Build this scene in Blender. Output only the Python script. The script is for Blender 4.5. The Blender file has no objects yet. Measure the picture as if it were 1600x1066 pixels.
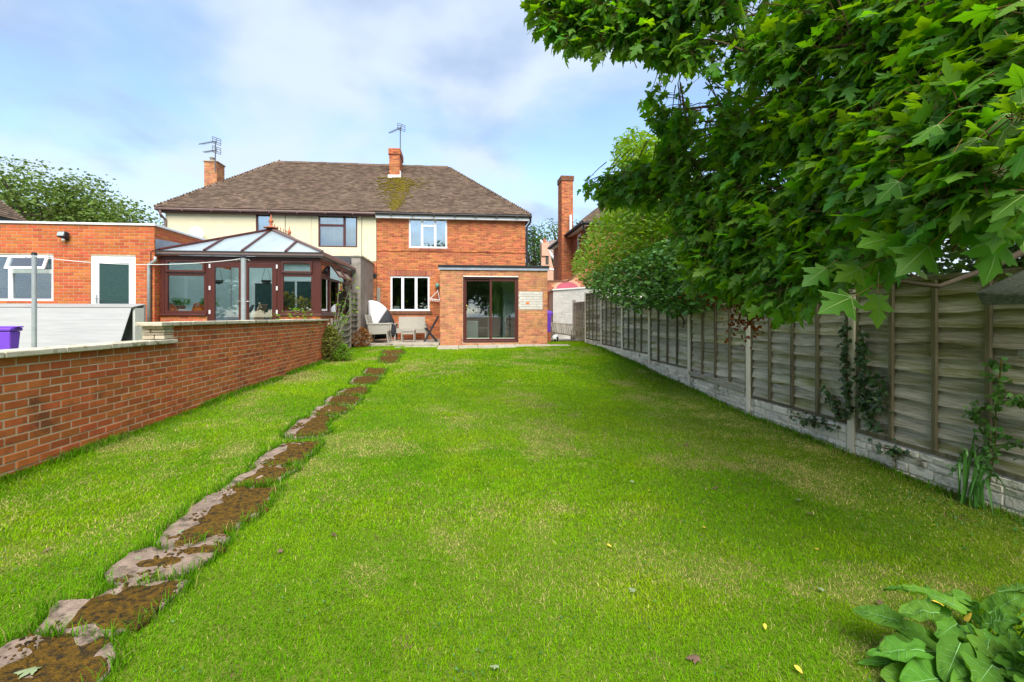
import bpy, math, random
import numpy as np
from mathutils import Vector, Matrix, noise as mnoise

random.seed(7)
rng = np.random.default_rng(7)
scene = bpy.context.scene
col = scene.collection

# ------------------------------------------------------------------ camera
EYE = 1.55                      # eye height over the lawn at the camera
FPX = 758.0                     # focal length in pixels of the 1600 px wide photograph
YAW = math.radians(6.1)         # the lens looks 6 degrees to the right of the garden's long axis
cam_data = bpy.data.cameras.new('camera')
cam = bpy.data.objects.new('camera', cam_data)
col.objects.link(cam)
cam.location = (0, 0, EYE)
cam.rotation_euler = (math.radians(90), 0, -YAW)
cam_data.sensor_width = 36.0
cam_data.lens = FPX / 1600 * 36
cam_data.shift_y = -39 / 1600
cam_data.clip_start = 0.05
cam_data.clip_end = 3000
scene.camera = cam

# ------------------------------------------------------------------ sky, sun, exposure
SUN_EL, SUN_AZ = math.radians(50), math.radians(178)      # azimuth clockwise from +Y: behind the camera, a little right
world = bpy.data.worlds.new('World')
scene.world = world
world.use_nodes = True
wn, wl = world.node_tree.nodes, world.node_tree.links
wn.clear()
w_out = wn.new('ShaderNodeOutputWorld')
w_bg = wn.new('ShaderNodeBackground')
w_bg.inputs['Strength'].default_value = 0.11
sky = wn.new('ShaderNodeTexSky')
sky.sky_type = 'NISHITA'
sky.sun_disc = False
sky.sun_elevation = SUN_EL
sky.sun_rotation = SUN_AZ
sky.air_density = 1.0
sky.dust_density = 0.3
sky.ozone_density = 2.2
tc = wn.new('ShaderNodeTexCoord')
sep = wn.new('ShaderNodeSeparateXYZ')
wl.new(tc.outputs['Generated'], sep.inputs[0])
zz = wn.new('ShaderNodeMath'); zz.operation = 'ABSOLUTE'; wl.new(sep.outputs['Z'], zz.inputs[0])
za = wn.new('ShaderNodeMath'); za.operation = 'ADD'; za.inputs[1].default_value = 0.32; wl.new(zz.outputs[0], za.inputs[0])
dx = wn.new('ShaderNodeMath'); dx.operation = 'DIVIDE'; wl.new(sep.outputs['X'], dx.inputs[0]); wl.new(za.outputs[0], dx.inputs[1])
dy = wn.new('ShaderNodeMath'); dy.operation = 'DIVIDE'; wl.new(sep.outputs['Y'], dy.inputs[0]); wl.new(za.outputs[0], dy.inputs[1])
cmb = wn.new('ShaderNodeCombineXYZ'); wl.new(dx.outputs[0], cmb.inputs[0]); wl.new(dy.outputs[0], cmb.inputs[1])
cmb.inputs[2].default_value = 3.7
cn = wn.new('ShaderNodeTexNoise')
cn.inputs['Scale'].default_value = 1.5
cn.inputs['Detail'].default_value = 5
cn.inputs['Roughness'].default_value = 0.52
cn.inputs['Distortion'].default_value = 0.35
wl.new(cmb.outputs[0], cn.inputs['Vector'])
cr = wn.new('ShaderNodeValToRGB')
cr.color_ramp.interpolation = 'EASE'
cr.color_ramp.elements[0].position = 0.35; cr.color_ramp.elements[0].color = (0.10, 0.10, 0.10, 1)
cr.color_ramp.elements[1].position = 0.57; cr.color_ramp.elements[1].color = (0.92, 0.92, 0.92, 1)
wl.new(cn.outputs['Fac'], cr.inputs['Fac'])
cmix = wn.new('ShaderNodeMix'); cmix.data_type = 'RGBA'
wl.new(cr.outputs['Color'], cmix.inputs['Factor'])
wl.new(sky.outputs[0], cmix.inputs['A'])
cn2 = wn.new('ShaderNodeTexNoise'); cn2.inputs['Scale'].default_value = 2.3; cn2.inputs['Detail'].default_value = 4
wl.new(cmb.outputs[0], cn2.inputs['Vector'])
cr2 = wn.new('ShaderNodeValToRGB'); cr2.color_ramp.interpolation = 'EASE'
cr2.color_ramp.elements[0].position = 0.36; cr2.color_ramp.elements[0].color = (1.50, 1.95, 2.80, 1)
cr2.color_ramp.elements[1].position = 0.60; cr2.color_ramp.elements[1].color = (2.55, 2.95, 3.45, 1)
wl.new(cn2.outputs['Fac'], cr2.inputs['Fac']); wl.new(cr2.outputs['Color'], cmix.inputs['B'])
wl.new(cmix.outputs['Result'], w_bg.inputs['Color'])
wl.new(w_bg.outputs[0], w_out.inputs['Surface'])

sun_data = bpy.data.lights.new('sun', 'SUN')
sun_data.energy = 2.6
sun_data.angle = math.radians(48)
sun_data.color = (1.0, 0.955, 0.88)
sun = bpy.data.objects.new('sun', sun_data)
col.objects.link(sun)
sdir = Vector((math.sin(SUN_AZ) * math.cos(SUN_EL), math.cos(SUN_AZ) * math.cos(SUN_EL), math.sin(SUN_EL)))
sun.rotation_euler = sdir.to_track_quat('Z', 'Y').to_euler()
sun.location = (0, -5, 30)

scene.view_settings.view_transform = 'Standard'
scene.view_settings.look = 'None'
scene.view_settings.exposure = 1.52
scene.view_settings.gamma = 1.0
scene.view_settings.use_curve_mapping = False

# ------------------------------------------------------------------ survey helpers: photograph measurements -> metres
FW = Vector((math.sin(YAW), math.cos(YAW), 0)); RT = Vector((math.cos(YAW), -math.sin(YAW), 0)); UP = Vector((0, 0, 1))
ORI = Vector((0, 0, EYE))
def ray(u, v): return FW + RT * ((u - 800) / FPX) + UP * ((494 - v) / FPX)
def at_y(u, v, y):
    d = ray(u, v); return ORI + d * (y / d.y)
def at_x(u, v, x):
    d = ray(u, v); return ORI + d * (x / d.x)
def at_d(u, v, depth): return ORI + ray(u, v) * depth
def Z(rel): return EYE + rel       # height relative to the eye -> world height

_RY = [-8, 1, 5, 6.94, 8.86, 10.84, 12.73, 14.7, 16.6, 20, 60]
_RZ = [-1.75, -1.64, -1.556, -1.485, -1.37, -1.24, -1.12, -0.99, -0.93, -0.90, -0.90]
_LY = [-8, 1, 4.46, 9.26, 12.8, 15, 16, 20, 60]
_LZ = [-1.60, -1.45, -1.37, -1.265, -1.16, -1.02, -0.97, -0.92, -0.90]
def gz_np(x, y):
    l = np.interp(y, _LY, _LZ); r = np.interp(y, _RY, _RZ)
    t = np.clip((np.asarray(x) + 3.7) / 8.1, 0, 1)
    wob = 0.012 * np.sin(1.3 * np.asarray(x) + 0.7 * np.asarray(y)) + 0.010 * np.sin(2.1 * np.asarray(y) - 0.9 * np.asarray(x))
    return EYE + l * (1 - t) + r * t + wob
def gz(x, y): return float(gz_np(np.array([x]), np.array([y]))[0])
def on_ground(u, v, lift=0.0):
    d = ray(u, v); t = 3.0
    for _ in range(40):
        p = ORI + d * t
        t += (p.z - (gz(p.x, p.y) + lift)) / (-d.z) * 0.8
    return ORI + d * t

# ------------------------------------------------------------------ materials
MATS = {}
def lin(r, g, b):
    return tuple(((c / 255) / 12.92 if c / 255 <= 0.04045 else ((c / 255 + 0.055) / 1.055) ** 2.4) for c in (r, g, b))
def mat(name, c1, c2=None, scale=4.0, rough=0.75, bump=0.0, bscale=60.0, spec=0.3, metal=0.0, vary=0.0, stretch=(1, 1, 1),
        detail=5, c3=None, cover=0.5, c3scale=2.0, transl=0.0, hue=0.0, coord='pos', sheen=None, contrast=0.25):
    """noise between c1 and c2, optional blotches of c3, brightness varied per piece, fine bump"""
    if name in MATS: return MATS[name]
    m = bpy.data.materials.new(name); m.use_nodes = True
    n, l = m.node_tree.nodes, m.node_tree.links
    b = n['Principled BSDF']
    b.inputs['Roughness'].default_value = rough
    b.inputs['Metallic'].default_value = metal
    b.inputs['Specular IOR Level'].default_value = spec
    c1 = tuple(c1) + (1,); c2 = tuple(c2 or c1[:3]) + (1,)
    if coord == 'pos':
        g = n.new('ShaderNodeNewGeometry'); vec = g.outputs['Position']
    else:
        g = n.new('ShaderNodeTexCoord'); vec = g.outputs['Object']
    if stretch != (1, 1, 1):
        mp = n.new('ShaderNodeMapping'); mp.inputs['Scale'].default_value = stretch
        l.new(vec, mp.inputs['Vector']); vec = mp.outputs[0]
    nz = n.new('ShaderNodeTexNoise'); nz.inputs['Scale'].default_value = scale; nz.inputs['Detail'].default_value = detail
    nz.inputs['Roughness'].default_value = 0.62
    l.new(vec, nz.inputs['Vector'])
    rp = n.new('ShaderNodeValToRGB')
    rp.color_ramp.elements[0].position = 0.5 - contrast; rp.color_ramp.elements[0].color = c1
    rp.color_ramp.elements[1].position = 0.5 + contrast; rp.color_ramp.elements[1].color = c2
    l.new(nz.outputs['Fac'], rp.inputs['Fac'])
    out = rp.outputs['Color']
    if c3 is not None:
        n3 = n.new('ShaderNodeTexNoise'); n3.inputs['Scale'].default_value = c3scale; n3.inputs['Detail'].default_value = 8
        n3.inputs['Roughness'].default_value = 0.7
        l.new(vec, n3.inputs['Vector'])
        r3 = n.new('ShaderNodeValToRGB')
        r3.color_ramp.elements[0].position = 1 - cover - 0.06; r3.color_ramp.elements[0].color = (0, 0, 0, 1)
        r3.color_ramp.elements[1].position = 1 - cover + 0.06; r3.color_ramp.elements[1].color = (1, 1, 1, 1)
        l.new(n3.outputs['Fac'], r3.inputs['Fac'])
        mx = n.new('ShaderNodeMix'); mx.data_type = 'RGBA'
        l.new(r3.outputs['Color'], mx.inputs['Factor']); l.new(out, mx.inputs['A']); mx.inputs['B'].default_value = tuple(c3) + (1,)
        out = mx.outputs['Result']
    if vary > 0 or hue > 0:
        oi = n.new('ShaderNodeObjectInfo'); ge = n.new('ShaderNodeNewGeometry')
        ad = n.new('ShaderNodeMath'); ad.operation = 'ADD'
        l.new(oi.outputs['Random'], ad.inputs[0]); l.new(ge.outputs['Random Per Island'], ad.inputs[1])
        fr = n.new('ShaderNodeMath'); fr.operation = 'FRACT'; l.new(ad.outputs[0], fr.inputs[0])
        mr = n.new('ShaderNodeMapRange'); mr.inputs['To Min'].default_value = 1 - vary; mr.inputs['To Max'].default_value = 1 + vary
        l.new(fr.outputs[0], mr.inputs['Value'])
        hs = n.new('ShaderNodeHueSaturation'); l.new(mr.outputs[0], hs.inputs['Value']); l.new(out, hs.inputs['Color'])
        if hue > 0:
            m2 = n.new('ShaderNodeMath'); m2.operation = 'MULTIPLY'; m2.inputs[1].default_value = 7.31; l.new(fr.outputs[0], m2.inputs[0])
            f2 = n.new('ShaderNodeMath'); f2.operation = 'FRACT'; l.new(m2.outputs[0], f2.inputs[0])
            mh = n.new('ShaderNodeMapRange'); mh.inputs['To Min'].default_value = 0.5 - hue; mh.inputs['To Max'].default_value = 0.5 + hue
            l.new(f2.outputs[0], mh.inputs['Value']); l.new(mh.outputs[0], hs.inputs['Hue'])
        out = hs.outputs['Color']
    l.new(out, b.inputs['Base Color'])
    if bump > 0:
        nb = n.new('ShaderNodeTexNoise'); nb.inputs['Scale'].default_value = bscale; nb.inputs['Detail'].default_value = 6
        l.new(vec, nb.inputs['Vector'])
        bp = n.new('ShaderNodeBump'); bp.inputs['Strength'].default_value = min(1, bump); bp.inputs['Distance'].default_value = 0.01
        l.new(nb.outputs['Fac'], bp.inputs['Height']); l.new(bp.outputs[0], b.inputs['Normal'])
    if transl > 0:
        tr = n.new('ShaderNodeBsdfTranslucent')
        br = n.new('ShaderNodeHueSaturation'); br.inputs['Value'].default_value = 1.7; br.inputs['Saturation'].default_value = 1.1
        br.inputs['Hue'].default_value = 0.485
        l.new(out, br.inputs['Color']); l.new(br.outputs[0], tr.inputs['Color'])
        ms = n.new('ShaderNodeMixShader'); ms.inputs[0].default_value = transl
        l.new(b.outputs[0], ms.inputs[1]); l.new(tr.outputs[0], ms.inputs[2])
        l.new(ms.outputs[0], n['Material Output'].inputs['Surface'])
    MATS[name] = m
    return m
def glass_mat(name, refl=0.16, tint=(0.86, 0.93, 0.9), rough=0.01):
    m = bpy.data.materials.new(name); m.use_nodes = True
    n, l = m.node_tree.nodes, m.node_tree.links
    n.remove(n['Principled BSDF'])
    t = n.new('ShaderNodeBsdfTransparent'); t.inputs[0].default_value = tint + (1,)
    g = n.new('ShaderNodeBsdfGlossy'); g.inputs['Roughness'].default_value = rough; g.inputs[0].default_value = (1, 1, 1, 1)
    fr = n.new('ShaderNodeFresnel'); fr.inputs['IOR'].default_value = 1.5
    ad = n.new('ShaderNodeMath'); ad.operation = 'ADD'; ad.inputs[1].default_value = refl - 0.04; ad.use_clamp = True
    l.new(fr.outputs[0], ad.inputs[0])
    ms = n.new('ShaderNodeMixShader'); l.new(ad.outputs[0], ms.inputs[0]); l.new(t.outputs[0], ms.inputs[1]); l.new(g.outputs[0], ms.inputs[2])
    l.new(ms.outputs[0], n['Material Output'].inputs['Surface'])
    return m
def attr_mat(name, attr='Col', rough=0.6, transl=0.3, spec=0.25):
    m = bpy.data.materials.new(name); m.use_nodes = True
    n, l = m.node_tree.nodes, m.node_tree.links
    b = n['Principled BSDF']; b.inputs['Roughness'].default_value = rough; b.inputs['Specular IOR Level'].default_value = spec
    a = n.new('ShaderNodeAttribute'); a.attribute_name = attr
    l.new(a.outputs['Color'], b.inputs['Base Color'])
    tr = n.new('ShaderNodeBsdfTranslucent'); l.new(a.outputs['Color'], tr.inputs['Color'])
    ms = n.new('ShaderNodeMixShader'); ms.inputs[0].default_value = transl
    l.new(b.outputs[0], ms.inputs[1]); l.new(tr.outputs[0], ms.inputs[2])
    l.new(ms.outputs[0], n['Material Output'].inputs['Surface'])
    return m

M = {}
M['brick_garden'] = mat('brick_garden', (0.38, 0.092, 0.026), (0.50, 0.138, 0.040), 9, 0.85, 0.5, 90, 0.2, vary=0.20, hue=0.008, c3=(0.21, 0.066, 0.030), cover=0.40, c3scale=2.4)
M['brick_out'] = mat('brick_out', (0.41, 0.098, 0.030), (0.52, 0.140, 0.045), 8, 0.85, 0.4, 90, 0.2, vary=0.18, hue=0.012)
M['brick_ext'] = mat('brick_ext', (0.43, 0.175, 0.075), (0.54, 0.24, 0.11), 7, 0.88, 0.5, 70, 0.2, vary=0.20, hue=0.014, c3=(0.30, 0.14, 0.075), cover=0.44, c3scale=5)
M['brick_house'] = mat('brick_house', (0.42, 0.125, 0.045), (0.52, 0.18, 0.072), 7, 0.88, 0.5, 60, 0.2, vary=0.26, hue=0.012, c3=(0.15, 0.052, 0.028), cover=0.43, c3scale=6, stretch=(0.5, 0.5, 3.5))
M['brick_brown'] = mat('brick_brown', (0.26, 0.085, 0.045), (0.36, 0.13, 0.07), 7, 0.88, 0.4, 60, 0.2, vary=0.25, hue=0.012)
M['brick_pale'] = mat('brick_pale', (0.50, 0.27, 0.18), (0.62, 0.38, 0.27), 7, 0.9, 0.4, 60, 0.2, vary=0.15)
M['brick_dark'] = mat('brick_dark', (0.13, 0.062, 0.035), (0.21, 0.09, 0.05), 9, 0.88, 0.4, 60, 0.2, vary=0.2)
M['mortar'] = mat('mortar', (0.44, 0.32, 0.21), (0.60, 0.47, 0.34), 12, 0.95, 0.4, 120, 0.1)
M['mortar_orange'] = mat('mortar_orange', (0.44, 0.22, 0.12), (0.52, 0.30, 0.18), 12, 0.95, 0.3, 120, 0.1)
M['mortar_grey'] = mat('mortar_grey', (0.36, 0.26, 0.18), (0.44, 0.33, 0.24), 12, 0.95, 0.3, 120, 0.1)
M['coping'] = mat('coping', (0.42, 0.37, 0.27), (0.60, 0.55, 0.44), 6, 0.9, 0.7, 60, 0.2, c3=(0.16, 0.14, 0.06), cover=0.42, c3scale=9, vary=0.08)
M['stone'] = mat('stone', (0.44, 0.38, 0.27), (0.62, 0.54, 0.40), 9, 0.9, 0.7, 50, 0.2, vary=0.15, c3=(0.20, 0.17, 0.09), cover=0.36, c3scale=7)
M['cream'] = mat('cream', (0.61, 0.555, 0.36), (0.67, 0.615, 0.42), 3, 0.85, 0.25, 90, 0.2, c3=(0.58, 0.525, 0.35), cover=0.35, c3scale=1.2)
M['tile'] = mat('tile', (0.095, 0.066, 0.047), (0.175, 0.122, 0.086), 2.2, 0.9, 0.5, 60, 0.15, vary=0.30, hue=0.01, c3=(0.085, 0.062, 0.045), cover=0.33, c3scale=5)
M['tile_far'] = mat('tile_far', (0.22, 0.17, 0.15), (0.30, 0.23, 0.20), 2.2, 0.9, 0.3, 60, 0.15, vary=0.2)
M['moss'] = mat('moss', (0.10, 0.080, 0.014), (0.20, 0.15, 0.016), 14, 0.95, 1.0, 80, 0.1, c3=(0.10, 0.09, 0.015), cover=0.4, c3scale=12)
M['brown'] = mat('brown_upvc', (0.062, 0.014, 0.010), (0.085, 0.020, 0.014), 20, 0.38, 0.05, 90, 0.45, stretch=(1, 1, 0.1))
M['brown_light'] = mat('brown_gutter', (0.14, 0.085, 0.075), (0.20, 0.13, 0.115), 6, 0.45, 0.05, 60, 0.4)
M['black'] = mat('black_plastic', (0.012, 0.013, 0.015), (0.022, 0.022, 0.024), 10, 0.5, 0.1, 60, 0.4)
M['felt'] = mat('felt', (0.030, 0.031, 0.033), (0.055, 0.055, 0.055), 10, 0.85, 0.4, 120, 0.2)
M['white'] = mat('white_upvc', (0.74, 0.76, 0.77), (0.82, 0.83, 0.83), 3, 0.35, 0.0, 60, 0.45)
M['white_dirty'] = mat('white_paint_worn', (0.62, 0.62, 0.57), (0.76, 0.76, 0.72), 4, 0.7, 0.2, 60, 0.3, c3=(0.40, 0.40, 0.34), cover=0.3, c3scale=3)
M['white_brick'] = mat('white_brick', (0.46, 0.44, 0.39), (0.60, 0.58, 0.53), 6, 0.75, 0.3, 60, 0.25, vary=0.06)
M['grey_metal'] = mat('grey_metal', (0.30, 0.33, 0.34), (0.42, 0.45, 0.46), 8, 0.42, 0.05, 60, 0.5, metal=0.3)
M['aerial'] = mat('aerial_metal', (0.07, 0.075, 0.085), (0.12, 0.125, 0.14), 6, 0.5, 0, 30, 0.4)
M['lead'] = mat('lead', (0.22, 0.25, 0.30), (0.34, 0.38, 0.44), 6, 0.55, 0.2, 30, 0.4)
M['render_grey'] = mat('render_grey', (0.22, 0.19, 0.16), (0.33, 0.29, 0.25), 3, 0.95, 0.5, 70, 0.1, c3=(0.15, 0.14, 0.11), cover=0.38, c3scale=2)
M['concrete'] = mat('concrete', (0.64, 0.57, 0.45), (0.80, 0.72, 0.59), 4, 0.9, 0.4, 90, 0.2, c3=(0.36, 0.34, 0.24), cover=0.32, c3scale=2.5, vary=0.08, stretch=(1, 1, 0.35))
M['gravel_board'] = mat('gravel_board', (0.62, 0.57, 0.46), (0.82, 0.77, 0.66), 9, 0.92, 1.0, 30, 0.2, vary=0.16, c3=(0.22, 0.20, 0.12), cover=0.42, c3scale=4)
M['slab'] = mat('slab', (0.17, 0.118, 0.088), (0.33, 0.245, 0.19), 16, 0.93, 1.0, 75, 0.2, vary=0.08, c3=(0.075, 0.062, 0.040), cover=0.43, c3scale=9)
M['slab_moss'] = mat('slab_moss', (0.045, 0.030, 0.012), (0.175, 0.095, 0.012), 34, 0.97, 1.0, 120, 0.05, vary=0.12, c3=(0.030, 0.024, 0.014), cover=0.46, c3scale=26)
M['patio'] = mat('patio', (0.30, 0.26, 0.20), (0.44, 0.39, 0.32), 5, 0.93, 0.6, 60, 0.2, vary=0.1, c3=(0.17, 0.16, 0.09), cover=0.4, c3scale=4)
M['soil'] = mat('soil', (0.075, 0.115, 0.012), (0.13, 0.19, 0.018), 6, 0.98, 0.8, 50, 0.05, c3=(0.11, 0.085, 0.035), cover=0.38, c3scale=3)
M['earth'] = mat('earth', (0.075, 0.05, 0.03), (0.13, 0.09, 0.055), 6, 0.98, 0.8, 50, 0.05)
M['paving_far'] = mat('paving_far', (0.30, 0.28, 0.25), (0.40, 0.37, 0.33), 3, 0.95, 0.3, 50, 0.1)
M['wood'] = mat('fence_wood', (0.26, 0.235, 0.18), (0.60, 0.55, 0.45), 6, 0.9, 1.0, 16, 0.15, vary=0.34, hue=0.010, stretch=(1.0, 0.6, 9.0), c3=(0.235, 0.225, 0.095), cover=0.46, c3scale=1.3)
M['wood_batten'] = mat('fence_batten', (0.10, 0.088, 0.05), (0.19, 0.165, 0.105), 5, 0.9, 0.5, 22, 0.15, vary=0.2, stretch=(4, 4, 0.5))
M['wood_grey'] = mat('wood_grey', (0.21, 0.185, 0.145), (0.34, 0.305, 0.25), 6, 0.9, 0.5, 25, 0.15, vary=0.25, stretch=(3, 3, 1))
M['bark'] = mat('bark', (0.055, 0.042, 0.028), (0.12, 0.095, 0.065), 12, 0.95, 0.9, 30, 0.1, stretch=(1, 1, 0.3))
M['twig'] = mat('twig', (0.10, 0.055, 0.03), (0.17, 0.10, 0.05), 12, 0.8, 0.3, 30, 0.2)
M['purple'] = mat('purple_plastic', (0.17, 0.055, 0.55), (0.21, 0.075, 0.62), 5, 0.45, 0.05, 60, 0.4)
M['panel'] = mat('ribbed_panel', (0.27, 0.27, 0.265), (0.36, 0.36, 0.355), 3, 0.6, 0.1, 40, 0.3, stretch=(0.4, 1, 9), c3=(0.36, 0.36, 0.34), cover=0.34, c3scale=2)
M['wicker'] = mat('wicker_grey', (0.27, 0.255, 0.21), (0.37, 0.345, 0.29), 30, 0.7, 0.6, 160, 0.3)
M['fabric_white'] = mat('fabric_white', (0.72, 0.74, 0.78), (0.84, 0.85, 0.88), 3, 0.8, 0.1, 60, 0.2)
M['fabric_dark'] = mat('fabric_dark', (0.022, 0.024, 0.028), (0.045, 0.048, 0.055), 6, 0.8, 0.1, 60, 0.2)
M['orange'] = mat('orange_cane', (0.70, 0.13, 0.02), (0.85, 0.24, 0.04), 20, 0.6, 0.3, 80, 0.3)
M['terracotta'] = mat('terracotta', (0.34, 0.11, 0.055), (0.45, 0.16, 0.08), 8, 0.8, 0.2, 60, 0.2)
M['mint'] = mat('mint_paint', (0.60, 0.72, 0.70), (0.68, 0.79, 0.76), 2, 0.6, 0, 60, 0.3)
M['room'] = mat('room_wall', (0.50, 0.52, 0.50), (0.58, 0.59, 0.56), 2, 0.8, 0, 60, 0.2)
M['carpet'] = mat('carpet', (0.10, 0.095, 0.085), (0.15, 0.14, 0.125), 8, 0.95, 0.3, 90, 0.1)
M['blind'] = mat('blind', (0.55, 0.58, 0.58), (0.64, 0.66, 0.66), 3, 0.8, 0, 60, 0.2)
M['dark_slat'] = mat('dark_slat', (0.05, 0.045, 0.035), (0.09, 0.08, 0.06), 6, 0.7, 0.1, 60, 0.2)
M['brass'] = mat('brass', (0.62, 0.42, 0.10), (0.75, 0.52, 0.16), 6, 0.3, 0, 60, 0.5, metal=0.9)
M['chrome'] = mat('chrome', (0.62, 0.62, 0.62), (0.72, 0.72, 0.72), 6, 0.25, 0, 60, 0.5, metal=0.9)
M['green_paint'] = mat('green_plastic', (0.10, 0.24, 0.17), (0.14, 0.30, 0.22), 6, 0.5, 0, 60, 0.4)
M['pink'] = mat('pink_door', (0.36, 0.07, 0.10), (0.42, 0.09, 0.13), 4, 0.6, 0.1, 60, 0.3)
M['grey_cloth'] = mat('grey_cloth', (0.10, 0.105, 0.115), (0.16, 0.165, 0.175), 9, 0.9, 0.3, 90, 0.1)
M['blue_cloth'] = mat('blue_cloth', (0.42, 0.55, 0.68), (0.50, 0.62, 0.74), 4, 0.85, 0.1, 60, 0.1)
M['door_glass'] = mat('obscure_glass', (0.020, 0.050, 0.046), (0.035, 0.075, 0.068), 30, 0.14, 0.5, 60, 0.6)
M['lamp_glass'] = mat('lamp_glass', (0.30, 0.38, 0.40), (0.40, 0.48, 0.50), 6, 0.15, 0, 60, 0.6)
M['glass'] = glass_mat('glass', 0.17)
M['glass_bright'] = glass_mat('glass_bright', 0.30, (0.80, 0.88, 0.88))
M['glass_cons'] = glass_mat('glass_conservatory', 0.10, (0.92, 0.98, 0.97))
M['leaf_maple'] = mat('leaf_maple', (0.065, 0.185, 0.020), (0.145, 0.305, 0.028), 3, 0.48, 0.15, 25, 0.32, vary=0.30, hue=0.022, transl=0.52)
M['leaf_vein'] = mat('leaf_vein', (0.20, 0.32, 0.08), (0.25, 0.36, 0.10), 5, 0.6)
M['petiole'] = mat('petiole', (0.38, 0.26, 0.07), (0.42, 0.16, 0.06), 5, 0.6)
M['broad_vein'] = mat('broad_vein', (0.17, 0.37, 0.11), (0.20, 0.40, 0.13), 5, 0.6)
M['leaf_holly'] = mat('leaf_holly', (0.050, 0.135, 0.020), (0.080, 0.19, 0.028), 3, 0.40, 0, 25, 0.35, vary=0.40, hue=0.015, transl=0.18)
M['leaf_gold'] = mat('leaf_gold', (0.085, 0.22, 0.018), (0.205, 0.32, 0.024), 2, 0.5, 0, 25, 0.3, vary=0.28, hue=0.022, transl=0.38)
M['leaf_oak'] = mat('leaf_oak', (0.085, 0.145, 0.028), (0.16, 0.235, 0.05), 0.8, 0.6, 0, 25, 0.3, vary=0.32, hue=0.014, transl=0.28)
M['leaf_dark'] = mat('leaf_dark', (0.035, 0.085, 0.015), (0.07, 0.14, 0.025), 0.8, 0.6, 0, 25, 0.3, vary=0.35, hue=0.014, transl=0.25)
M['leaf_ash'] = mat('leaf_ash', (0.075, 0.135, 0.035), (0.15, 0.20, 0.055), 0.8, 0.6, 0, 25, 0.3, vary=0.3, hue=0.014, transl=0.3)
M['leaf_broad'] = mat('leaf_broad', (0.070, 0.185, 0.018), (0.115, 0.265, 0.030), 7, 0.72, 0.6, 30, 0.12, vary=0.18, hue=0.012, transl=0.30)
M['leaf_ivy'] = mat('leaf_ivy', (0.020, 0.055, 0.014), (0.045, 0.095, 0.024), 8, 0.4, 0, 25, 0.45, vary=0.35, hue=0.012, transl=0.12)
M['leaf_strap'] = mat('leaf_strap', (0.040, 0.135, 0.022), (0.075, 0.20, 0.035), 5, 0.42, 0, 25, 0.4, vary=0.2, transl=0.25)
M['leaf_pot'] = mat('leaf_pot', (0.06, 0.22, 0.02), (0.12, 0.33, 0.03), 5, 0.5, 0, 25, 0.3, vary=0.25, transl=0.3)
M['leaf_weed'] = mat('leaf_weed', (0.085, 0.125, 0.018), (0.20, 0.20, 0.035), 5, 0.6, 0, 25, 0.2, vary=0.3, hue=0.02, transl=0.25)
M['leaf_rust'] = mat('leaf_rust', (0.22, 0.085, 0.03), (0.30, 0.16, 0.04), 5, 0.7, 0, 25, 0.2, vary=0.35, hue=0.02, transl=0.2)
M['seed'] = mat('seed_rust', (0.17, 0.045, 0.015), (0.26, 0.08, 0.025), 9, 0.7, 0, 25, 0.2, vary=0.3, transl=0.2)
M['leaf_yellow'] = mat('leaf_yellow', (0.62, 0.40, 0.04), (0.72, 0.52, 0.08), 9, 0.6, 0, 25, 0.2, vary=0.15)
M['leaf_brown'] = mat('leaf_brown', (0.11, 0.065, 0.045), (0.20, 0.13, 0.09), 9, 0.8, 0, 25, 0.1, vary=0.2)
M['leaf_pale'] = mat('leaf_pale', (0.17, 0.22, 0.10), (0.26, 0.31, 0.16), 9, 0.7, 0, 25, 0.2, vary=0.15)
M['blossom'] = mat('dry_grass_heads', (0.52, 0.33, 0.06), (0.65, 0.46, 0.10), 9, 0.8, 0, 25, 0.2, vary=0.25, transl=0.2)
M['grass'] = attr_mat('grass', 'Col', 0.7, 0.45, 0.06)

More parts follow.
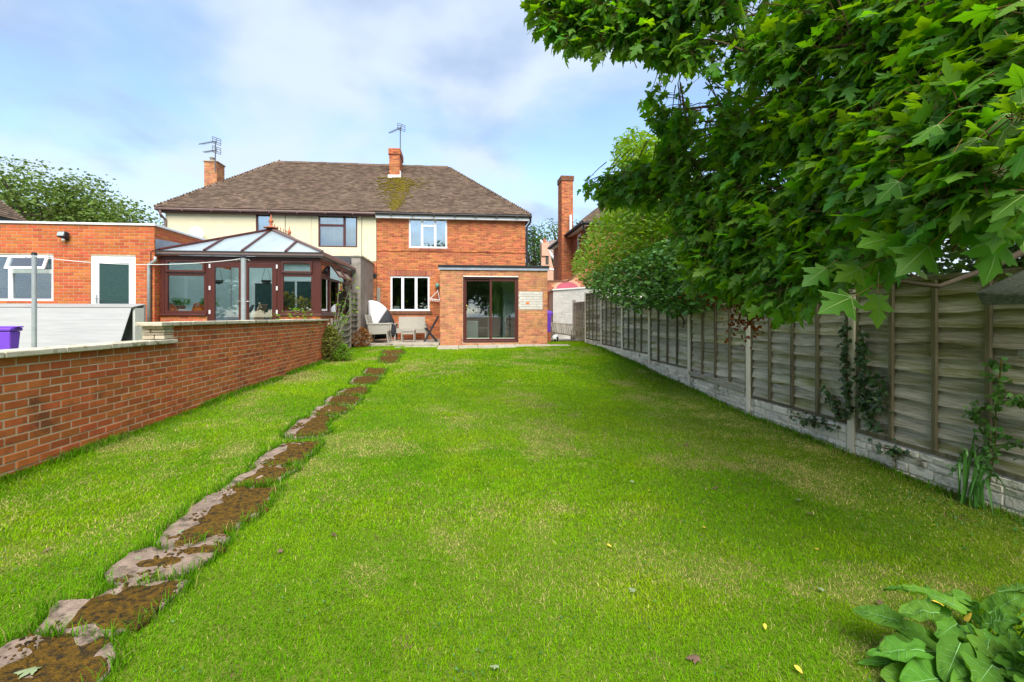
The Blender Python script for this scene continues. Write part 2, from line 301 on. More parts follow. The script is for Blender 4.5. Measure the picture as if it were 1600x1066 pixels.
# ------------------------------------------------------------------ mesh helpers
ORG = {}                        # world position of an object's own origin
def tag(o, label=None, cat=None, group=None, kind=None):
    if label: o['label'] = label
    if cat: o['category'] = cat
    if group: o['group'] = group
    if kind: o['kind'] = kind
    return o
def root(name, loc, label, cat, group=None):
    o = bpy.data.objects.new(name, None); o.empty_display_size = 0.2
    col.objects.link(o); o.location = loc
    ORG[o.name] = Vector(loc)
    return tag(o, label, cat, group)
def place(name, me, parent=None, loc=None):
    o = bpy.data.objects.new(name, me); col.objects.link(o)
    loc = Vector(loc) if loc is not None else Vector((0, 0, 0))
    if parent is not None:
        o.parent = parent; o.location = loc - ORG[parent.name]
    else:
        o.location = loc
    ORG[o.name] = Vector(loc)
    return o
class MB:
    def __init__(s): s.v = []; s.f = []
    def face(s, pts):
        k = len(s.v); s.v += [tuple(p) for p in pts]; s.f.append(tuple(range(k, k + len(pts)))); return s
    def box(s, x0, x1, y0, y1, z0, z1):
        k = len(s.v)
        s.v += [(x0, y0, z0), (x1, y0, z0), (x1, y1, z0), (x0, y1, z0), (x0, y0, z1), (x1, y0, z1), (x1, y1, z1), (x0, y1, z1)]
        for q in ((0, 3, 2, 1), (4, 5, 6, 7), (0, 1, 5, 4), (1, 2, 6, 5), (2, 3, 7, 6), (3, 0, 4, 7)): s.f.append(tuple(k + i for i in q))
        return s
    def hexa(s, p):             # eight corners, ordered as in box
        k = len(s.v); s.v += [tuple(q) for q in p]
        for q in ((0, 3, 2, 1), (4, 5, 6, 7), (0, 1, 5, 4), (1, 2, 6, 5), (2, 3, 7, 6), (3, 0, 4, 7)): s.f.append(tuple(k + i for i in q))
        return s
    def bar(s, a, b, w, h, up=(0, 0, 1)):
        a = Vector(a); b = Vector(b); d = (b - a).normalized(); up = Vector(up)
        if abs(d.dot(up)) > 0.98: up = Vector((0, 1, 0))
        x = d.cross(up).normalized() * (w / 2); y = x.cross(d).normalized() * (h / 2)
        return s.hexa([a - x - y, a + x - y, b + x - y, b - x - y, a - x + y, a + x + y, b + x + y, b - x + y])
    def tube(s, pts, r, n=8, caps=True):
        pts = [Vector(p) for p in pts]; rs = r if isinstance(r, (list, tuple)) else [r] * len(pts)
        k = len(s.v); u = None
        for i, p in enumerate(pts):
            d = (pts[min(i + 1, len(pts) - 1)] - pts[max(i - 1, 0)]).normalized()
            if u is None:
                u = d.orthogonal().normalized()
            else:
                u = (u - d * u.dot(d)); u = u.normalized() if u.length > 1e-6 else d.orthogonal().normalized()
            w = d.cross(u)
            for j in range(n):
                a = 2 * math.pi * j / n
                s.v.append(tuple(p + (u * math.cos(a) + w * math.sin(a)) * rs[i]))
        for i in range(len(pts) - 1):
            for j in range(n):
                a, b = k + i * n + j, k + i * n + (j + 1) % n
                s.f.append((a, b, b + n, a + n))
        if caps:
            s.f.append(tuple(k + j for j in reversed(range(n))))
            s.f.append(tuple(k + (len(pts) - 1) * n + j for j in range(n)))
        return s
    def lathe(s, c, prof, n=16):        # prof: list of (radius, height)
        k = len(s.v); c = Vector(c)
        for r, h in prof:
            for j in range(n):
                a = 2 * math.pi * j / n; s.v.append((c.x + r * math.cos(a), c.y + r * math.sin(a), c.z + h))
        for i in range(len(prof) - 1):
            for j in range(n):
                a, b = k + i * n + j, k + i * n + (j + 1) % n
                s.f.append((a, b, b + n, a + n))
        s.f.append(tuple(k + j for j in reversed(range(n)))); s.f.append(tuple(k + (len(prof) - 1) * n + j for j in range(n)))
        return s
    def prism_y(s, poly, y0, y1):       # outline in (x, z) pushed from y0 to y1
        k = len(s.v); n = len(poly)
        s.v += [(x, y0, z) for x, z in poly] + [(x, y1, z) for x, z in poly]
        s.f.append(tuple(k + i for i in range(n))); s.f.append(tuple(k + n + i for i in reversed(range(n))))
        for i in range(n):
            j = (i + 1) % n; s.f.append((k + i, k + n + i, k + n + j, k + j))
        return s
    def sphere(s, c, r, n=12, m=8, sq=(1, 1, 1)):
        prof = [(max(0.001, r * math.sin(math.pi * i / m)), -r * math.cos(math.pi * i / m) * sq[2]) for i in range(m + 1)]
        return s.lathe(c, prof, n)
    def build(s, name, m, parent=None, bevel=0.0, smooth=False, loc=None, kind=None):
        o0 = Vector(loc) if loc is not None else (ORG[parent.name] if parent is not None else Vector((0, 0, 0)))
        me = bpy.data.meshes.new(name)
        me.from_pydata([tuple(Vector(v) - o0) for v in s.v], [], s.f)
        me.materials.append(M[m] if isinstance(m, str) else m)
        if smooth: me.polygons.foreach_set('use_smooth', [True] * len(me.polygons))
        me.update()
        o = place(name, me, parent, o0)
        if bevel > 0:
            b = o.modifiers.new('bevel', 'BEVEL'); b.width = bevel; b.segments = 2; b.limit_method = 'ANGLE'
        if kind: o['kind'] = kind
        return o
def fast_mesh(name, verts, faces, m, cols=None, smooth=False):
    me = bpy.data.meshes.new(name)
    nv, nf, k = len(verts), len(faces), faces.shape[1]
    me.vertices.add(nv); me.vertices.foreach_set('co', np.ascontiguousarray(verts, dtype=np.float32).ravel())
    me.loops.add(nf * k); me.loops.foreach_set('vertex_index', np.ascontiguousarray(faces, dtype=np.int32).ravel())
    me.polygons.add(nf); me.polygons.foreach_set('loop_start', np.arange(0, nf * k, k, dtype=np.int32))
    me.polygons.foreach_set('loop_total', np.full(nf, k, dtype=np.int32))
    if smooth: me.polygons.foreach_set('use_smooth', np.ones(nf, dtype=bool))
    me.update(calc_edges=True)
    if cols is not None:
        a = me.color_attributes.new('Col', 'FLOAT_COLOR', 'POINT')
        a.data.foreach_set('color', np.ascontiguousarray(cols, dtype=np.float32).ravel())
    me.materials.append(M[m] if isinstance(m, str) else m)
    return me
def rot_from(normal, direction):
    """rotation matrices (n,3,3): local y = direction, local z = normal (made square)"""
    y = direction / np.linalg.norm(direction, axis=1, keepdims=True)
    x = np.cross(y, normal); x /= np.linalg.norm(x, axis=1, keepdims=True) + 1e-9
    z = np.cross(x, y)
    return np.stack([x, y, z], axis=2)
def scatter(tv, tf, pos, rot, scl):
    n = len(pos)
    v = np.einsum('nij,kj->nki', rot, tv) * scl[:, None, None] + pos[:, None, :]
    f = tf[None, :, :] + (np.arange(n) * len(tv))[:, None, None]
    return v.reshape(-1, 3), f.reshape(-1, tf.shape[1])
def in_poly(px, py, poly):
    poly = np.asarray(poly); x, y = np.asarray(px), np.asarray(py)
    r = np.zeros(len(x), dtype=bool); j = len(poly) - 1
    for i in range(len(poly)):
        xi, yi = poly[i]; xj, yj = poly[j]
        c = ((yi > y) != (yj > y)) & (x < (xj - xi) * (y - yi) / ((yj - yi) if yj != yi else 1e-9) + xi)
        r ^= c; j = i
    return r
def fan(outline, center, droop=0.2, fold=0.25):
    pts = [center] + list(outline)
    tv = np.array([[x, y, -droop * y * y + fold * abs(x)] for x, y in pts], dtype=float)
    n = len(outline)
    tf = np.array([[0, 1 + i, 1 + (i + 1) % n] for i in range(n)])
    return tv, tf
half = [(0.0, 0.0), (0.09, -0.07), (0.20, -0.03), (0.38, -0.06), (0.33, 0.06), (0.22, 0.15), (0.34, 0.20), (0.42, 0.31), (0.58, 0.43),
        (0.43, 0.45), (0.38, 0.51), (0.19, 0.45), (0.22, 0.58), (0.29, 0.66), (0.18, 0.72), (0.13, 0.83), (0.0, 1.04)]
MAPLE_T = fan(half + [(-x, y) for x, y in reversed(half[1:-1])], (0.0, 0.30), 0.16, -0.22)
oval = [(0.0, 0.0), (0.18, 0.18), (0.25, 0.45), (0.17, 0.78), (0.0, 1.0)]
OVAL_T = fan(oval + [(-x, y) for x, y in reversed(oval[1:-1])], (0.0, 0.45), 0.15, 0.22)
QUAD_T = (np.array([[0, 0, 0], [0.32, 0.5, 0.08], [0, 1, -0.1], [-0.32, 0.5, 0.08]], dtype=float), np.array([[0, 1, 2], [0, 2, 3]]))
holly = [(0.0, 0.0), (0.20, 0.12), (0.15, 0.28), (0.28, 0.42), (0.18, 0.58), (0.22, 0.75), (0.0, 1.0)]
HOLLY_T = fan(holly + [(-x, y) for x, y in reversed(holly[1:-1])], (0.0, 0.45), 0.12, 0.3)
ivy = [(0.0, 0.05), (0.22, -0.10), (0.42, 0.12), (0.30, 0.30), (0.36, 0.52), (0.16, 0.55), (0.0, 1.0)]
IVY_T = fan(ivy + [(-x, y) for x, y in reversed(ivy[1:-1])], (0.0, 0.35), 0.1, -0.1)

# ================================================================== THE SETTING: ground sheets
def sheet(name, x0, x1, y0, y1, zfun, m, step=0.5):
    xs = np.linspace(x0, x1, max(2, int((x1 - x0) / step) + 1)); ys = np.linspace(y0, y1, max(2, int((y1 - y0) / step) + 1))
    X, Y = np.meshgrid(xs, ys); Zv = zfun(X.ravel(), Y.ravel())
    v = np.stack([X.ravel(), Y.ravel(), Zv], 1); nx = len(xs)
    i = np.arange(len(ys) - 1)[:, None] * nx + np.arange(nx - 1)[None, :]
    i = i.ravel(); f = np.stack([i, i + 1, i + nx + 1, i + nx], 1)
    o = place(name, fast_mesh(name, v, f, m, smooth=True)); o['kind'] = 'structure'
    return o
WALL_X0, WALL_X1 = -3.82, -3.50           # face of the garden wall: at Y = 4.4 and Y = 13.2
def wall_x(y): return WALL_X0 + (WALL_X1 - WALL_X0) * (y - 4.4) / 8.8
FENCE_X = 4.385
NEIGH_Z = Z(-0.74)
sheet('lawn', -4.25, 4.52, -9, 19.0, gz_np, 'soil', 0.2)
sheet('neighbour_ground', -60, -3.95, -9, 60, lambda x, y: np.full(len(x), NEIGH_Z - 0.0), 'soil', 8)
sheet('side_ground', 4.46, 60, -9, 17.8, lambda x, y: np.interp(y, _RY, _RZ) + EYE - 0.03, 'earth', 4)
sheet('alley_paving', 2.3, 60, 17.81, 60, lambda x, y: np.full(len(x), Z(-0.91)), 'paving_far', 8)
sheet('ground', -900, 900, -900, 900, lambda x, y: np.full(len(x), Z(-2.1)), 'earth', 300)

# ------------------------------------------------------------------ bricks
def unit_brick(m, key, depth=0.035):
    me = bpy.data.meshes.new('brick')
    c = 0.004
    b = MB()
    # unit length in x (scaled per piece), front face at y = 0, height 0.065, edges broken
    x0, x1, z0, z1 = 0, 1, 0, 1
    cx, cz = 0.02, 0.06
    v = [(cx, 0, cz), (1 - cx, 0, cz), (1 - cx, 0, 1 - cz), (cx, 0, 1 - cz), (0, c, 0), (1, c, 0), (1, c, 1), (0, c, 1), (0, depth, 0), (1, depth, 0), (1, depth, 1), (0, depth, 1)]
    f = [(0, 1, 2, 3), (4, 5, 1, 0), (5, 6, 2, 1), (6, 7, 3, 2), (7, 4, 0, 3), (8, 9, 5, 4), (9, 10, 6, 5), (10, 11, 7, 6), (11, 8, 4, 7)]
    me.from_pydata(v, [], f); me.materials.append(M[m]); me.update()
    return me, np.array(v), f
UB = {}
def lay_bricks(parent, org, ax, length, z0, z1, m, openings=(), keep=None, parts=300, jitter=0.0015, clen=0.225, ch=0.075, joint=0.010, phase=0.0, name='brick', odd=None):
    """bricks on a vertical face: org = start point at height 0, ax = horizontal direction, outward normal is ax turned clockwise"""
    if m not in UB: UB[m] = unit_brick(m, m)
    me, uv, uf = UB[m]
    ax = Vector(ax).normalized(); nrm = Vector((ax.y, -ax.x, 0)); org = Vector(org)
    pieces = []
    n = int(math.ceil((z1 - z0) / ch - 1e-6))
    for i in range(n):
        a, b = z0 + i * ch + joint / 2, min(z0 + (i + 1) * ch, z1) - joint / 2
        if b - a < 0.015: continue
        s = -phase * clen - (clen / 2 if i % 2 else 0) + (mnoise.noise((i * 3.1, z0, 0)) * 0.012)
        while s < length:
            e = s + clen
            segs = [(max(0, s) + joint / 2, min(length, e) - joint / 2)]
            for (o0, o1, p0, p1) in openings:
                if p0 < b - 0.01 and p1 > a + 0.01:
                    ns = []
                    for (q0, q1) in segs:
                        if o1 <= q0 or o0 >= q1: ns.append((q0, q1)); continue
                        if o0 > q0: ns.append((q0, o0 - 0.002))
                        if o1 < q1: ns.append((o1 + 0.002, q1))
                    segs = ns
            for (q0, q1) in segs:
                if q1 - q0 > 0.02 and (keep is None or keep(q0, q1, a, b)): pieces.append((q0, q1, a, b))
            s = e
    def dist(p):
        c = org + ax * ((p[0] + p[1]) / 2); c.z = (p[2] + p[3]) / 2
        return (c - ORI).length / ((p[1] - p[0]) ** 0.5)
    pieces.sort(key=dist)
    rot = Matrix((ax, -nrm, Vector((0, 0, 1)))).transposed().to_4x4()
    rest_v, rest_f = [], []
    po = ORG[parent.name]
    for k, (q0, q1, a, b) in enumerate(pieces):
        p = org + ax * q0; p.z = a
        p = p + nrm * random.uniform(-jitter, jitter)
        if k < parts:
            o = bpy.data.objects.new(name, me); col.objects.link(o); o.parent = parent
            o.matrix_local = Matrix.Translation(p - po) @ rot @ Matrix.Diagonal((q1 - q0, 1, b - a, 1))
            if odd and odd(q0, q1, a, b): o.material_slots[0].link = 'OBJECT'; o.material_slots[0].material = M[odd(q0, q1, a, b)]
        else:
            w = uv * np.array([q1 - q0, 1, b - a])
            kx = len(rest_v)
            for t in w:
                rest_v.append(tuple(p + ax * t[0] - nrm * t[1] + Vector((0, 0, t[2])) - po))
            rest_f += [tuple(kx + i for i in q) for q in uf]
    if rest_v:
        me2 = bpy.data.meshes.new('brickwork'); me2.from_pydata(rest_v, [], rest_f); me2.materials.append(M[m]); me2.update()
        o = bpy.data.objects.new('brickwork', me2); col.objects.link(o); o.parent = parent; o['kind'] = 'stuff'
    return len(pieces)
def backing(mb, org, ax, length, z0, z1, thick, openings=(), recess=0.008):
    """mortar-coloured wall core with the openings left out; face set back behind the brick faces"""
    ax = Vector(ax).normalized(); nrm = Vector((ax.y, -ax.x, 0)); org = Vector(org)
    ss = sorted({0.009, length - 0.009, *[min(max(o[0], 0), length) for o in openings], *[min(max(o[1], 0), length) for o in openings]})
    zs = sorted({z0, z1, *[min(max(o[2], z0), z1) for o in openings], *[min(max(o[3], z0), z1) for o in openings]})
    for i in range(len(ss) - 1):
        for j in range(len(zs) - 1):
            sm, zm = (ss[i] + ss[i + 1]) / 2, (zs[j] + zs[j + 1]) / 2
            if any(o[0] < sm < o[1] and o[2] < zm < o[3] for o in openings): continue
            if ss[i + 1] - ss[i] < 1e-6 or zs[j + 1] - zs[j] < 1e-6: continue
            c = []
            for z in (zs[j], zs[j + 1]):
                for (s, d) in ((ss[i], recess), (ss[i + 1], recess), (ss[i + 1], thick), (ss[i], thick)):
                    p = org + ax * s - nrm * d; c.append((p.x, p.y, z))
            mb.hexa(c)
    return mb
def window_unit(parent, y, x0, x1, z0, z1, fr, m, vbars=(), hbars=(), gm='glass', depth=0.07, bar=None, name='window', sash=()):
    """frame facing -Y with mullions; vbars: x of mullions; hbars: (x0, x1, z) transoms; each pane a sub-part"""
    bar = bar or fr * 0.9
    b = MB()
    b.box(x0, x1, y, y + depth, z0, z0 + fr); b.box(x0, x1, y, y + depth, z1 - fr, z1)
    b.box(x0, x0 + fr, y, y + depth, z0 + fr, z1 - fr); b.box(x1 - fr, x1, y, y + depth, z0 + fr, z1 - fr)
    for xv in vbars: b.box(xv - bar / 2, xv + bar / 2, y + 0.003, y + depth - 0.003, z0 + fr, z1 - fr)
    for (a, c, zv) in hbars: b.box(a, c, y + 0.005, y + depth - 0.005, zv - bar / 2, zv + bar / 2)
    o = b.build(name, m, parent, bevel=0.006)
    xs = [x0 + fr] + sorted(vbars) + [x1 - fr]
    for i in range(len(xs) - 1):
        a = xs[i] + (bar / 2 if i > 0 else 0); c = xs[i + 1] - (bar / 2 if i < len(xs) - 2 else 0)
        cuts = sorted([zv for (p, q, zv) in hbars if p <= (a + c) / 2 <= q])
        zs = [z0 + fr] + cuts + [z1 - fr]
        for j in range(len(zs) - 1):
            lo = zs[j] + (bar / 2 if j > 0 else 0); hi = zs[j + 1] - (bar / 2 if j < len(zs) - 2 else 0)
            MB().box(a - 0.004, c + 0.004, y + depth * 0.45, y + depth * 0.45 + 0.012, lo - 0.004, hi + 0.004).build('pane', gm, o)
    return o

# ================================================================== GARDEN WALL on the left
gw = root('garden_wall', (wall_x(8), 8, gz(-3.7, 8)), 'long low red brick garden wall with stepped concrete coping', 'wall')
A = Vector((wall_x(2.6), 2.6, 0)); B = Vector((wall_x(13.25), 13.25, 0)); STEP_Y = 6.75; Cc = Vector((wall_x(STEP_Y), STEP_Y, 0))
axw = (A - B).normalized()                 # walking back towards the camera, outward normal faces the lawn
nw = Vector((axw.y, -axw.x, 0))
if nw.x < 0: axw = -axw; nw = -nw
# going along axw from P0 the normal must be (axw.y, -axw.x)
P0, P1 = (B, A) if (A - B).normalized().dot(axw) > 0 else (A, B)
L = (P1 - P0).length
s_step = (Cc - P0).length
ZLOW, ZTOP, ZBOT = Z(-0.352), Z(-0.127), Z(-1.627)
first_far = P0 is B
def top_at(s):
    far = (s < s_step) if first_far else (s > s_step)
    return ZTOP if far else ZLOW
mbw = MB()
lo, hi = (0, s_step) if first_far else (s_step, L)
backing(mbw, P0 + axw * lo, axw, hi - lo, ZBOT, ZTOP, 0.215, recess=.004)
l2, h2 = (s_step, L) if first_far else (0, s_step)
backing(mbw, P0 + axw * l2, axw, h2 - l2, ZBOT, ZLOW, 0.215, recess=.004)
mbw.build('mortar_core', 'mortar', gw)
def keepw(q0, q1, a, b):
    p = P0 + axw * ((q0 + q1) / 2)
    return b <= top_at((q0 + q1) / 2) + 0.004 and b > gz(p.x, p.y) - 0.05
lay_bricks(gw, P0, axw, L, ZBOT, ZTOP, 'brick_garden', keep=keepw, parts=300, jitter=0.0022, joint=.012)
# coping stones
def coping_run(y0, y1, zb, th, over=0.05, length=0.62):
    y = y0; k = 0
    while y < y1 - 0.05:
        e = min(y + length * random.uniform(0.9, 1.1), y1)
        if y1 - e < 0.2: e = y1
        pa, pb = Vector((wall_x(y), y + 0.004, 0)), Vector((wall_x(e), e - 0.004, 0))
        dz = random.uniform(-0.003, 0.003)
        c = []
        for z in (zb + dz, zb + th + dz):
            for p, d in ((pa, over), (pb, over), (pb, -0.27), (pa, -0.27)):
                q = p + nw * d; c.append((q.x, q.y, z + (0.008 if d > 0 and z > zb + 0.02 else 0) * 0))
        c = [c[3], c[0], c[1], c[2], c[7], c[4], c[5], c[6]]
        MB().hexa(c).build('coping_stone', 'coping', gw, bevel=0.008)
        y = e; k += 1
coping_run(2.6, STEP_Y + 0.06, ZLOW + 0.002, 0.052)
coping_run(STEP_Y - 0.28, 13.3, ZTOP + 0.002, 0.05)
# stones packed into the step end, seen over the lower coping
zst = ZLOW + 0.056
for lay, (h, cuts) in enumerate(((0.055, (0, 0.17, 0.30)), (0.028, (0, 0.30)), (0.045, (0, 0.12, 0.30)), (0.042, (0, 0.20, 0.30)))):
    for i in range(len(cuts) - 1):
        x0 = wall_x(STEP_Y) - 0.26 + cuts[i] * 0.86; x1 = wall_x(STEP_Y) - 0.26 + cuts[i + 1] * 0.86 - 0.008
        j = random.uniform(-0.012, 0.012)
        MB().box(x0, x1 + (0.012 if i == len(cuts) - 2 else 0), STEP_Y - 0.17 + j, STEP_Y + 0.05, zst + 0.003, zst + h - 0.004).build('stone', 'stone', gw, bevel=0.007)
    zst += h
for k in range(5):      # broken stone at the wall's far end
    z = Z(-0.24 - 0.075 * k)
    MB().box(wall_x(13.3) - 0.2, wall_x(13.3) + random.uniform(0.0, 0.07), 13.26, 13.33 + random.uniform(0, 0.06), z, z + 0.066).build('stone', 'stone', gw, bevel=0.012)

# ================================================================== OUTBUILDING (neighbour's red brick extension, left)
OY, OX = 12.7, -7.42
OB0, OBT = Z(-0.74), Z(2.20)
ob = root('brick_outbuilding', (OX - 2.5, OY + 3, NEIGH_Z), 'bright red brick single-storey building with white window and white door', 'building')
OXL = -14.0
wA, wB = at_y(-90, 0, OY).x, at_y(83, 0, OY).x
wz0, wz1 = at_y(60, 471, OY).z, at_y(60, 398, OY).z
dA, dB = at_y(141.5, 0, OY).x, at_y(211.5, 0, OY).x
dz1 = at_y(177, 400, OY).z
oops = [(wA - OXL, wB - OXL, wz0, wz1), (dA - OXL, dB - OXL, OB0 - 1, dz1)]
mb = MB(); backing(mb, (OXL, OY, 0), (1, 0, 0), OX - OXL, OB0, OBT, 0.26, oops)
backing(mb, (OX, OY + 0.02, 0), (0, 1, 0), 6.2, OB0, OBT, 0.26)
mb.box(OXL, OX - 0.27, OY + 6.0, OY + 6.2, OB0, OBT - 0.05)
mb.box(OXL - 0.2, OXL, OY + 0.02, OY + 6.2, OB0, OBT - 0.05)
wall_o = mb.build('wall', 'mortar', ob)
lay_bricks(wall_o, (OXL, OY, 0), (1, 0, 0), OX - OXL, OB0 - 0.02, OBT, 'brick_out', oops, keep=lambda a, b, c, d: a > 2.4, parts=300, phase=0.3, jitter=0.001)
lay_bricks(wall_o, (OX, OY, 0), (0, 1, 0), 6.2, OB0 - 0.02, OBT, 'brick_out', parts=0, phase=0.5, jitter=0.001)
MB().box(OXL, OX - 0.3, OY + 0.3, OY + 6.0, OBT - 0.12, OBT - 0.05).build('flat_roof', 'felt', ob)
trim = MB().box(OXL - 0.03, OX + 0.035, OY - 0.035, OY + 0.09, OBT + 0.001, OBT + 0.05)
trim.box(OX - 0.09, OX + 0.035, OY + 0.091, OY + 6.2, OBT + 0.001, OBT + 0.05)
trim.build('parapet_trim', 'white', ob, bevel=0.004)
wo = window_unit(ob, OY + 0.03, wA, wB, wz0, wz1, 0.06, 'white', vbars=(at_y(14, 0, OY).x, at_y(-40, 0, OY).x), hbars=((at_y(14, 0, OY).x, wB, at_y(50, 424, OY).z),), bar=0.10, gm='glass')
# tilted-out top vent of the window
sx0, sx1 = at_y(17, 0, OY).x, at_y(79, 0, OY).x; sz0, sz1 = at_y(50, 421, OY).z, at_y(50, 400, OY).z
sv = MB()
for (a, b_, c, d) in ((sx0, sx1, 0.0, 0.16), (sx0, sx1, 0.84, 1.0), (sx0, sx0 + 0.06, 0.16, 0.84), (sx1 - 0.06, sx1, 0.16, 0.84)):
    def pt(x, t, off): return (x, OY - 0.02 - 0.13 * (1 - t) - off, sz0 + (sz1 - sz0) * t)
    sv.hexa([pt(a, c, 0.04), pt(b_, c, 0.04), pt(b_, c, 0), pt(a, c, 0), pt(a, d, 0.04), pt(b_, d, 0.04), pt(b_, d, 0), pt(a, d, 0)])
so = sv.build('window_sash', 'white', ob, bevel=0.004)
MB().hexa([pt(sx0 + .05, .1, .025), pt(sx1 - .05, .1, .025), pt(sx1 - .05, .1, .012), pt(sx0 + .05, .1, .012), pt(sx0 + .05, .9, .025), pt(sx1 - .05, .9, .025), pt(sx1 - .05, .9, .012), pt(sx0 + .05, .9, .012)]).build('pane', 'glass_bright', so)
bl = MB()
for k in range(22):
    z = wz0 + 0.05 + k * 0.05
    if z < wz1 - 0.35: bl.hexa([(wA + .06, OY + .16, z), (wB - .06, OY + .16, z), (wB - .06, OY + .19, z + .018), (wA + .06, OY + .19, z + .018), (wA + .06, OY + .16, z + .004), (wB - .06, OY + .16, z + .004), (wB - .06, OY + .19, z + .022), (wA + .06, OY + .19, z + .022)])
bl.build('window_blind', 'dark_slat', ob)
for u in (46, 76): 
    x = at_y(u, 0, OY).x; MB().box(x, x + 0.03, OY + 0.2, OY + 0.21, wz0, wz1 - 0.3).build('blind_tape', 'blossom', ob)
# door
dr = MB(); fr = 0.075
dr.box(dA, dA + fr, OY + .02, OY + .09, OB0, dz1).box(dB - fr, dB, OY + .02, OY + .09, OB0, dz1).box(dA + fr, dB - fr, OY + .02, OY + .09, dz1 - fr, dz1)
i0, i1 = dA + fr + 0.006, dB - fr - 0.006
dr.box(i0, i0 + .085, OY + .03, OY + .085, OB0 + .05, dz1 - fr - .006).box(i1 - .085, i1, OY + .03, OY + .085, OB0 + .05, dz1 - fr - .006)
dr.box(i0 + .085, i1 - .085, OY + .03, OY + .085, dz1 - fr - .1, dz1 - fr - .006).box(i0 + .085, i1 - .085, OY + .03, OY + .085, OB0 + .05, OB0 + .35)
do = dr.build('door', 'white', ob, bevel=0.005)
MB().box(i0 + .08, i1 - .08, OY + .055, OY + .065, OB0 + .34, dz1 - fr - .095).build('pane', 'door_glass', do)
hz = at_y(150, 467, OY).z
MB().box(i0 + .03, i0 + .06, OY + .008, OY + .03, hz - .1, hz + .1).tube([(i0 + .045, OY + .015, hz), (i0 + .045, OY - .03, hz), (i0 + .16, OY - .03, hz)], 0.010).build('door_handle', 'chrome', do)
# floodlight
fx, fz = at_y(104, 0, OY).x, at_y(104, 370, OY).z
fl = MB().hexa([(fx - .10, OY - .17, fz - .02), (fx + .07, OY - .17, fz - .02), (fx + .10, OY - .06, fz - .05), (fx - .07, OY - .06, fz - .05), (fx - .10, OY - .13, fz + .11), (fx + .07, OY - .13, fz + .11), (fx + .10, OY - .04, fz + .08), (fx - .07, OY - .04, fz + .08)])
fl.box(fx - .02, fx + .05, OY - .06, OY, fz - .09, fz - .055)
flo = fl.build('floodlight', 'black', ob, bevel=0.006)
MB().hexa([(fx - .085, OY - .177, fz), (fx + .055, OY - .177, fz), (fx + .055, OY - .171, fz), (fx - .085, OY - .171, fz), (fx - .085, OY - .146, fz + .095), (fx + .055, OY - .146, fz + .095), (fx + .055, OY - .14, fz + .095), (fx - .085, OY - .14, fz + .095)]).build('lamp_glass', 'lamp_glass', flo)
MB().sphere((fx - .01, OY - .08, fz - .085), 0.035).build('motion_sensor', 'white', flo, smooth=True)
# downpipe beside the conservatory
px = at_y(232.5, 0, OY - 0.06).x
dp = MB().tube([at_y(246, 402, OY + .0) + Vector((0, -.10, 0)), at_y(243, 407, OY - .09), at_y(233, 413, OY - .06), at_y(232.5, 420, OY - .06), Vector((px, OY - .06, OB0))], 0.035, 10)
dp.build('downpipe', 'grey_metal', ob, smooth=True)
MB().tube([at_y(235.5, 420, OY - .02), at_y(235.5, 393, OY - .02), at_y(240, 391, OY - .02), at_y(250, 392, OY - .02)], 0.008, 6).tube([at_y(237, 420, OY - .02), Vector((at_y(237, 0, OY - .02).x, OY - .02, OB0))], 0.008, 6).build('cable', 'black', ob)
# lead flashing against the side wall
fv = [at_x(242.5, 373, OX + .012), at_x(242.5, 389, OX + .012), at_x(290, 389, OX + .012), at_x(290, 382, OX + .012)]
MB().face([fv[0], fv[1], fv[2], fv[3]]).face([p + Vector((.006, 0, 0)) for p in (fv[3], fv[2], fv[1], fv[0])]).build('lead_flashing', 'lead', ob)

# ================================================================== CONSERVATORY
CY, CXL, CXR = 12.85, OX + 0.04, -3.55
CB, CS, CT = NEIGH_Z, Z(0.055), Z(1.46)       # floor, sill top, eaves underside
CYB = 16.55
cv = root('conservatory', ((CXL + CXR) / 2, (CY + CYB) / 2, NEIGH_Z), 'brown framed conservatory with pale hipped glass roof and dwarf brick wall', 'conservatory')
xd0, xd1 = at_y(323, 0, CY).x, at_y(437, 0, CY).x
cops = [(xd0 - CXL, xd1 - CXL, CB - 1, CS + 1)]
mb = MB(); backing(mb, (CXL, CY, 0), (1, 0, 0), CXR - CXL, CB, CS - 0.05, 0.22, cops)
backing(mb, (CXR, CY + .01, 0), (0, 1, 0), CYB - CY, CB, CS - 0.05, 0.22)
dw = mb.build('dwarf_wall', 'mortar', cv)
lay_bricks(dw, (CXL, CY, 0), (1, 0, 0), CXR - CXL, CS - 0.05 - 0.825, CS - 0.05, 'brick_out', cops, parts=120)
lay_bricks(dw, (CXR, CY, 0), (0, 1, 0), CYB - CY, CS - 0.05 - 0.825, CS - 0.05, 'brick_out', parts=60)
MB().box(CXL, xd0, CY - .05, CY + .16, CS - .048, CS).box(xd1, CXR + .05, CY - .05, CY + .16, CS - .048, CS).box(CXR - .16, CXR + .05, CY + .161, CYB, CS - .048, CS).build('sill', 'brown', cv, bevel=0.01)
MB().box(CXL, CXR + .0, CY + .01, CY + .10, CT - .05, CT + .04).box(CXR - .10, CXR + 0.0, CY + .101, CYB, CT - .05, CT + .04).build('eaves_beam', 'brown', cv, bevel=0.006)
pc = MB()
for x0, x1 in ((CXL, CXL + .09), (CXR - .16, CXR)): pc.box(x0, x1, CY + .012, CY + .098, CS + .001, CT - .051)
pc.build('corner_post', 'brown', cv, bevel=0.006)
trz = at_y(280, 428, CY).z
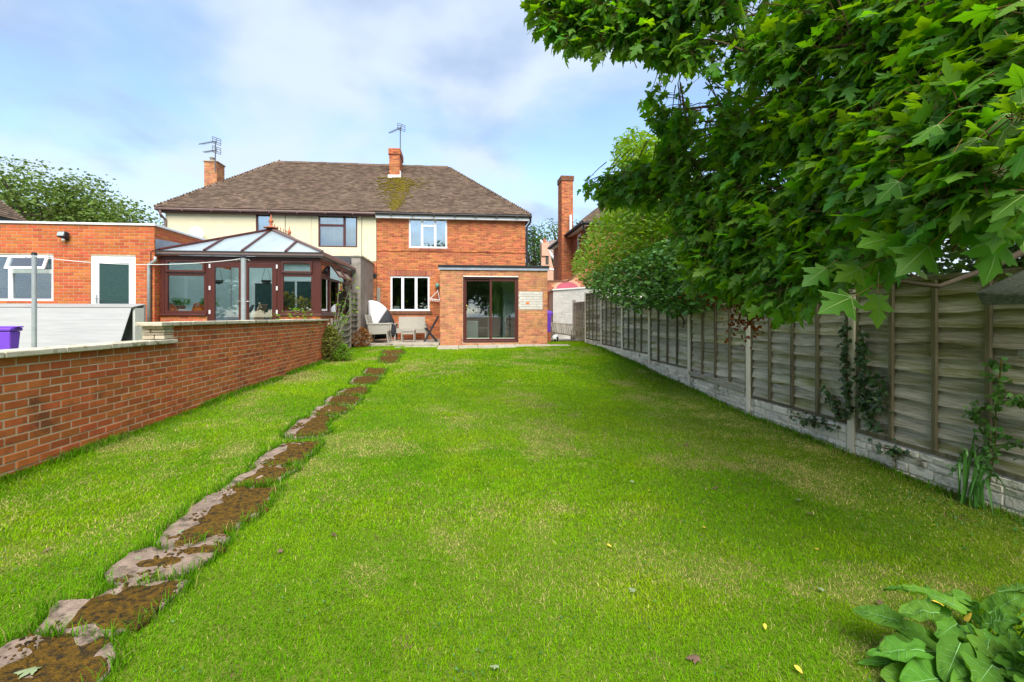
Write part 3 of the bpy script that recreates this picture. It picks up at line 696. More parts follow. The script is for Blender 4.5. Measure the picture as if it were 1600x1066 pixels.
for (a, b_) in ((CXL + .092, xd0 - .003), (xd1 + .003, CXR - .162)):
    window_unit(cv, CY + .02, a, b_, CS + .001, CT - .052, 0.075, 'brown', hbars=((a, b_, trz),), gm='glass_cons', bar=0.085)
    # opening top light, standing proud
    s = MB(); z0, z1 = trz + .045, CT - .075; x0, x1 = a + .04, b_ - .04
    s.box(x0, x1, CY - .02, CY + .018, z0, z0 + .05).box(x0, x1, CY - .02, CY + .018, z1 - .05, z1).box(x0, x0 + .05, CY - .02, CY + .018, z0 + .05, z1 - .05).box(x1 - .05, x1, CY - .02, CY + .018, z0 + .05, z1 - .05)
    so = s.build('top_light', 'brown', cv, bevel=0.006)
    MB().box((x0 + x1) / 2 - .2, (x0 + x1) / 2 + .2, CY - .027, CY - .021, z1 - .03, z1 - .015).build('trickle_vent', 'black', so)
# French doors
xm = (xd0 + xd1) / 2
fd = MB().box(xd0, xd0 + .07, CY + .02, CY + .09, CB, CT - .052).box(xd1 - .07, xd1, CY + .02, CY + .09, CB, CT - .052).box(xd0 + .07, xd1 - .07, CY + .02, CY + .09, CT - .12, CT - .052)
fd.build('door_frame', 'brown', cv, bevel=0.005)
for (a, b_, hs) in ((xd0 + .073, xm - .003, 1), (xm + .003, xd1 - .073, -1)):
    s = MB(); t = 0.115; zt = CT - .124
    s.box(a, a + t, CY + .0, CY + .06, CB + .03, zt).box(b_ - t, b_, CY + .0, CY + .06, CB + .03, zt).box(a + t, b_ - t, CY + .0, CY + .06, zt - t, zt).box(a + t, b_ - t, CY + .0, CY + .06, CB + .03, CB + .25)
    d = s.build('french_door', 'brown', cv, bevel=0.006)
    MB().box(a + t - .004, b_ - t + .004, CY + .025, CY + .037, CB + .246, zt - t + .004).build('pane', 'glass_cons', d)
    hx = (b_ - .04) if hs > 0 else (a + .04)
    MB().box(hx - .015, hx + .015, CY - .012, CY + .0, Z(.22), Z(.45)).tube([(hx, CY - .01, Z(.37)), (hx, CY - .05, Z(.37)), (hx - hs * .12, CY - .05, Z(.37))], .009, 6).build('door_handle', 'chrome', d)
    gx = a - .004 if hs > 0 else b_ + .004
    for zz_ in (Z(.1), Z(.7), Z(1.25)): MB().box(gx - .018, gx + .018, CY - .012, CY + .018, zz_ - .05, zz_ + .05).build('hinge', 'white', d, bevel=0.006)
# right side glazing (faces the garden)
def side_win(y0, y1, z0, z1, frm=.06):
    b = MB(); x0, x1 = CXR - .09, CXR - .015
    b.box(x0, x1, y0, y1, z0, z0 + frm).box(x0, x1, y0, y1, z1 - frm, z1).box(x0, x1, y0, y0 + frm, z0 + frm, z1 - frm).box(x0, x1, y1 - frm, y1, z0 + frm, z1 - frm)
    o = b.build('side_window', 'brown', cv, bevel=0.006)
    MB().box(x0 + .03, x0 + .04, y0 + frm - .004, y1 - frm + .004, z0 + frm - .004, z1 - frm + .004).build('pane', 'glass_cons', o)
    return o
ys = np.linspace(CY + .102, CYB, 5)
for i in range(4):
    side_win(ys[i] + .002, ys[i + 1] - .002, CS + .001, trz - .002)
    if i in (0, 3): side_win(ys[i] + .002, ys[i + 1] - .002, trz + .002, CT - .052)
    else:
        b = MB(); y0, y1 = ys[i] + .03, ys[i + 1] - .03; z0, z1 = trz + .03, CT - .06; op = 0.22
        def sp(y, t, o): return (CXR - .02 + op * (1 - t) + o, y, z0 + (z1 - z0) * t)
        for (a, c, d, e) in ((y0, y1, 0, .16), (y0, y1, .84, 1), (y0, y0 + .06, .16, .84), (y1 - .06, y1, .16, .84)):
            b.hexa([sp(a, d, 0), sp(a, d, .045), sp(c, d, .045), sp(c, d, 0), sp(a, e, 0), sp(a, e, .045), sp(c, e, .045), sp(c, e, 0)])
        o = b.build('top_light', 'brown', cv, bevel=0.004)
        MB().hexa([sp(y0 + .05, .1, .015), sp(y0 + .05, .1, .025), sp(y1 - .05, .1, .025), sp(y1 - .05, .1, .015), sp(y0 + .05, .9, .015), sp(y0 + .05, .9, .025), sp(y1 - .05, .9, .025), sp(y1 - .05, .9, .015)]).build('pane', 'glass_bright', o)
# gutter
g = MB(); gz0, gz1 = CT + .045, CT + .15
g.box(CXL - .05, CXR + .10, CY - .11, CY + .0, gz0, gz1).box(CXR + .0, CXR + .10, CY + .001, CYB + .05, gz0, gz1)
g.build('gutter', 'brown_light', cv, bevel=0.02)
MB().box(CXL - .06, CXR + .11, CY - .118, CY - .111, gz1 - .03, gz1 + .005).box(CXL - .06, CXR + .11, CY - .118, CY - .111, gz0 - .0, gz0 + .03).build('gutter_lip', 'felt', cv)
# roof: front hip, side slopes, ridge running back
RZ0 = CT + .155; AP = at_y(430, 360, 14.78); RXm = (CXL + CXR) / 2; AP.x = RXm; RZ1 = AP.z
Fl, Fr = Vector((CXL + .02, CY - .06, RZ0)), Vector((CXR + .06, CY - .06, RZ0))
Bl, Br = Vector((CXL + .02, CYB, RZ0)), Vector((CXR + .06, CYB, RZ0)); RB = Vector((RXm, CYB, RZ1))
def poly_sheet(pts, th=.025):
    n = (pts[1] - pts[0]).cross(pts[2] - pts[0]).normalized() * th
    b = MB(); k = len(pts)
    b.v = [tuple(p) for p in pts] + [tuple(p - n) for p in pts]
    b.f = [tuple(range(k)), tuple(reversed(range(k, 2 * k)))] + [(i, k + i, k + (i + 1) % k, (i + 1) % k) for i in range(k)]
    return b
MATS_roof = bpy.data.materials.new('roof_glazing'); MATS_roof.use_nodes = True
_n, _l = MATS_roof.node_tree.nodes, MATS_roof.node_tree.links
_b = _n['Principled BSDF']; _b.inputs['Base Color'].default_value = (0.74, 0.82, 0.88, 1); _b.inputs['Roughness'].default_value = 0.12
_b.inputs['Coat Weight'].default_value = 0.6; _b.inputs['Coat Roughness'].default_value = 0.03
_t = _n.new('ShaderNodeBsdfTranslucent'); _t.inputs[0].default_value = (0.75, 0.84, 0.86, 1)
_m = _n.new('ShaderNodeMixShader'); _m.inputs[0].default_value = 0.5
_l.new(_b.outputs[0], _m.inputs[1]); _l.new(_t.outputs[0], _m.inputs[2])
_tr = _n.new('ShaderNodeBsdfTransparent'); _tr.inputs[0].default_value = (0.92, 0.97, 1, 1)
_m2 = _n.new('ShaderNodeMixShader'); _m2.inputs[0].default_value = 0.42
_l.new(_m.outputs[0], _m2.inputs[1]); _l.new(_tr.outputs[0], _m2.inputs[2]); _l.new(_m2.outputs[0], _n['Material Output'].inputs['Surface'])
M['roof_glazing'] = MATS_roof
# front face split by glazing bars
def on_front(t, up): # t along the eave 0..1, up 0..1 towards the hip line above it
    e = Fl.lerp(Fr, t)
    h = Fl.lerp(AP, t * 2) if t <= .5 else Fr.lerp(AP, (1 - t) * 2)
    return e.lerp(h, up)
tb = [0, .27, .5, .77, 1]
for i in range(4):
    a, b_ = tb[i], tb[i + 1]
    pts = [on_front(a, 0), on_front(b_, 0), on_front(b_, 1)] + ([on_front(a, 1)] if a > 0 else [])
    if b_ == 1: pts = [on_front(a, 0), on_front(1, 0), on_front(a, 1)]
    if a == 0: pts = [on_front(0, 0), on_front(b_, 0), on_front(b_, 1)]
    poly_sheet(pts).build('roof_panel', 'roof_glazing', cv)
for (E0, E1, sgn) in ((Fr, Br, 1), (Fl, Bl, -1)):
    segs = 4
    def upper(t):
        y = E0.y + (E1.y - E0.y) * t
        if y < AP.y: return E0.lerp(AP, (y - E0.y) / (AP.y - E0.y))
        return Vector((RXm, y, RZ1))
    tk = [0, .3, (AP.y - E0.y) / (E1.y - E0.y), .8, 1]
    for i in range(4):
        a, b_ = tk[i], tk[i + 1]
        pts = [E0.lerp(E1, a), E0.lerp(E1, b_), upper(b_)] + ([upper(a)] if a > 0 else [])
        if sgn < 0: pts.reverse()
        poly_sheet(pts).build('roof_panel', 'roof_glazing', cv)
        if 0 < a: MB().bar(E0.lerp(E1, a) + Vector((0, 0, .015)), upper(a) + Vector((0, 0, .015)), .05, .05).build('glazing_bar', 'brown', cv, bevel=.008)
for t in tb[1:-1]: MB().bar(on_front(t, -0.01) + Vector((0, -.01, .02)), on_front(t, 1) + Vector((0, 0, .02)), .055, .05).build('glazing_bar', 'brown', cv, bevel=.008)
for E in (Fl, Fr): MB().bar(E + Vector((0, 0, .03)), AP + Vector((0, 0, .03)), .085, .06).build('hip_bar', 'brown_light' if E is Fr else 'brown', cv, bevel=.012)
rd = MB().box(RXm - .09, RXm + .09, AP.y - .10, CYB, RZ1 + .02, RZ1 + .07).build('ridge', 'brown', cv, bevel=.01)
MB().lathe((RXm, AP.y - .02, RZ1 + .055), [(.20, 0), (.20, .015), (.10, .045), (.05, .06), (.035, .10), (.05, .12), (.03, .14), (.065, .18), (.07, .21), (.05, .25), (.02, .28), (.025, .31), (.004, .40)], 14).build('finial', 'terracotta', cv, smooth=True)
for k in range(1, 6):
    y = AP.y + .02 + k * .24; h = .16
    MB().lathe((RXm, y, RZ1 + .07), [(.016, 0), (.010, h * .5), (.022, h * .6), (.003, h)], 8).build('ridge_crest', 'terracotta', cv)
MB().lathe((RXm, AP.y + 1.5, RZ1 + .055), [(.05, 0), (.035, .06), (.05, .10), (.065, .14), (.045, .19), (.02, .22), (.003, .36)], 12).build('finial', 'terracotta', cv, smooth=True)
# the rooms: back wall of the conservatory, floor
MB().box(CXL - .0, CXR - .23, CY + .23, CYB, CB - .05, CB + .03).build('floor', 'mortar_grey', cv)
MB().box(CXL - .02, CXL + .012, CY + .17, CYB, CB + .031, CT + .03).build('inner_wall', 'mint', cv)

# ---- things inside the conservatory
def pot_plant(name, loc, r, h, label, cat, leafm, spread, leaf_h, n, tmpl, size, potm='terracotta', box=None, heads=None):
    o = root(name, loc, label, cat)
    x, y, z = loc
    if box: MB().hexa([(x - box * .9, y - .08, z), (x + box * .9, y - .08, z), (x + box * .9, y + .08, z), (x - box * .9, y + .08, z), (x - box, y - .1, z + h), (x + box, y - .1, z + h), (x + box, y + .1, z + h), (x - box, y + .1, z + h)]).build('planter', potm, o, bevel=.008)
    else: MB().lathe(loc, [(r * .72, 0), (r * .95, h * .82), (r * 1.06, h * .83), (r * 1.06, h), (r * .9, h), (r * .85, h * .9)], 18).build('pot', potm, o, smooth=False)
    a = rng.uniform(0, 2 * np.pi, n); q = np.sqrt(rng.uniform(0, 1, n))
    w = (box or spread)
    pos = np.stack([x + w * q * np.cos(a), y + min(spread, .16) * q * np.sin(a), z + h + rng.uniform(0, 1, n) * leaf_h], 1)
    d = np.stack([np.cos(a), np.sin(a), rng.uniform(-.2, .9, n)], 1); nr = rng.normal(0, .5, (n, 3)) + np.array([0, 0, 1.])
    v, f = scatter(tmpl[0], tmpl[1], pos, rot_from(nr, d), rng.uniform(.7, 1.3, n) * size)
    me = fast_mesh('foliage', v - np.array(loc), f, leafm); p = place('foliage', me, o, loc)
    st = MB()
    for k in range(7):
        b = 2 * math.pi * k / 7; st.tube([(x, y, z + h * .9), (x + w * .5 * math.cos(b), y + .06 * math.sin(b), z + h + leaf_h * .7)], .006, 5)
    st.build('stem', 'leaf_weed', o)
    if heads:
        m_ = 60; a = rng.uniform(0, 2 * np.pi, m_); q = np.sqrt(rng.uniform(0, 1, m_))
        pos = np.stack([x + w * q * np.cos(a), y + .12 * q * np.sin(a), z + h + leaf_h * rng.uniform(.5, 1.15, m_)], 1)
        v, f = scatter(OVAL_T[0], OVAL_T[1], pos, rot_from(rng.normal(0, 1, (m_, 3)), rng.normal(0, 1, (m_, 3)) + np.array([0, 0, .5])), rng.uniform(.05, .09, m_))
        place('flower_heads', fast_mesh('flower_heads', v - np.array(loc), f, heads), o, loc)
    return o
sill_in = CY + .24
def inside_sill(parent, x0, x1): MB().box(x0, x1, CY + .17, CY + .36, CS - .045, CS - .012).build('inner_sill', 'white', parent)
inside_sill(cv, CXL + .1, xd0); inside_sill(cv, xd1, CXR - .2)
zs_ = CS - .012
for u, lab in ((265, 'round orange cane basket on the conservatory sill near the downpipe'), (310, 'round orange cane basket by the French doors inside the conservatory')):
    x = at_y(u, 0, sill_in).x
    o = root('cane_basket', (x, sill_in, zs_), lab, 'basket', 'orange baskets on the conservatory sill')
    b = MB()
    for k in range(9):
        aa = math.pi * (k + .5) / 9
        b.tube([(x + .17 * math.cos(t), sill_in - .03 + .06 * math.sin(3 * t), zs_ + .02 + .26 * math.sin(t) * (0.35 + .65 * math.sin(aa))) for t in np.linspace(0, math.pi, 9)], .012, 5)
    b.build('hoops', 'orange', o)
    MB().sphere((x, sill_in + .02, zs_ + .11), .12, 12, 8, (1, .5, .85)).build('basket_body', 'orange', o, smooth=True)
    pot_plant('potted_plant', (x + .05, sill_in + .42, zs_ + .0), .10, .22, 'leafy green pot plant behind the orange basket ' + ('at the sill end' if u < 290 else 'by the French doors'), 'plant', 'leaf_pot', .2, .18, 160, OVAL_T, .07)
cx_ = at_y(287, 0, sill_in).x
o = root('crown_planter', (cx_, sill_in - .02, zs_), 'small white crown-shaped planter on the conservatory sill', 'planter')
b = MB().box(cx_ - .09, cx_ + .09, sill_in - .07, sill_in + .05, zs_, zs_ + .10)
for k in range(5): b.box(cx_ - .09 + k * .037, cx_ - .066 + k * .037, sill_in - .068, sill_in + .048, zs_ + .1005, zs_ + .135)
b.build('body', 'white', o)
pot_plant('flower_pot', (at_y(444, 0, sill_in + .05).x, sill_in + .05, zs_), .13, .19, 'round terracotta pot of yellow flowers on the conservatory sill', 'plant', 'leaf_weed', .22, .32, 190, OVAL_T, .08, heads='blossom')
pot_plant('window_box', (at_y(476, 0, sill_in).x, sill_in, zs_), .1, .09, 'long terracotta trough of dry grasses on the conservatory sill', 'plant', 'leaf_weed', .2, .28, 220, (np.array([[-.03, 0, 0], [.03, 0, 0], [0, 1, -.1]], float), np.array([[0, 1, 2]])), .25, box=.26, heads='blossom')
# dining table and chairs behind the French doors
tx, ty = at_y(346, 0, 14.1).x, 14.1
o = root('dining_table', (tx, ty, CB + .03), 'dining table under a pale blue cloth inside the conservatory', 'table')
MB().box(tx - .5, tx + .35, ty - .4, ty + .4, CB + .74, CB + .77).build('table_top', 'wood_grey', o)
MB().box(tx - .52, tx + .37, ty - .42, ty + .42, CB + .771, CB + .78).box(tx - .52, tx + .37, ty - .425, ty - .421, CB + .5, CB + .78).box(tx + .371, tx + .375, ty - .42, ty + .42, CB + .5, CB + .78).build('tablecloth', 'blue_cloth', o)
for sx in (-.45, .3):
    for sy in (-.35, .35): MB().box(tx + sx - .03, tx + sx + .03, ty + sy - .03, ty + sy + .03, CB + .03, CB + .74).build('leg', 'wood_grey', o)
def dining_chair(x, y, rz, m, label):
    o = root('dining_chair', (x, y, CB + .03), label, 'chair', 'upholstered chairs in the conservatory')
    c, s = math.cos(rz), math.sin(rz); base = Vector((x, y, CB + .03))
    def T(px, py, pz): return (base.x + c * px - s * py, base.y + s * px + c * py, base.z + pz)
    def bx(mb, x0, x1, y0, y1, z0, z1, sh=0): return mb.hexa([T(x0, y0, z0), T(x1, y0, z0), T(x1, y1, z0), T(x0, y1, z0), T(x0, y0 + sh, z1), T(x1, y0 + sh, z1), T(x1, y1 + sh, z1), T(x0, y1 + sh, z1)])
    bx(MB(), -.23, .23, -.23, .23, .36, .48).build('seat', m, o, bevel=.03)
    bx(bx(MB(), -.23, .23, .16, .24, .481, .8, .06), -.21, .21, .222, .298, .801, 1.02, .10).build('backrest', m, o, bevel=.03)
    for px in (-.19, .19):
        for py in (-.19, .19): bx(MB(), px - .022, px + .022, py - .022, py + .022, 0, .36).build('leg', 'dark_slat', o)
dining_chair(at_y(372, 0, 13.9).x, 13.9, math.radians(-70), 'grey_cloth', 'grey upholstered dining chair pulled up to the blue-clothed table')
dining_chair(at_y(391, 0, 13.75).x, 13.75, math.radians(-95), 'brick_pale', 'striped brownish dining chair behind the right-hand French door')
dining_chair(at_y(412, 0, 13.8).x, 13.8, math.radians(-80), 'grey_cloth', 'dark grey high-backed dining chair next to the striped one')
for u, d_, hl in ((288, 14.2, 'over the orange cane baskets'), (341, 14.2, 'behind the left-hand French door'), (416, 14.2, 'behind the right-hand French door')):
    p = at_y(u, 431 if u < 300 else 439, d_)
    o = root('hanging_basket', p, 'round dark hanging basket ' + hl, 'basket', 'hanging baskets in the conservatory')
    MB().lathe(p, [(.03, -.09), (.10, -.06), (.13, 0), (.135, .015), (.12, .015)], 14).build('bowl', 'fabric_dark', o, smooth=True)
    MB().tube([p + Vector((.12, 0, 0)), p + Vector((0, 0, .5)), p + Vector((-.12, 0, 0))], .006, 5).build('hanger', 'black', o)

# ================================================================== CREAM HOUSE (left half of the pair) and BRICK HOUSE (right half)
HY, HXL, HXP, HXR = 19.0, -10.72, -3.18, 2.565
HB, HE = Z(-0.95), Z(3.86)            # base, wall top
EVY, RDY, EVZ, RDZ = 18.72, 22.5, Z(3.93), Z(6.82)
EXL, EXR, RXL, RXR = -10.92, 2.72, -8.05, -0.55
BYK = RDY + (RDY - EVY)
ch = root('cream_house', ((HXL + HXP) / 2, 22, HB), 'cream rendered left house of the pair with brown window frames and brown gutter', 'house')
bh = root('brick_house', ((HXP + HXR) / 2, 22, HB), 'orange-red brick right house of the pair with white windows and black gutter', 'house')
# cream walls
cw = [(at_y(400, 0, HY).x, at_y(424, 0, HY).x, at_y(410, 366, HY).z, at_y(410, 331, HY).z), (at_y(497.5, 0, HY).x, at_y(558.5, 0, HY).x, at_y(528, 386.5, HY).z, at_y(528, 336, HY).z)]
CRZ = at_y(588, 408.5, HY).z
mb = MB(); backing(mb, (HXL, HY, 0), (1, 0, 0), HXP - HXL, CRZ, HE, 0.28, [(a - HXL, b_ - HXL, c, d) for a, b_, c, d in cw], recess=-0.02)
mb.box(HXL, HXL + .28, HY + .281, 26, HB, HE)
mb.build('rendered_wall', 'cream', ch)
mb = MB(); backing(mb, (-3.52, HY, 0), (1, 0, 0), HXP + 3.52, HB, CRZ - .001, .28)
mb.box(HXL, -3.53, HY + .02, HY + .28, HB, CRZ - .001)
mb.box(HXL + .3, HXP - .0, 25.7, 26, HB, HE)
wl_ = mb.build('lower_wall', 'mortar_grey', ch)
lay_bricks(wl_, (-3.52, HY, 0), (1, 0, 0), HXP + 3.52, HB, CRZ - .004, 'brick_house', parts=0)
brn = [window_unit(ch, HY + .0, *cw[0], .06, 'brown', gm='glass_bright', depth=.08)]
xm_ = at_y(538, 0, HY).x
window_unit(ch, HY + .0, *cw[1], .055, 'brown', vbars=(xm_,), hbars=((cw[1][0], xm_, at_y(515, 352, HY).z),), gm='glass_bright', bar=.085, depth=.08)
for i, (a, b_, c, d) in enumerate(cw):
    MB().box(a + .05, b_ - .05, HY + .18, HY + .19, c + .03, d - .03).build('window_blind', 'blind', ch)
    if i: 
        for u in (506, 521, 549): 
            x = at_y(u, 0, HY).x; MB().box(x - .012, x + .012, HY + .12, HY + .13, c + .05, d - .05).build('glazing_strip', 'white', ch)
for u in (446, 487, 565.5):
    x = at_y(u, 0, HY).x; z1_ = HE - .02; z0_ = CRZ + .1 if u > 500 else CRZ + .02
    MB().box(x - (.010 if u != 487 else .005), x + (.010 if u != 487 else .005), HY - .026, HY - .021, z0_, z1_).build('cable', 'felt' if u != 487 else 'mortar_grey', ch)
x = at_y(563, 337, HY).x
MB().sphere((x, HY - .06, at_y(563, 338, HY).z), .055).build('security_light', 'white', ch, smooth=True)
for u in (334, 457): 
    p = at_y(u, 331.5, HY); MB().box(p.x - .11, p.x + .11, HY - .03, HY - .021, p.z - .03, p.z + .02).build('air_vent', 'mortar_grey', ch)
p = at_y(307, 366, HY - .25)
dish = MB().lathe((0, 0, 0), [(.02, .06), (.12, .045), (.22, .015), (.27, 0), (.265, -.01), (.2, .0)], 20)
rotm = Matrix.Rotation(math.radians(-78), 4, 'X'); dish.v = [tuple(rotm @ Vector(v) + p) for v in dish.v]
dish.tube([p + Vector((0, .02, 0)), p + Vector((0, .26, -.05))], .015, 6)
dish.build('satellite_dish', 'white_dirty', ch, smooth=True)
# brick facade of the right house
w1 = (at_y(610, 0, HY).x, at_y(671, 0, HY).x, at_y(640, 486, HY).z, at_y(640, 431.5, HY).z)
w2 = (at_y(639, 0, HY).x, at_y(698.5, 0, HY).x, at_y(668, 388, HY).z, at_y(668, 339.5, HY).z)
EXTL, EXTR, EXY = -0.66, 2.905, 16.0
EXB, EXT = Z(-0.97), Z(1.545)
hops = [(a - HXP, b_ - HXP, c, d) for a, b_, c, d in (w1, w2)]
mb = MB(); backing(mb, (HXP, HY, 0), (1, 0, 0), HXR - HXP, HB, HE, .28, hops)
backing(mb, (HXR, HY + .02, 0), (0, 1, 0), 7, HB, HE, .28)
mb.box(HXP, HXR - .3, 25.7, 26, HB, HE)
bw = mb.build('wall', 'mortar_orange', bh)
solz = w1[3]
lay_bricks(bw, (HXP, HY, 0), (1, 0, 0), HXR - HXP, HB, HE, 'brick_house', hops + [(w1[0] - HXP - .12, w1[1] - HXP + .12, solz, solz + .215), (w1[0] - HXP - .06, w1[1] - HXP + .06, w1[2] - .12, w1[2]), (w2[0] - HXP - .03, w2[1] - HXP + .03, w2[2] - .10, w2[2])],
           keep=lambda a, b, c, d: not (a + HXP > EXTL + .1 and d < EXT), parts=0)
lay_bricks(bw, (HXR, HY, 0), (0, 1, 0), 7, HB, HE, 'brick_house', parts=0)
b = MB(); x = w1[0] - .115
while x < w1[1] + .11:
    b.box(x, x + .065, HY - .002, HY + .03, solz + .004, solz + .211); x += .075
b.build('soldier_course', 'brick_brown', bh, kind='stuff')
b = MB(); x = w1[0] - .055
while x < w1[1] + .05:
    b.box(x, x + .068, HY - .05, HY + .03, w1[2] - .115, w1[2] - .005); x += .075
b.build('brick_sill', 'brick_dark', bh, kind='stuff')
b = MB(); x = w2[0] - .02
while x < w2[1] + .02:
    b.box(x, x + .20, HY - .04, HY + .03, w2[2] - .095, w2[2] - .01); x += .21
b.build('brick_sill', 'brick_brown', bh, kind='stuff')
zc_ = at_y(760, 394.5, HY).z
b = MB(); x = HXP + .01
while x < HXR - .05:
    e = min(x + .215, HXR); b.box(x, e, HY - .028, HY + .01, zc_ + random.uniform(-.003, .003), zc_ + .055); x += .225
b.build('string_course', 'brick_house', bh, kind='stuff')
window_unit(bh, HY + .03, *w1, .065, 'white', vbars=(at_y(629, 0, HY).x, at_y(650, 0, HY).x), bar=.10, gm='glass', depth=.08)
xa, xb = at_y(659.5, 0, HY).x, at_y(680, 0, HY).x
window_unit(bh, HY + .0, *w2, .06, 'white', vbars=(xa, xb), hbars=((xa, xb, at_y(670, 353, HY).z),), bar=.085, gm='glass_bright', depth=.08)
MB().box(w2[0] + .05, w2[1] - .05, HY + .2, HY + .21, w2[2], w2[3]).build('window_blind', 'blind', bh)
MB().box(w1[0] - .02, w1[1] + .02, HY - .03, HY + .05, w1[2] - .004, w1[2] + .02).build('window_sill', 'white', bh, bevel=.006)
for u, hh in ((620, .18), (660, .12), (664, .2)):
    x = at_y(u, 0, HY + .3).x; MB().box(x - .12, x + .10, HY + .3, HY + .38, w1[2] + .02, w1[2] + .02 + hh).build('worktop_item', 'white_dirty' if u == 620 else 'grey_cloth', bh, bevel=.02)
p = at_y(585.5, 431, HY)
MB().tube([(p.x, HY + .01, p.z), (p.x, HY - .05, p.z)], .085, 16).build('flue_vent', 'black', bh)
p0, p1 = at_y(592, 450, HY), at_y(592, 475, HY)
MB().box(p0.x - .07, p0.x + .06, HY - .05, HY - .003, p1.z, p0.z).build('wall_plank', 'wood_grey', bh, bevel=.006)
# ---- roof of tiles: one course after another, each tile a wedge
def tiles(parent, eave_a, eave_b, top_a, top_b, x_lo=-1e9, x_hi=1e9, tw=.167, gauge=.105, m='tile', skip=None, shadow=None):
    """slope between the eave line and the top line (trapezium), tiles clipped to the hips by their centre"""
    ea, eb, ta, tb_ = map(Vector, (eave_a, eave_b, top_a, top_b))
    ax = (eb - ea).normalized(); Ltot = (eb - ea).length
    mid_t = (ta + tb_) / 2; rel = mid_t - ea; upv = rel - ax * rel.dot(ax); run = upv.length; upv.normalize()
    nrm = ax.cross(upv).normalized()
    if nrm.z < 0: nrm = -nrm
    sa, sb = (ta - ea).dot(ax), (tb_ - ea).dot(ax)
    V, F = [], []; po = ORG[parent.name]
    n = int(run / gauge) + 1
    for i in range(n):
        r0 = i * gauge; t0 = min(1, (r0 + gauge * .5) / run)
        lo, hi = sa * t0, Ltot + (sb - Ltot) * t0
        s = (i % 2) * tw / 2 - tw
        while s < Ltot + tw:
            a, b_ = max(s + .003, lo - .03), min(s + tw - .003, hi + .03)
            s += tw
            if b_ - a < .02: continue
            c = ea + ax * ((a + b_) / 2)
            if c.x < x_lo or c.x > x_hi: continue
            sag = .036 * abs(mnoise.noise((a * .35, r0 * .5, 3.3)))
            j1, j2 = random.uniform(-.004, .005), random.uniform(-.004, .004)
            p00 = ea + ax * a + upv * (r0 - .012 + j2); p10 = ea + ax * b_ + upv * (r0 - .012 + j2 * .3)
            p01 = p00 + upv * (gauge + .03); p11 = p10 + upv * (gauge + .03)
            th, tl = nrm * (.026 + j1 + sag), nrm * (.006 + sag)
            k = len(V)
            V += [tuple(q - po) for q in (p00, p10, p11, p01, p00 + th, p10 + th, p11 + tl, p01 + tl)]
            F += [(k, k + 1, k + 5, k + 4), (k + 4, k + 5, k + 6, k + 7), (k + 1, k + 2, k + 6, k + 5), (k + 3, k, k + 4, k + 7)]
    me = bpy.data.meshes.new('roof_tiles'); me.from_pydata(V, [], F); me.materials.append(M[m]); me.update()
    o = bpy.data.objects.new('roof_tiles', me); col.objects.link(o); o.parent = parent; o['kind'] = 'stuff'
    return o
def bonnets(parent, a, b, m='tile', step=.125, w=.20):
    a, b = Vector(a), Vector(b); d = (b - a); n = int(d.length / step); d.normalize()
    side = d.cross(Vector((0, 0, 1))).normalized(); up = side.cross(d).normalized()
    mb = MB()
    for i in range(n):
        p = a + d * (i * step); q = p + d * (step * 1.35)
        h0, h1 = .095 + random.uniform(-.008, .008), .055
        mb.v += [tuple(p - side * w / 2 - up * .02), tuple(p + up * h0), tuple(p + side * w / 2 - up * .02), tuple(q - side * w / 2 - up * .04), tuple(q + up * (h1 - .02)), tuple(q + side * w / 2 - up * .04)]
        k = len(mb.v) - 6; mb.f += [(k, k + 1, k + 4, k + 3), (k + 1, k + 2, k + 5, k + 4), (k, k + 2, k + 1)]
    return mb.build('hip_tiles', m, parent, kind='stuff')
def ridge_tiles(parent, a, b, m='tile', w=.24):
    a, b = Vector(a), Vector(b); n = max(1, int((b - a).length / .33)); mb = MB()
    for i in range(n):
        p, q = a.lerp(b, (i + .01) / n), a.lerp(b, (i + .99) / n); dz = random.uniform(-.006, .012)
        prof = [(-w / 2, -.05), (-w * .33, .045), (0, .075), (w * .33, .045), (w / 2, -.05)]
        k = len(mb.v)
        for e in (p, q): mb.v += [(e.x, e.y + x_, e.z + z_ + dz) for x_, z_ in prof]
        mb.f += [(k + j, k + j + 1, k + 6 + j, k + 5 + j) for j in range(4)] + [tuple(k + j for j in range(5)), tuple(k + 9 - j for j in range(5))]
    return mb.build('ridge_tiles', m, parent, kind='stuff')
EA, EB_, TA, TB = (EXL, EVY, EVZ), (EXR, EVY, EVZ), (RXL, RDY, RDZ), (RXR, RDY, RDZ)
BA, BB = (EXL, BYK, EVZ), (EXR, BYK, EVZ)
def deck(parent, pts, m='felt', th=.05):
    return poly_sheet([Vector(p) for p in pts], th).build('roof', m, parent)
def lerp3(a, b, t): return tuple(a[i] + (b[i] - a[i]) * t for i in range(3))
tp = (HXP - EXL) / (EXR - EXL)
PE, PR, PBk = (HXP, EVY, EVZ), (HXP, RDY, RDZ), (HXP, BYK, EVZ)
down = lambda p: (p[0], p[1], p[2] - .005)
rc = deck(ch, [EA, PE, PR, TA]); deck(ch, [BA, EA, TA]); deck(ch, [PBk, BA, TA, PR])
rb = deck(bh, [PE, EB_, TB, PR]); deck(bh, [EB_, BB, TB]); deck(bh, [BB, PBk, PR, TB])
tiles(rc, EA, EB_, TA, TB, x_hi=HXP); tiles(rb, EA, EB_, TA, TB, x_lo=HXP)
tiles(rc, BA, EA, TA, TA, tw=.334, gauge=.21); tiles(rb, EB_, BB, TB, TB, tw=.334, gauge=.21)
bonnets(rc, EA, TA); bonnets(rb, EB_, TB)
ridge_tiles(rc, TA, PR); ridge_tiles(rb, PR, TB)
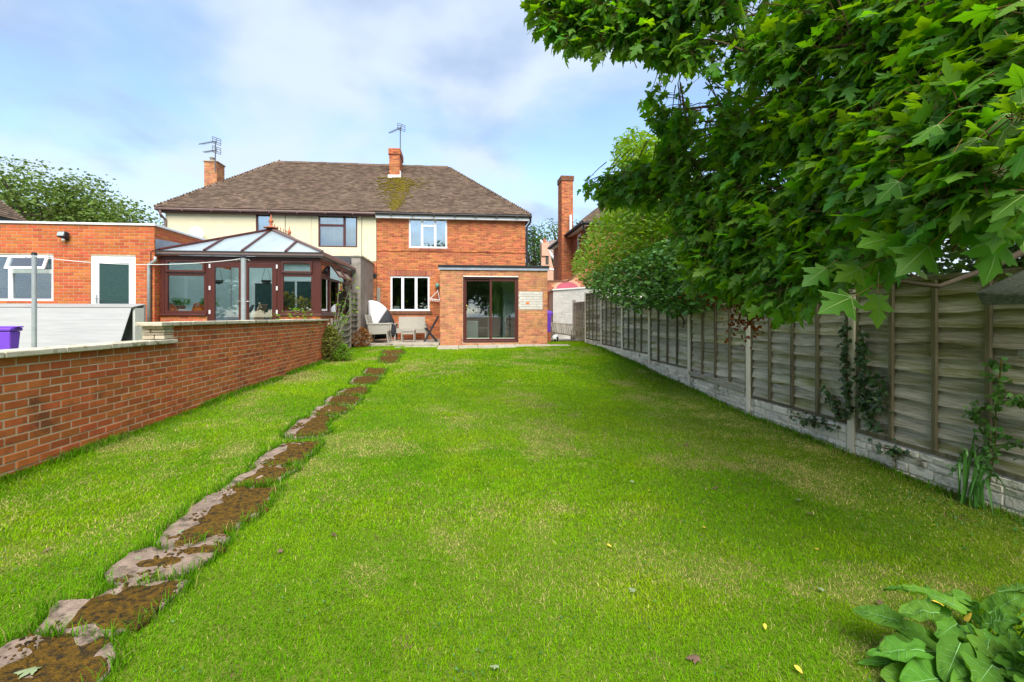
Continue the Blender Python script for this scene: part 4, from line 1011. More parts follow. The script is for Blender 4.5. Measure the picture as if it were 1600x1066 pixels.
# mossy tiles under the right-hand chimney
upn = (Vector(TA) - Vector(EA)); slope = (RDZ - EVZ) / (RDY - EVY)
mv, mf = [], []; ms = MB()
for k in range(900):
    v_ = random.random(); cx0 = at_y(620, 300, 20.5).x + .12
    wd = .95 * (1 - v_ ** 1.1) + .12; t = random.gauss(0, .5)
    if abs(t) > 1.6: continue
    y = 21.35 - v_ * 2.55; x = cx0 - .05 + t * wd + v_ * .05
    z = EVZ + (y - EVY) * slope + .03
    s = random.uniform(.03, .085) * (1.25 - .5 * v_)
    ms.sphere((x, y, z), s, 6, 3, (1, 1, .32))
mo = ms.build('moss', 'moss', rb, smooth=True, kind='stuff')
# ---- chimneys
def chimney(parent, x0, x1, y0, y1, z0, z1, m, cap=True, pot=None, capm='brick_brown', parts=60):
    mb = MB().box(x0 + .008, x1 - .008, y0 + .008, y1 - .008, z0, z1 - .01)
    o = mb.build('chimney', 'mortar_grey', parent)
    lay_bricks(o, (x0, y0, 0), (1, 0, 0), x1 - x0, z0, z1, m, parts=parts)
    lay_bricks(o, (x1, y0, 0), (0, 1, 0), y1 - y0, z0, z1, m, parts=parts)
    lay_bricks(o, (x0, y1, 0), (0, -1, 0), y1 - y0, z0, z1, m, parts=parts)
    if cap: MB().box(x0 - .035, x1 + .035, y0 - .035, y1 + .035, z1 + .001, z1 + .05).build('chimney_cap', capm, o, bevel=.01)
    if pot: MB().lathe((x0 + pot[0], y0 + pot[1], z1 + .05), [(.10, 0), (.11, .03), (.095, .05), (.10, .14), (.115, .15), (.115, .18), (.08, .18)], 12).build('chimney_pot', 'render_grey', o)
    return o
chimney(rc, -10.88, -10.36, 22.0, 22.7, Z(4.2), Z(6.60), 'brick_ext', pot=(.25, .2), capm='mortar_grey')
c2 = chimney(rb, -3.05, -2.60, 21.4, 22.5, Z(5.85), Z(6.98), 'brick_house', capm='brick_brown')
lay_bricks(c2, (-3.085, 21.365, 0), (1, 0, 0), .52, Z(7.03), Z(7.255), 'brick_house', parts=20)
MB().box(-3.08, -2.57, 21.375, 22.53, Z(7.031), Z(7.25)).build('chimney_crown', 'brick_brown', c2)
MB().box(-3.10, -2.55, 21.36, 21.395, Z(5.86), Z(6.10)).box(-2.598, -2.57, 21.396, 22.5, Z(5.9), Z(6.3)).build('flashing', 'white_dirty', c2)
# ---- aerials
def aerial(name, base, h, arms, label):
    o = root(name, base, label, 'aerial')
    bx_, by_, bz_ = base
    MB().tube([base, (bx_, by_, bz_ + h)], .022, 8).build('mast', 'aerial', o)
    for (dz, ln, ang) in arms:
        z = bz_ + dz; d = Vector((math.sin(ang), math.cos(ang), 0)); a = Vector((bx_, by_, z)) - d * .08; e = a + d * ln + Vector((0, 0, .01))
        MB().tube([a, e], .016, 6).build('boom', 'aerial', o)
        sd = Vector((d.y, -d.x, 0)); el = MB()
        for k in range(9):
            p = a + d * (.16 + ln * .8 * k / 9); el.tube([p - sd * .11, p + sd * .11], .006, 5)
        el.build('elements', 'aerial', o)
        rf = MB()
        for zz_ in (-.13, -.05, .05, .13): rf.tube([a - sd * .2 + Vector((0, 0, zz_)), a + sd * .2 + Vector((0, 0, zz_))], .012, 5)
        for s in (-.19, 0, .19): rf.tube([a + sd * s + Vector((0, 0, -.13)), a + sd * s + Vector((0, 0, .13))], .010, 5)
        rf.build('reflector', 'aerial', o)
    return o
pA = at_y(336.5, 268, 21.93); aerial('tv_aerial', tuple(pA), at_y(335.5, 221, 21.93).z - pA.z, ((at_y(335, 221, 21.93).z - pA.z, 1.1, math.radians(-62)), (at_y(335, 235, 21.93).z - pA.z, .8, math.radians(-62))), 'twin-armed television aerial on the pale brick chimney of the cream house')
pB = at_y(625.5, 252, 21.6); aerial('tv_aerial', tuple(pB), at_y(626, 199, 21.6).z - pB.z, ((at_y(626, 200, 21.6).z - pB.z, 1.0, math.radians(-40)),), 'single television aerial on the small chimney above the mossy roof patch')
# ---- eaves, gutters, downpipes
def half_round(a, b, r, m, parent, name='gutter'):
    return MB().tube([a, b], r, 10).build(name, m, parent, smooth=False)
MB().box(EXL + .05, HXP - .012, EVY + .09, EVY + .14, EVZ - .16, EVZ - .01).build('fascia', 'brown', ch)
MB().box(EXL + .05, HXP - .012, EVY + .141, HY - .03, EVZ - .16, EVZ - .145).build('soffit', 'brown', ch)
half_round((EXL - .02, EVY + .03, EVZ - .05), (HXP + .0, EVY + .03, EVZ - .05), .055, 'brown_light', ch)
half_round((EXL - .02, EVY + .085, EVZ - .05), (EXL - .02, BYK, EVZ - .05), .055, 'brown_light', ch)
for k in range(7): MB().box(EXL + .9 + k * 1.0, EXL + .94 + k * 1.0, EVY - .03, EVY + .09, EVZ - .115, EVZ - .03).build('gutter_bracket', 'brown_light', ch)
MB().tube([(EXL + .16, EVY + .03, EVZ - .1), (EXL + .16, EVY + .03, EVZ - .25), (HXL + .03, HY - .05, EVZ - .42), (HXL + .03, HY - .05, HB)], .045, 8).build('downpipe', 'brown_light', ch)
MB().box(HXP - .008, EXR - .02, EVY + .09, EVY + .13, EVZ - .20, EVZ - .02).build('fascia', 'white', bh, bevel=.004)
MB().box(HXP - .008, EXR - .02, EVY + .131, HY - .012, EVZ - .20, EVZ - .185).build('soffit', 'white_dirty', bh)
half_round((HXP + .01, EVY + .03, EVZ - .04), (EXR + .06, EVY + .03, EVZ - .04), .055, 'black', bh)
half_round((EXR + .03, EVY + .09, EVZ - .04), (EXR + .03, BYK, EVZ - .04), .055, 'black', bh)
for k in range(7): MB().box(HXP + .55 + k * .8, HXP + .60 + k * .8, EVY - .03, EVY + .089, EVZ - .12, EVZ - .03).build('gutter_bracket', 'black', bh)
MB().tube([(EXR + .02, EVY + .08, EVZ - .09), (EXR + .02, EVY + .12, EVZ - .25), (HXR + .05, HY - .03, EVZ - .42), (HXR + .05, HY - .03, HB)], .04, 8).build('downpipe', 'black', bh)
# ---- rendered party wall and lean-to behind the conservatory (belongs to the cream house)
PWX0, PWX1, PWY0 = -3.60, -3.30, 16.62
PWT = Z(1.98)
pw = MB().box(PWX0, PWX1, PWY0, HY - .002, HB, PWT).build('party_wall', 'render_grey', ch, bevel=.01)
MB().box(PWX0 - .04, PWX1 + .04, PWY0 - .05, HY - .002, PWT + .001, PWT + .06).build('wall_coping', 'coping', ch, bevel=.01)
lt = MB().box(OX + .05, PWX0 - .003, CYB + .03, CYB + .22, NEIGH_Z, Z(1.70)); lt.build('lean_to_wall', 'mint', ch)
b = MB()
for i in range(5):
    b.hexa([(OX, CYB - .06 + i * .45, Z(1.70) + i * .10), (PWX0 - .003, CYB - .06 + i * .45, Z(1.70) + i * .10), (PWX0 - .003, CYB + .44 + i * .45, Z(1.80) + i * .10), (OX, CYB + .44 + i * .45, Z(1.80) + i * .10),
            (OX, CYB - .06 + i * .45, Z(1.76) + i * .10), (PWX0 - .003, CYB - .06 + i * .45, Z(1.76) + i * .10), (PWX0 - .003, CYB + .44 + i * .45, Z(1.86) + i * .10), (OX, CYB + .44 + i * .45, Z(1.86) + i * .10)])
b.build('lean_to_roof', 'felt', ch)
# white inner door and window of the lean-to, seen through the conservatory
dx0 = at_y(394, 0, CYB).x
window_unit(ch, CYB - .02, dx0, dx0 + .85, NEIGH_Z + .05, Z(1.15), .09, 'white', gm='door_glass', depth=.05, name='inner_door')
wx0 = at_y(425, 0, CYB).x
window_unit(ch, CYB - .02, wx0, wx0 + 1.5, Z(.1), Z(1.2), .07, 'white', vbars=(wx0 + .75,), gm='door_glass', depth=.05, name='inner_window')

# ================================================================== EXTENSION (flat roof, patio door)
ex = root('house_extension', ((EXTL + EXTR) / 2, 17.5, EXB), 'flat-roofed orange brick extension with brown sliding patio door', 'extension')
ed = (at_y(723.5, 0, EXY).x, at_y(810, 0, EXY).x, at_y(760, 535.5, EXY).z, at_y(760, 433, EXY).z)
eops = [(ed[0] - EXTL, ed[1] - EXTL, ed[2], ed[3])]
mb = MB(); backing(mb, (EXTL, EXY, 0), (1, 0, 0), EXTR - EXTL, EXB, EXT, .25, eops)
backing(mb, (EXTR, EXY + .015, 0), (0, 1, 0), HY - EXY - .02, EXB, EXT, .25)
mb.box(EXTL + .008, EXTL + .25, EXY + .252, HY - .01, EXB, EXT)
ew = mb.build('wall', 'mortar_grey', ex)
pa_, pb_ = at_y(811.5, 456, EXY), at_y(846.5, 483.5, EXY)
lay_bricks(ew, (EXTL, EXY, 0), (1, 0, 0), EXTR - EXTL, EXB, EXT, 'brick_ext', eops, parts=300, phase=.2,
           keep=lambda a, b, c, d: not (a + EXTL > pa_.x and b + EXTL < pb_.x and d < pa_.z and c > pb_.z))
lay_bricks(ew, (EXTR, EXY, 0), (0, 1, 0), HY - EXY - .02, EXB, EXT, 'brick_ext', parts=0)
lay_bricks(ew, (EXTL, HY - .03, 0), (0, -1, 0), HY - EXY - .03, EXB, EXT, 'brick_ext', parts=0)
# whitewashed patch of brickwork beside the door
pt_ = MB().box(pa_.x - .03, pb_.x + .03, EXY - .002, EXY + .03, pb_.z - .03, pa_.z + .02).build('painted_patch', 'mortar_grey', ex)
rows = 7; hh = (pa_.z - pb_.z) / rows
for i in range(rows):
    x = pa_.x - (0.11 if i % 2 else 0); z = pb_.z + i * hh
    while x < pb_.x - .02:
        a, b_ = max(x, pa_.x - .025) + .004, min(x + .225, pb_.x + .025) - .004
        if b_ - a > .03:
            br = MB().box(a, b_, EXY - .010, EXY + .02, z + .006, z + hh - .006).build('brick', 'white_brick', pt_, bevel=.003)
        x += .225
cxx, czz = at_y(824.5, 473.5, EXY).x, at_y(824.5, 473.5, EXY).z
MB().hexa([(cxx - .06, EXY - .014, czz - .035), (cxx + .05, EXY - .014, czz - .045), (cxx + .05, EXY - .008, czz - .045), (cxx - .06, EXY - .008, czz - .035), (cxx - .04, EXY - .014, czz + .03), (cxx + .06, EXY - .014, czz + .02), (cxx + .06, EXY - .008, czz + .02), (cxx - .04, EXY - .008, czz + .03)]).build('bare_brick_chip', 'orange', pt_)
# felt edge and fascia
MB().box(EXTL - .05, EXTR + .05, EXY - .07, HY - .002, EXT + .055, EXT + .125).build('felt_roof', 'felt', ex, bevel=.008)
MB().box(EXTL - .04, EXTR + .04, EXY - .045, EXY - .005, EXT - .035, EXT + .053).box(EXTR + .012, EXTR + .04, EXY - .004, HY - .01, EXT - .035, EXT + .053).build('fascia', 'lead', ex, bevel=.004)
MB().box(EXTL - .055, EXTR + .055, EXY - .078, EXY - .0705, EXT + .085, EXT + .128).build('drip_edge', 'black', ex)
MB().tube([(EXTR + .06, EXY - .02, EXT + .02), (EXTR + .20, EXY - .02, EXT - .0)], .03, 8).build('gutter_outlet', 'white', ex)
# sliding door
dy0 = EXY + .02; fw = .065
d = MB().box(ed[0], ed[0] + fw, dy0, dy0 + .10, ed[2], ed[3]).box(ed[1] - fw, ed[1], dy0, dy0 + .10, ed[2], ed[3]).box(ed[0] + fw, ed[1] - fw, dy0, dy0 + .10, ed[3] - fw, ed[3]).box(ed[0] + fw, ed[1] - fw, dy0 - .02, dy0 + .10, ed[2], ed[2] + fw)
sd_ = d.build('patio_door', 'brown', ex, bevel=.006)
dm = (ed[0] + ed[1]) / 2
for (a, b_, yo) in ((ed[0] + fw - .02, dm + .035, .035), (dm - .035, ed[1] - fw + .02, .0)):
    t = .07; y0 = dy0 + .012 + yo; z0, z1 = ed[2] + fw + .002, ed[3] - fw - .002
    l_ = MB().box(a, a + t, y0, y0 + .03, z0, z1).box(b_ - t, b_, y0, y0 + .03, z0, z1).box(a + t, b_ - t, y0, y0 + .03, z1 - t, z1).box(a + t, b_ - t, y0, y0 + .03, z0, z0 + t).build('door_leaf', 'brown', sd_, bevel=.005) if False else None
    s = MB().box(a, a + t, y0, y0 + .03, z0, z1).box(b_ - t, b_, y0, y0 + .03, z0, z1).box(a + t, b_ - t, y0, y0 + .03, z1 - t, z1).box(a + t, b_ - t, y0, y0 + .03, z0, z0 + t)
    s.build('door_leaf', 'brown', sd_, bevel=.005)
    MB().box(a + t - .004, b_ - t + .004, y0 + .010, y0 + .020, z0 + t - .004, z1 - t + .004).build('pane', 'glass', sd_)
    MB().box(a + t, b_ - t, y0 - .002, y0 + .004, z0 + t, z0 + t + .012).build('glazing_bead', 'white_dirty', sd_)
MB().box(ed[0] + .01, ed[1] - .01, EXY - .035, EXY + .02, ed[3] + .001, ed[3] + .03).build('drip_bar', 'white_dirty', ex)
hp = at_y(729, 481, EXY)
MB().tube([(hp.x, EXY + .02, hp.z + .09), (hp.x, EXY - .03, hp.z + .08), (hp.x + .035, EXY - .035, hp.z + .04), (hp.x + .01, EXY - .03, hp.z - .0), (hp.x, EXY + .02, hp.z - .1)], .013, 8).build('door_handle', 'brass', sd_, smooth=True)
# inside of the extension
MB().box(EXTL + .26, EXTR - .26, EXY + .26, HY - .02, EXB + .02, EXB + .06).build('floor', 'carpet', ex)
MB().box(EXTL + .26, EXTR - .26, HY - .06, HY - .02, EXB + .061, EXT).build('inner_wall', 'room', ex)
MB().box(EXTL + .252, EXTR - .26, EXY + .26, HY - .02, EXT - .03, EXT + .03).build('ceiling', 'white', ex)
def prop(name, boxes, m, label, cat, bevel=.01):
    c = boxes[0]; o = root(name, ((c[0] + c[1]) / 2, (c[2] + c[3]) / 2, c[4]), label, cat)
    for i, (nm, x0, x1, y0, y1, z0, z1, mm) in enumerate([(n_, *bb, m_) for n_, bb, m_ in m]): MB().box(x0, x1, y0, y1, z0, z1).build(nm, mm, o, bevel=bevel)
    return o
fz_ = EXB + .06
x = at_y(736, 0, 17.2).x
prop('storage_cabinet', [(x - .2, x + .25, 17.1, 17.5, fz_, fz_ + .8)], [('carcass', (x - .2, x + .25, 17.1, 17.5, fz_, fz_ + .75), 'white'), ('top', (x - .22, x + .27, 17.08, 17.52, fz_ + .751, fz_ + .78), 'wood_grey'), ('door', (x - .18, x + .02, 17.085, 17.099, fz_ + .04, fz_ + .72), 'white'), ('door', (x + .03, x + .23, 17.085, 17.099, fz_ + .04, fz_ + .72), 'white')], 'white cabinet behind the left pane of the patio door', 'cabinet')
x = at_y(748, 0, 18.2).x
prop('bookcase', [(x - .1, x + .15, 18.2, 18.6, fz_, fz_ + 1.9)], [('side', (x - .1, x - .07, 18.2, 18.6, fz_, fz_ + 1.9), 'white'), ('side', (x + .35, x + .38, 18.2, 18.6, fz_, fz_ + 1.9), 'white')] + [('shelf', (x - .069, x + .349, 18.2, 18.6, fz_ + .05 + k * .4, fz_ + .08 + k * .4), 'white') for k in range(5)], 'tall white open shelves deep inside the extension', 'shelves')
x = at_y(787, 0, 17.4).x
prop('internal_partition', [(x, x + .9, 17.4, 17.5, fz_, EXT - .05)], [('panel', (x, x + 1.1, 17.4, 17.5, fz_, EXT - .05), 'white'), ('edge', (x - .03, x - .001, 17.38, 17.52, fz_, EXT - .05), 'white')], 'white partition behind the right pane of the patio door', 'partition')
x = at_y(800, 0, 16.9).x
o = root('small_chair', (x, 16.9, fz_), 'grey chair with pale wooden legs behind the right pane', 'chair')
MB().box(x - .2, x + .2, 16.75, 17.1, fz_ + .42, fz_ + .50).build('seat', 'grey_cloth', o, bevel=.03)
MB().sphere((x, 17.12, fz_ + .72), .2, 12, 8, (1, 1, 1.1)).build('backrest', 'grey_cloth', o, smooth=True)
for sx in (-.15, .15):
    for sy in (16.8, 17.05): MB().tube([(x + sx, sy, fz_ + .43), (x + sx * 1.3, sy, fz_)], .016, 6).build('leg', 'blossom', o)

# ================================================================== FENCE on the right
def fence_ground(y): return gz(FENCE_X, y)
post_u = [897, 916, 941, 973.8, 1016.4, 1079.2, 1172.6, 1334.0]
post_y = []
for u in post_u: post_y.append(at_x(u, 494, FENCE_X).y)
y_n = post_y[-1] - 1.93; post_y += [y_n, y_n - 1.93, y_n - 3.86]       # two more bays run on past the camera
gf = root('garden_fence', (FENCE_X, 8, fence_ground(8)), 'weathered lap-board fence with concrete posts and stone-faced gravel boards', 'fence')
post_top = {0: Z(.62), 1: Z(.83), 2: Z(.80), 3: Z(.55), 4: Z(.44), 5: Z(.40), 6: Z(.40), 7: Z(.40), 8: Z(.43), 9: Z(.43), 10: Z(.43)}
for i, y in enumerate(post_y):
    zb = fence_ground(y) - .25; zt = post_top[i]
    x0, x1 = FENCE_X - .05, FENCE_X + .06
    lean = random.uniform(-.012, .012) if i != 7 else -.02
    m_ = 'concrete' if i > 0 else 'wood_grey'
    b = MB().hexa([(x0, y - .05, zb), (x1, y - .05, zb), (x1, y + .05, zb), (x0, y + .05, zb), (x0, y - .045 + lean, zt), (x1, y - .045 + lean, zt), (x1, y + .045 + lean, zt), (x0, y + .045 + lean, zt)])
    b.build('post', m_, gf, bevel=.010)
slat_cache = {}
def make_slat(length, seed):
    """waney-edged board: length along y, tapering in thickness, wavy lower edge; z from 0 (wavy) to 1"""
    r = random.Random(seed); n = 22; V, F = [], []
    hollow = [(r.uniform(0, length), r.uniform(.10, .3), r.uniform(-.018, .024)) for _ in range(3)]
    for i in range(n + 1):
        y = length * i / n
        w = .010 * mnoise.noise((y * 2.3, seed * 3.7, 0)) * 2 + sum(a * math.exp(-((y - c) / s) ** 2) for c, s, a in hollow)
        bow = .006 * math.sin(y * 1.7 + seed)
        V += [(bow - .020, y, w), (bow, y, .165), (bow + .010, y, .165), (bow - .002, y, w)]
    for i in range(n):
        a, b = 4 * i, 4 * i + 4
        for j in range(4): F.append((a + j, a + (j + 1) % 4, b + (j + 1) % 4, b + j))
    F += [(3, 2, 1, 0), (4 * n, 4 * n + 1, 4 * n + 2, 4 * n + 3)]
    me = bpy.data.meshes.new('slat'); me.from_pydata(V, [], F); me.materials.append(M['wood']); me.update()
    return me
for i in range(1, len(post_y) - 1):
    ya, yb = post_y[i + 1] + .055, post_y[i] - .055
    Lp = yb - ya
    zt = min(post_top[i], post_top[i + 1]) - .02
    if i == 2: zt = Z(.55)
    gA, gB = fence_ground(ya), fence_ground(yb)
    gb_h = .27 if i > 2 else .16
    zb0 = (gA + gB) / 2 + gb_h + .01
    if i == 6: zb0 += .02
    # gravel board with stone relief
    gtop = zb0 - .012
    g_ = MB().hexa([(FENCE_X - .012, ya, gA - .2), (FENCE_X + .03, ya, gA - .2), (FENCE_X + .03, yb, gB - .2), (FENCE_X - .012, yb, gB - .2), (FENCE_X - .012, ya, gtop), (FENCE_X + .03, ya, gtop), (FENCE_X + .03, yb, gtop), (FENCE_X - .012, yb, gtop)]).build('gravel_board', 'gravel_board', gf)
    zrow = gtop - .004; r = random.Random(i)
    while zrow > min(gA, gB) - .02:
        h = r.uniform(.055, .10); y = ya + .004
        while y < yb - .02:
            w = r.uniform(.12, .34); e = min(y + w, yb - .004)
            if yb - e < .08: e = yb - .004
            d0 = r.uniform(.016, .030)
            if zrow - h / 2 > min(gA, gB) - .06:
                V = MB(); jx = [r.uniform(-.006, .006) for _ in range(4)]; q = .010
                z0, z1 = zrow - h + .004, zrow
                xf, xb_ = FENCE_X - .012 - d0, FENCE_X - .011
                V.v = [(xb_, y, z0), (xb_, e, z0), (xb_, e, z1), (xb_, y, z1), (xf + jx[0], y + q, z0 + q), (xf + jx[1], e - q, z0 + q), (xf + jx[2], e - q, z1 - q), (xf + jx[3], y + q, z1 - q)]
                V.f = [(4, 7, 6, 5), (0, 4, 5, 1), (1, 5, 6, 2), (2, 6, 7, 3), (3, 7, 4, 0)]
                V.build('stone', 'gravel_board', g_)
            y = e + .006
        zrow -= h
    # panel: frame rails, slats, battens
    fm = MB(); q_ = .035
    for xx_ in (FENCE_X - .030, FENCE_X + .026):
        fm.v += [(xx_, ya, zb0), (xx_, yb, zb0), (xx_, yb, zt), (xx_, ya, zt), (xx_, ya + q_, zb0 + .04), (xx_, yb - q_, zb0 + .04), (xx_, yb - q_, zt - .045), (xx_, ya + q_, zt - .045)]
    for r_ in range(4):
        a_, b2 = r_, (r_ + 1) % 4
        fm.f += [(a_, 4 + a_, 4 + b2, b2), (8 + a_, 8 + b2, 12 + b2, 12 + a_), (a_, b2, 8 + b2, 8 + a_), (4 + a_, 12 + a_, 12 + b2, 4 + b2)]
    pn = fm.build('fence_panel', 'wood_batten', gf, bevel=.003)
    ns = max(8, int((zt - zb0 - .05) / .135)); pitch = (zt - .05 - zb0 - .03) / ns
    key = round(Lp, 1)
    for k in range(ns):
        sd = (i * 13 + k) % 9
        if (key, sd) not in slat_cache: slat_cache[(key, sd)] = make_slat(Lp, sd)
        o = bpy.data.objects.new('slat', slat_cache[(key, sd)]); col.objects.link(o); o.parent = pn
        flip = random.random() < .5
        o.location = Vector((FENCE_X - .004 + random.uniform(-.002, .002), yb if flip else ya, zb0 + .028 + k * pitch)) - ORG[pn.name]
        o.scale = (1, -1 if flip else 1, (pitch * 1.22) / .165)
        o.rotation_euler = (random.uniform(-.005, .005), math.radians(4.6), 0)
    nb = 3
    for t in [(k + 1) / (nb + 1) for k in range(nb)]:
        y = ya + Lp * t; ln = random.uniform(-.012, .012)
        MB().hexa([(FENCE_X - .052, y - .02, zb0 + .042), (FENCE_X - .020, y - .02, zb0 + .042), (FENCE_X - .020, y + .02, zb0 + .042), (FENCE_X - .052, y + .02, zb0 + .042), (FENCE_X - .050, y - .02 + ln, zt - .046), (FENCE_X - .018, y - .02 + ln, zt - .046), (FENCE_X - .018, y + .02 + ln, zt - .046), (FENCE_X - .050, y + .02 + ln, zt - .046)]).build('batten', 'wood_batten', pn, bevel=.003)
# patch boards nailed across the foot of one bay
ya, yb = post_y[6] + .06, post_y[5] - .06; zz_ = (fence_ground(ya) + fence_ground(yb)) / 2 + .30
MB().hexa([(FENCE_X - .075, ya, zz_ - .05), (FENCE_X - .055, ya, zz_ - .05), (FENCE_X - .055, yb, zz_ + .02), (FENCE_X - .075, yb, zz_ + .02), (FENCE_X - .075, ya, zz_ + .06), (FENCE_X - .055, ya, zz_ + .06), (FENCE_X - .055, yb, zz_ + .10), (FENCE_X - .075, yb, zz_ + .10)]).build('patch_board', 'wood', gf, bevel=.004)
# brown woven panel at the far end, standing a little open
fa, fb = at_x(897, 500, FENCE_X - .15), at_x(913, 500, FENCE_X - .02)
ep = root('end_panel', (FENCE_X - .1, post_y[0] - .8, fence_ground(17)), 'short brown woven panel closing the far end of the fence', 'fence panel')
y0, y1 = post_y[1] + .08, post_y[0] - .07; zb_, zt_ = Z(-.88), Z(.52)
MB().box(FENCE_X - .03, FENCE_X + .03, y0, y1, zt_ - .10, zt_).box(FENCE_X - .03, FENCE_X + .03, y0, y1, zb_, zb_ + .05).build('rail', 'wood_grey', ep, bevel=.004)
k = 0; z = zb_ + .06
while z < zt_ - .12:
    MB().hexa([(FENCE_X - .02, y0, z), (FENCE_X + .0, y0, z), (FENCE_X + .0, y1, z), (FENCE_X - .02, y1, z), (FENCE_X - .008, y0, z + .10), (FENCE_X + .008, y0, z + .10), (FENCE_X + .008, y1, z + .10), (FENCE_X - .008, y1, z + .10)]).build('slat', 'brick_pale' if False else 'wood', ep)
    z += .085
for t in (.2, .5, .8):
    y = y0 + (y1 - y0) * t; MB().box(FENCE_X - .055, FENCE_X - .022, y - .02, y + .02, zb_, zt_ - .102).build('batten', 'wood_grey', ep)

# ================================================================== PATH of broken concrete slabs
path = root('path', (-2, 6, gz(-2, 6)), None, None); path['kind'] = 'structure'
slabs = [
 [(-70, 1052), (0, 1019), (20, 1004), (51, 997), (103, 1002), (158, 999), (170, 1026), (150, 1060), (120, 1110), (-70, 1130)],
 [(69, 983), (96, 944), (120, 937), (144, 940), (172, 925), (213, 921), (283, 912), (261, 937), (240, 954), (213, 975), (178, 985), (130, 986)],
 [(178, 897), (206, 868), (233, 862), (281, 863), (319, 848), (347, 841), (350, 848), (309, 882), (285, 899), (240, 906), (196, 920), (185, 909)],
 [(252, 834), (285, 813), (316, 782), (350, 770), (429, 767), (402, 800), (374, 820), (343, 836), (309, 846), (281, 855), (264, 853), (254, 844)],
 [(348, 765), (378, 745), (409, 731), (460, 733), (436, 750), (412, 760), (381, 760), (360, 767)],
 [(395, 729), (412, 714), (440, 698), (499, 693), (488, 706), (468, 722), (440, 729), (415, 730)],
 [(447, 678), (472, 656), (486, 653), (525.6, 652), (517, 658), (511, 663), (506, 667), (517, 673), (499, 680), (476, 682.5), (458, 683)],
 [(487, 651), (493.5, 639), (508, 635), (524, 636), (549, 639), (533, 647), (511, 650), (497, 651)],
 [(508.6, 628), (516.6, 621), (532.7, 619.5), (563, 623), (554, 632.5), (529, 633.5), (511, 632)],
 [(527, 615), (540, 609), (565, 605), (576, 607.5), (572, 614), (554, 618), (536, 618)],
 [(547, 599.5), (554, 591), (572, 589), (594, 590.5), (585, 600.5), (565, 601)],
 [(567, 585), (574, 576.5), (603, 577.5), (598, 586), (582, 588)],
 [(593, 566), (595, 557), (624, 556.6), (619, 566), (606, 567.5)],
 [(597, 554.5), (600, 549), (629, 547.6), (630, 553), (611, 556)],
]
SLAB_XY = []; MOSS_XY = []
def ragged(poly, seg=.05, amp=.012, seed=0):
    out = []
    for i in range(len(poly)):
        a, b = poly[i], poly[(i + 1) % len(poly)]; n = max(1, int((b - a).length / seg))
        for k in range(n):
            p = a.lerp(b, k / n); d = (b - a); d = Vector((d.y, -d.x, 0)).normalized() if d.length > 0 else Vector((1, 0, 0))
            out.append(p + d * (mnoise.noise((p.x * 9, p.y * 9, seed)) * amp * 1.6))
    return out
def slab_mesh(name, poly, m, parent, lift, thick, dome=0.0, rough=.006, seed=0):
    c = sum((Vector((p.x, p.y, 0)) for p in poly), Vector()) / len(poly); mb = MB()
    rings = [1.0, .965, .86, .72, .55, .38, .2]; n = len(poly)
    for ri, r in enumerate(rings):
        for p in poly:
            x, y = c.x + (p.x - c.x) * r, c.y + (p.y - c.y) * r
            z = gz(x, y) + lift + (0 if ri else -.008) + dome * (1 - r) + rough * mnoise.noise((x * 6, y * 6, seed + 5))
            mb.v.append((x, y, z))
    mb.v.append((c.x, c.y, gz(c.x, c.y) + lift + dome)); cc = len(mb.v) - 1
    for p in poly: mb.v.append((p.x, p.y, gz(p.x, p.y) + lift - thick))
    area = sum(poly[i].x * poly[(i + 1) % n].y - poly[(i + 1) % n].x * poly[i].y for i in range(n))
    def q(*t): mb.f.append(t if area > 0 else tuple(reversed(t)))
    for ri in range(len(rings) - 1):
        for i in range(n): j = (i + 1) % n; q(ri * n + i, ri * n + j, (ri + 1) * n + j, (ri + 1) * n + i)
    for i in range(n): j = (i + 1) % n; q((len(rings) - 1) * n + i, (len(rings) - 1) * n + j, cc); q(cc + 1 + i, cc + 1 + j, j, i)
    return mb.build(name, m, parent, smooth=False)
for si, s in enumerate(slabs):
    P = [on_ground(u, v, .012) for u, v in s]; c0 = sum(P, Vector()) / len(P)
    P = [Vector((c0.x + (p.x - c0.x) * 1.10, c0.y + (p.y - c0.y) * 1.13, p.z)) for p in P]
    R = ragged([Vector((p.x, p.y, 0)) for p in P], .035, .022, si)
    SLAB_XY.append(np.array([(p.x, p.y) for p in R]))
    so = slab_mesh('slab', R, 'slab', path, .020 + .004 * (si % 3), .09, 0, .014, si)
    c = sum(P, Vector()) / len(P); left = [p.x for p in P]
    # moss keeps clear of the swept left edge of each slab
    Q = []
    for p in P:
        q = Vector((c.x + (p.x - c.x) * .985, c.y + (p.y - c.y) * .965, 0)); Q.append(q)
    strip = (.16, .15, .20, .17, .12, .14, .13, .09, .07, .05, .04, .03, .02, .02)[si]
    for q in Q: # shift points on the left side to the right
        lx = np.interp(q.y, [p.y for p in sorted(P, key=lambda t: t.y)], [p.x for p in sorted(P, key=lambda t: t.y)])
        if q.x < c.x: q.x += strip * min(1, (c.x - q.x) / .25)
    mq = ragged(Q, .03, .05 if si < 6 else .03, si + 40)
    if si != 2: slab_mesh('moss', mq, 'slab_moss', so, .022 + .004 * (si % 3), .02, .004, .016, si)
    else:
        for cxm, cym, rr in ((.13, .07, .10), (-.02, -.03, .09)):
            bl_ = [Vector((c.x + cxm + rr * math.cos(t) * 1.5, c.y + cym + rr * .55 * math.sin(t), 0)) for t in np.linspace(0, 2 * math.pi, 14)[:-1]]
            slab_mesh('moss', ragged(bl_, .03, .04, 71), 'slab_moss', so, .028, .02, .004, .01, si)
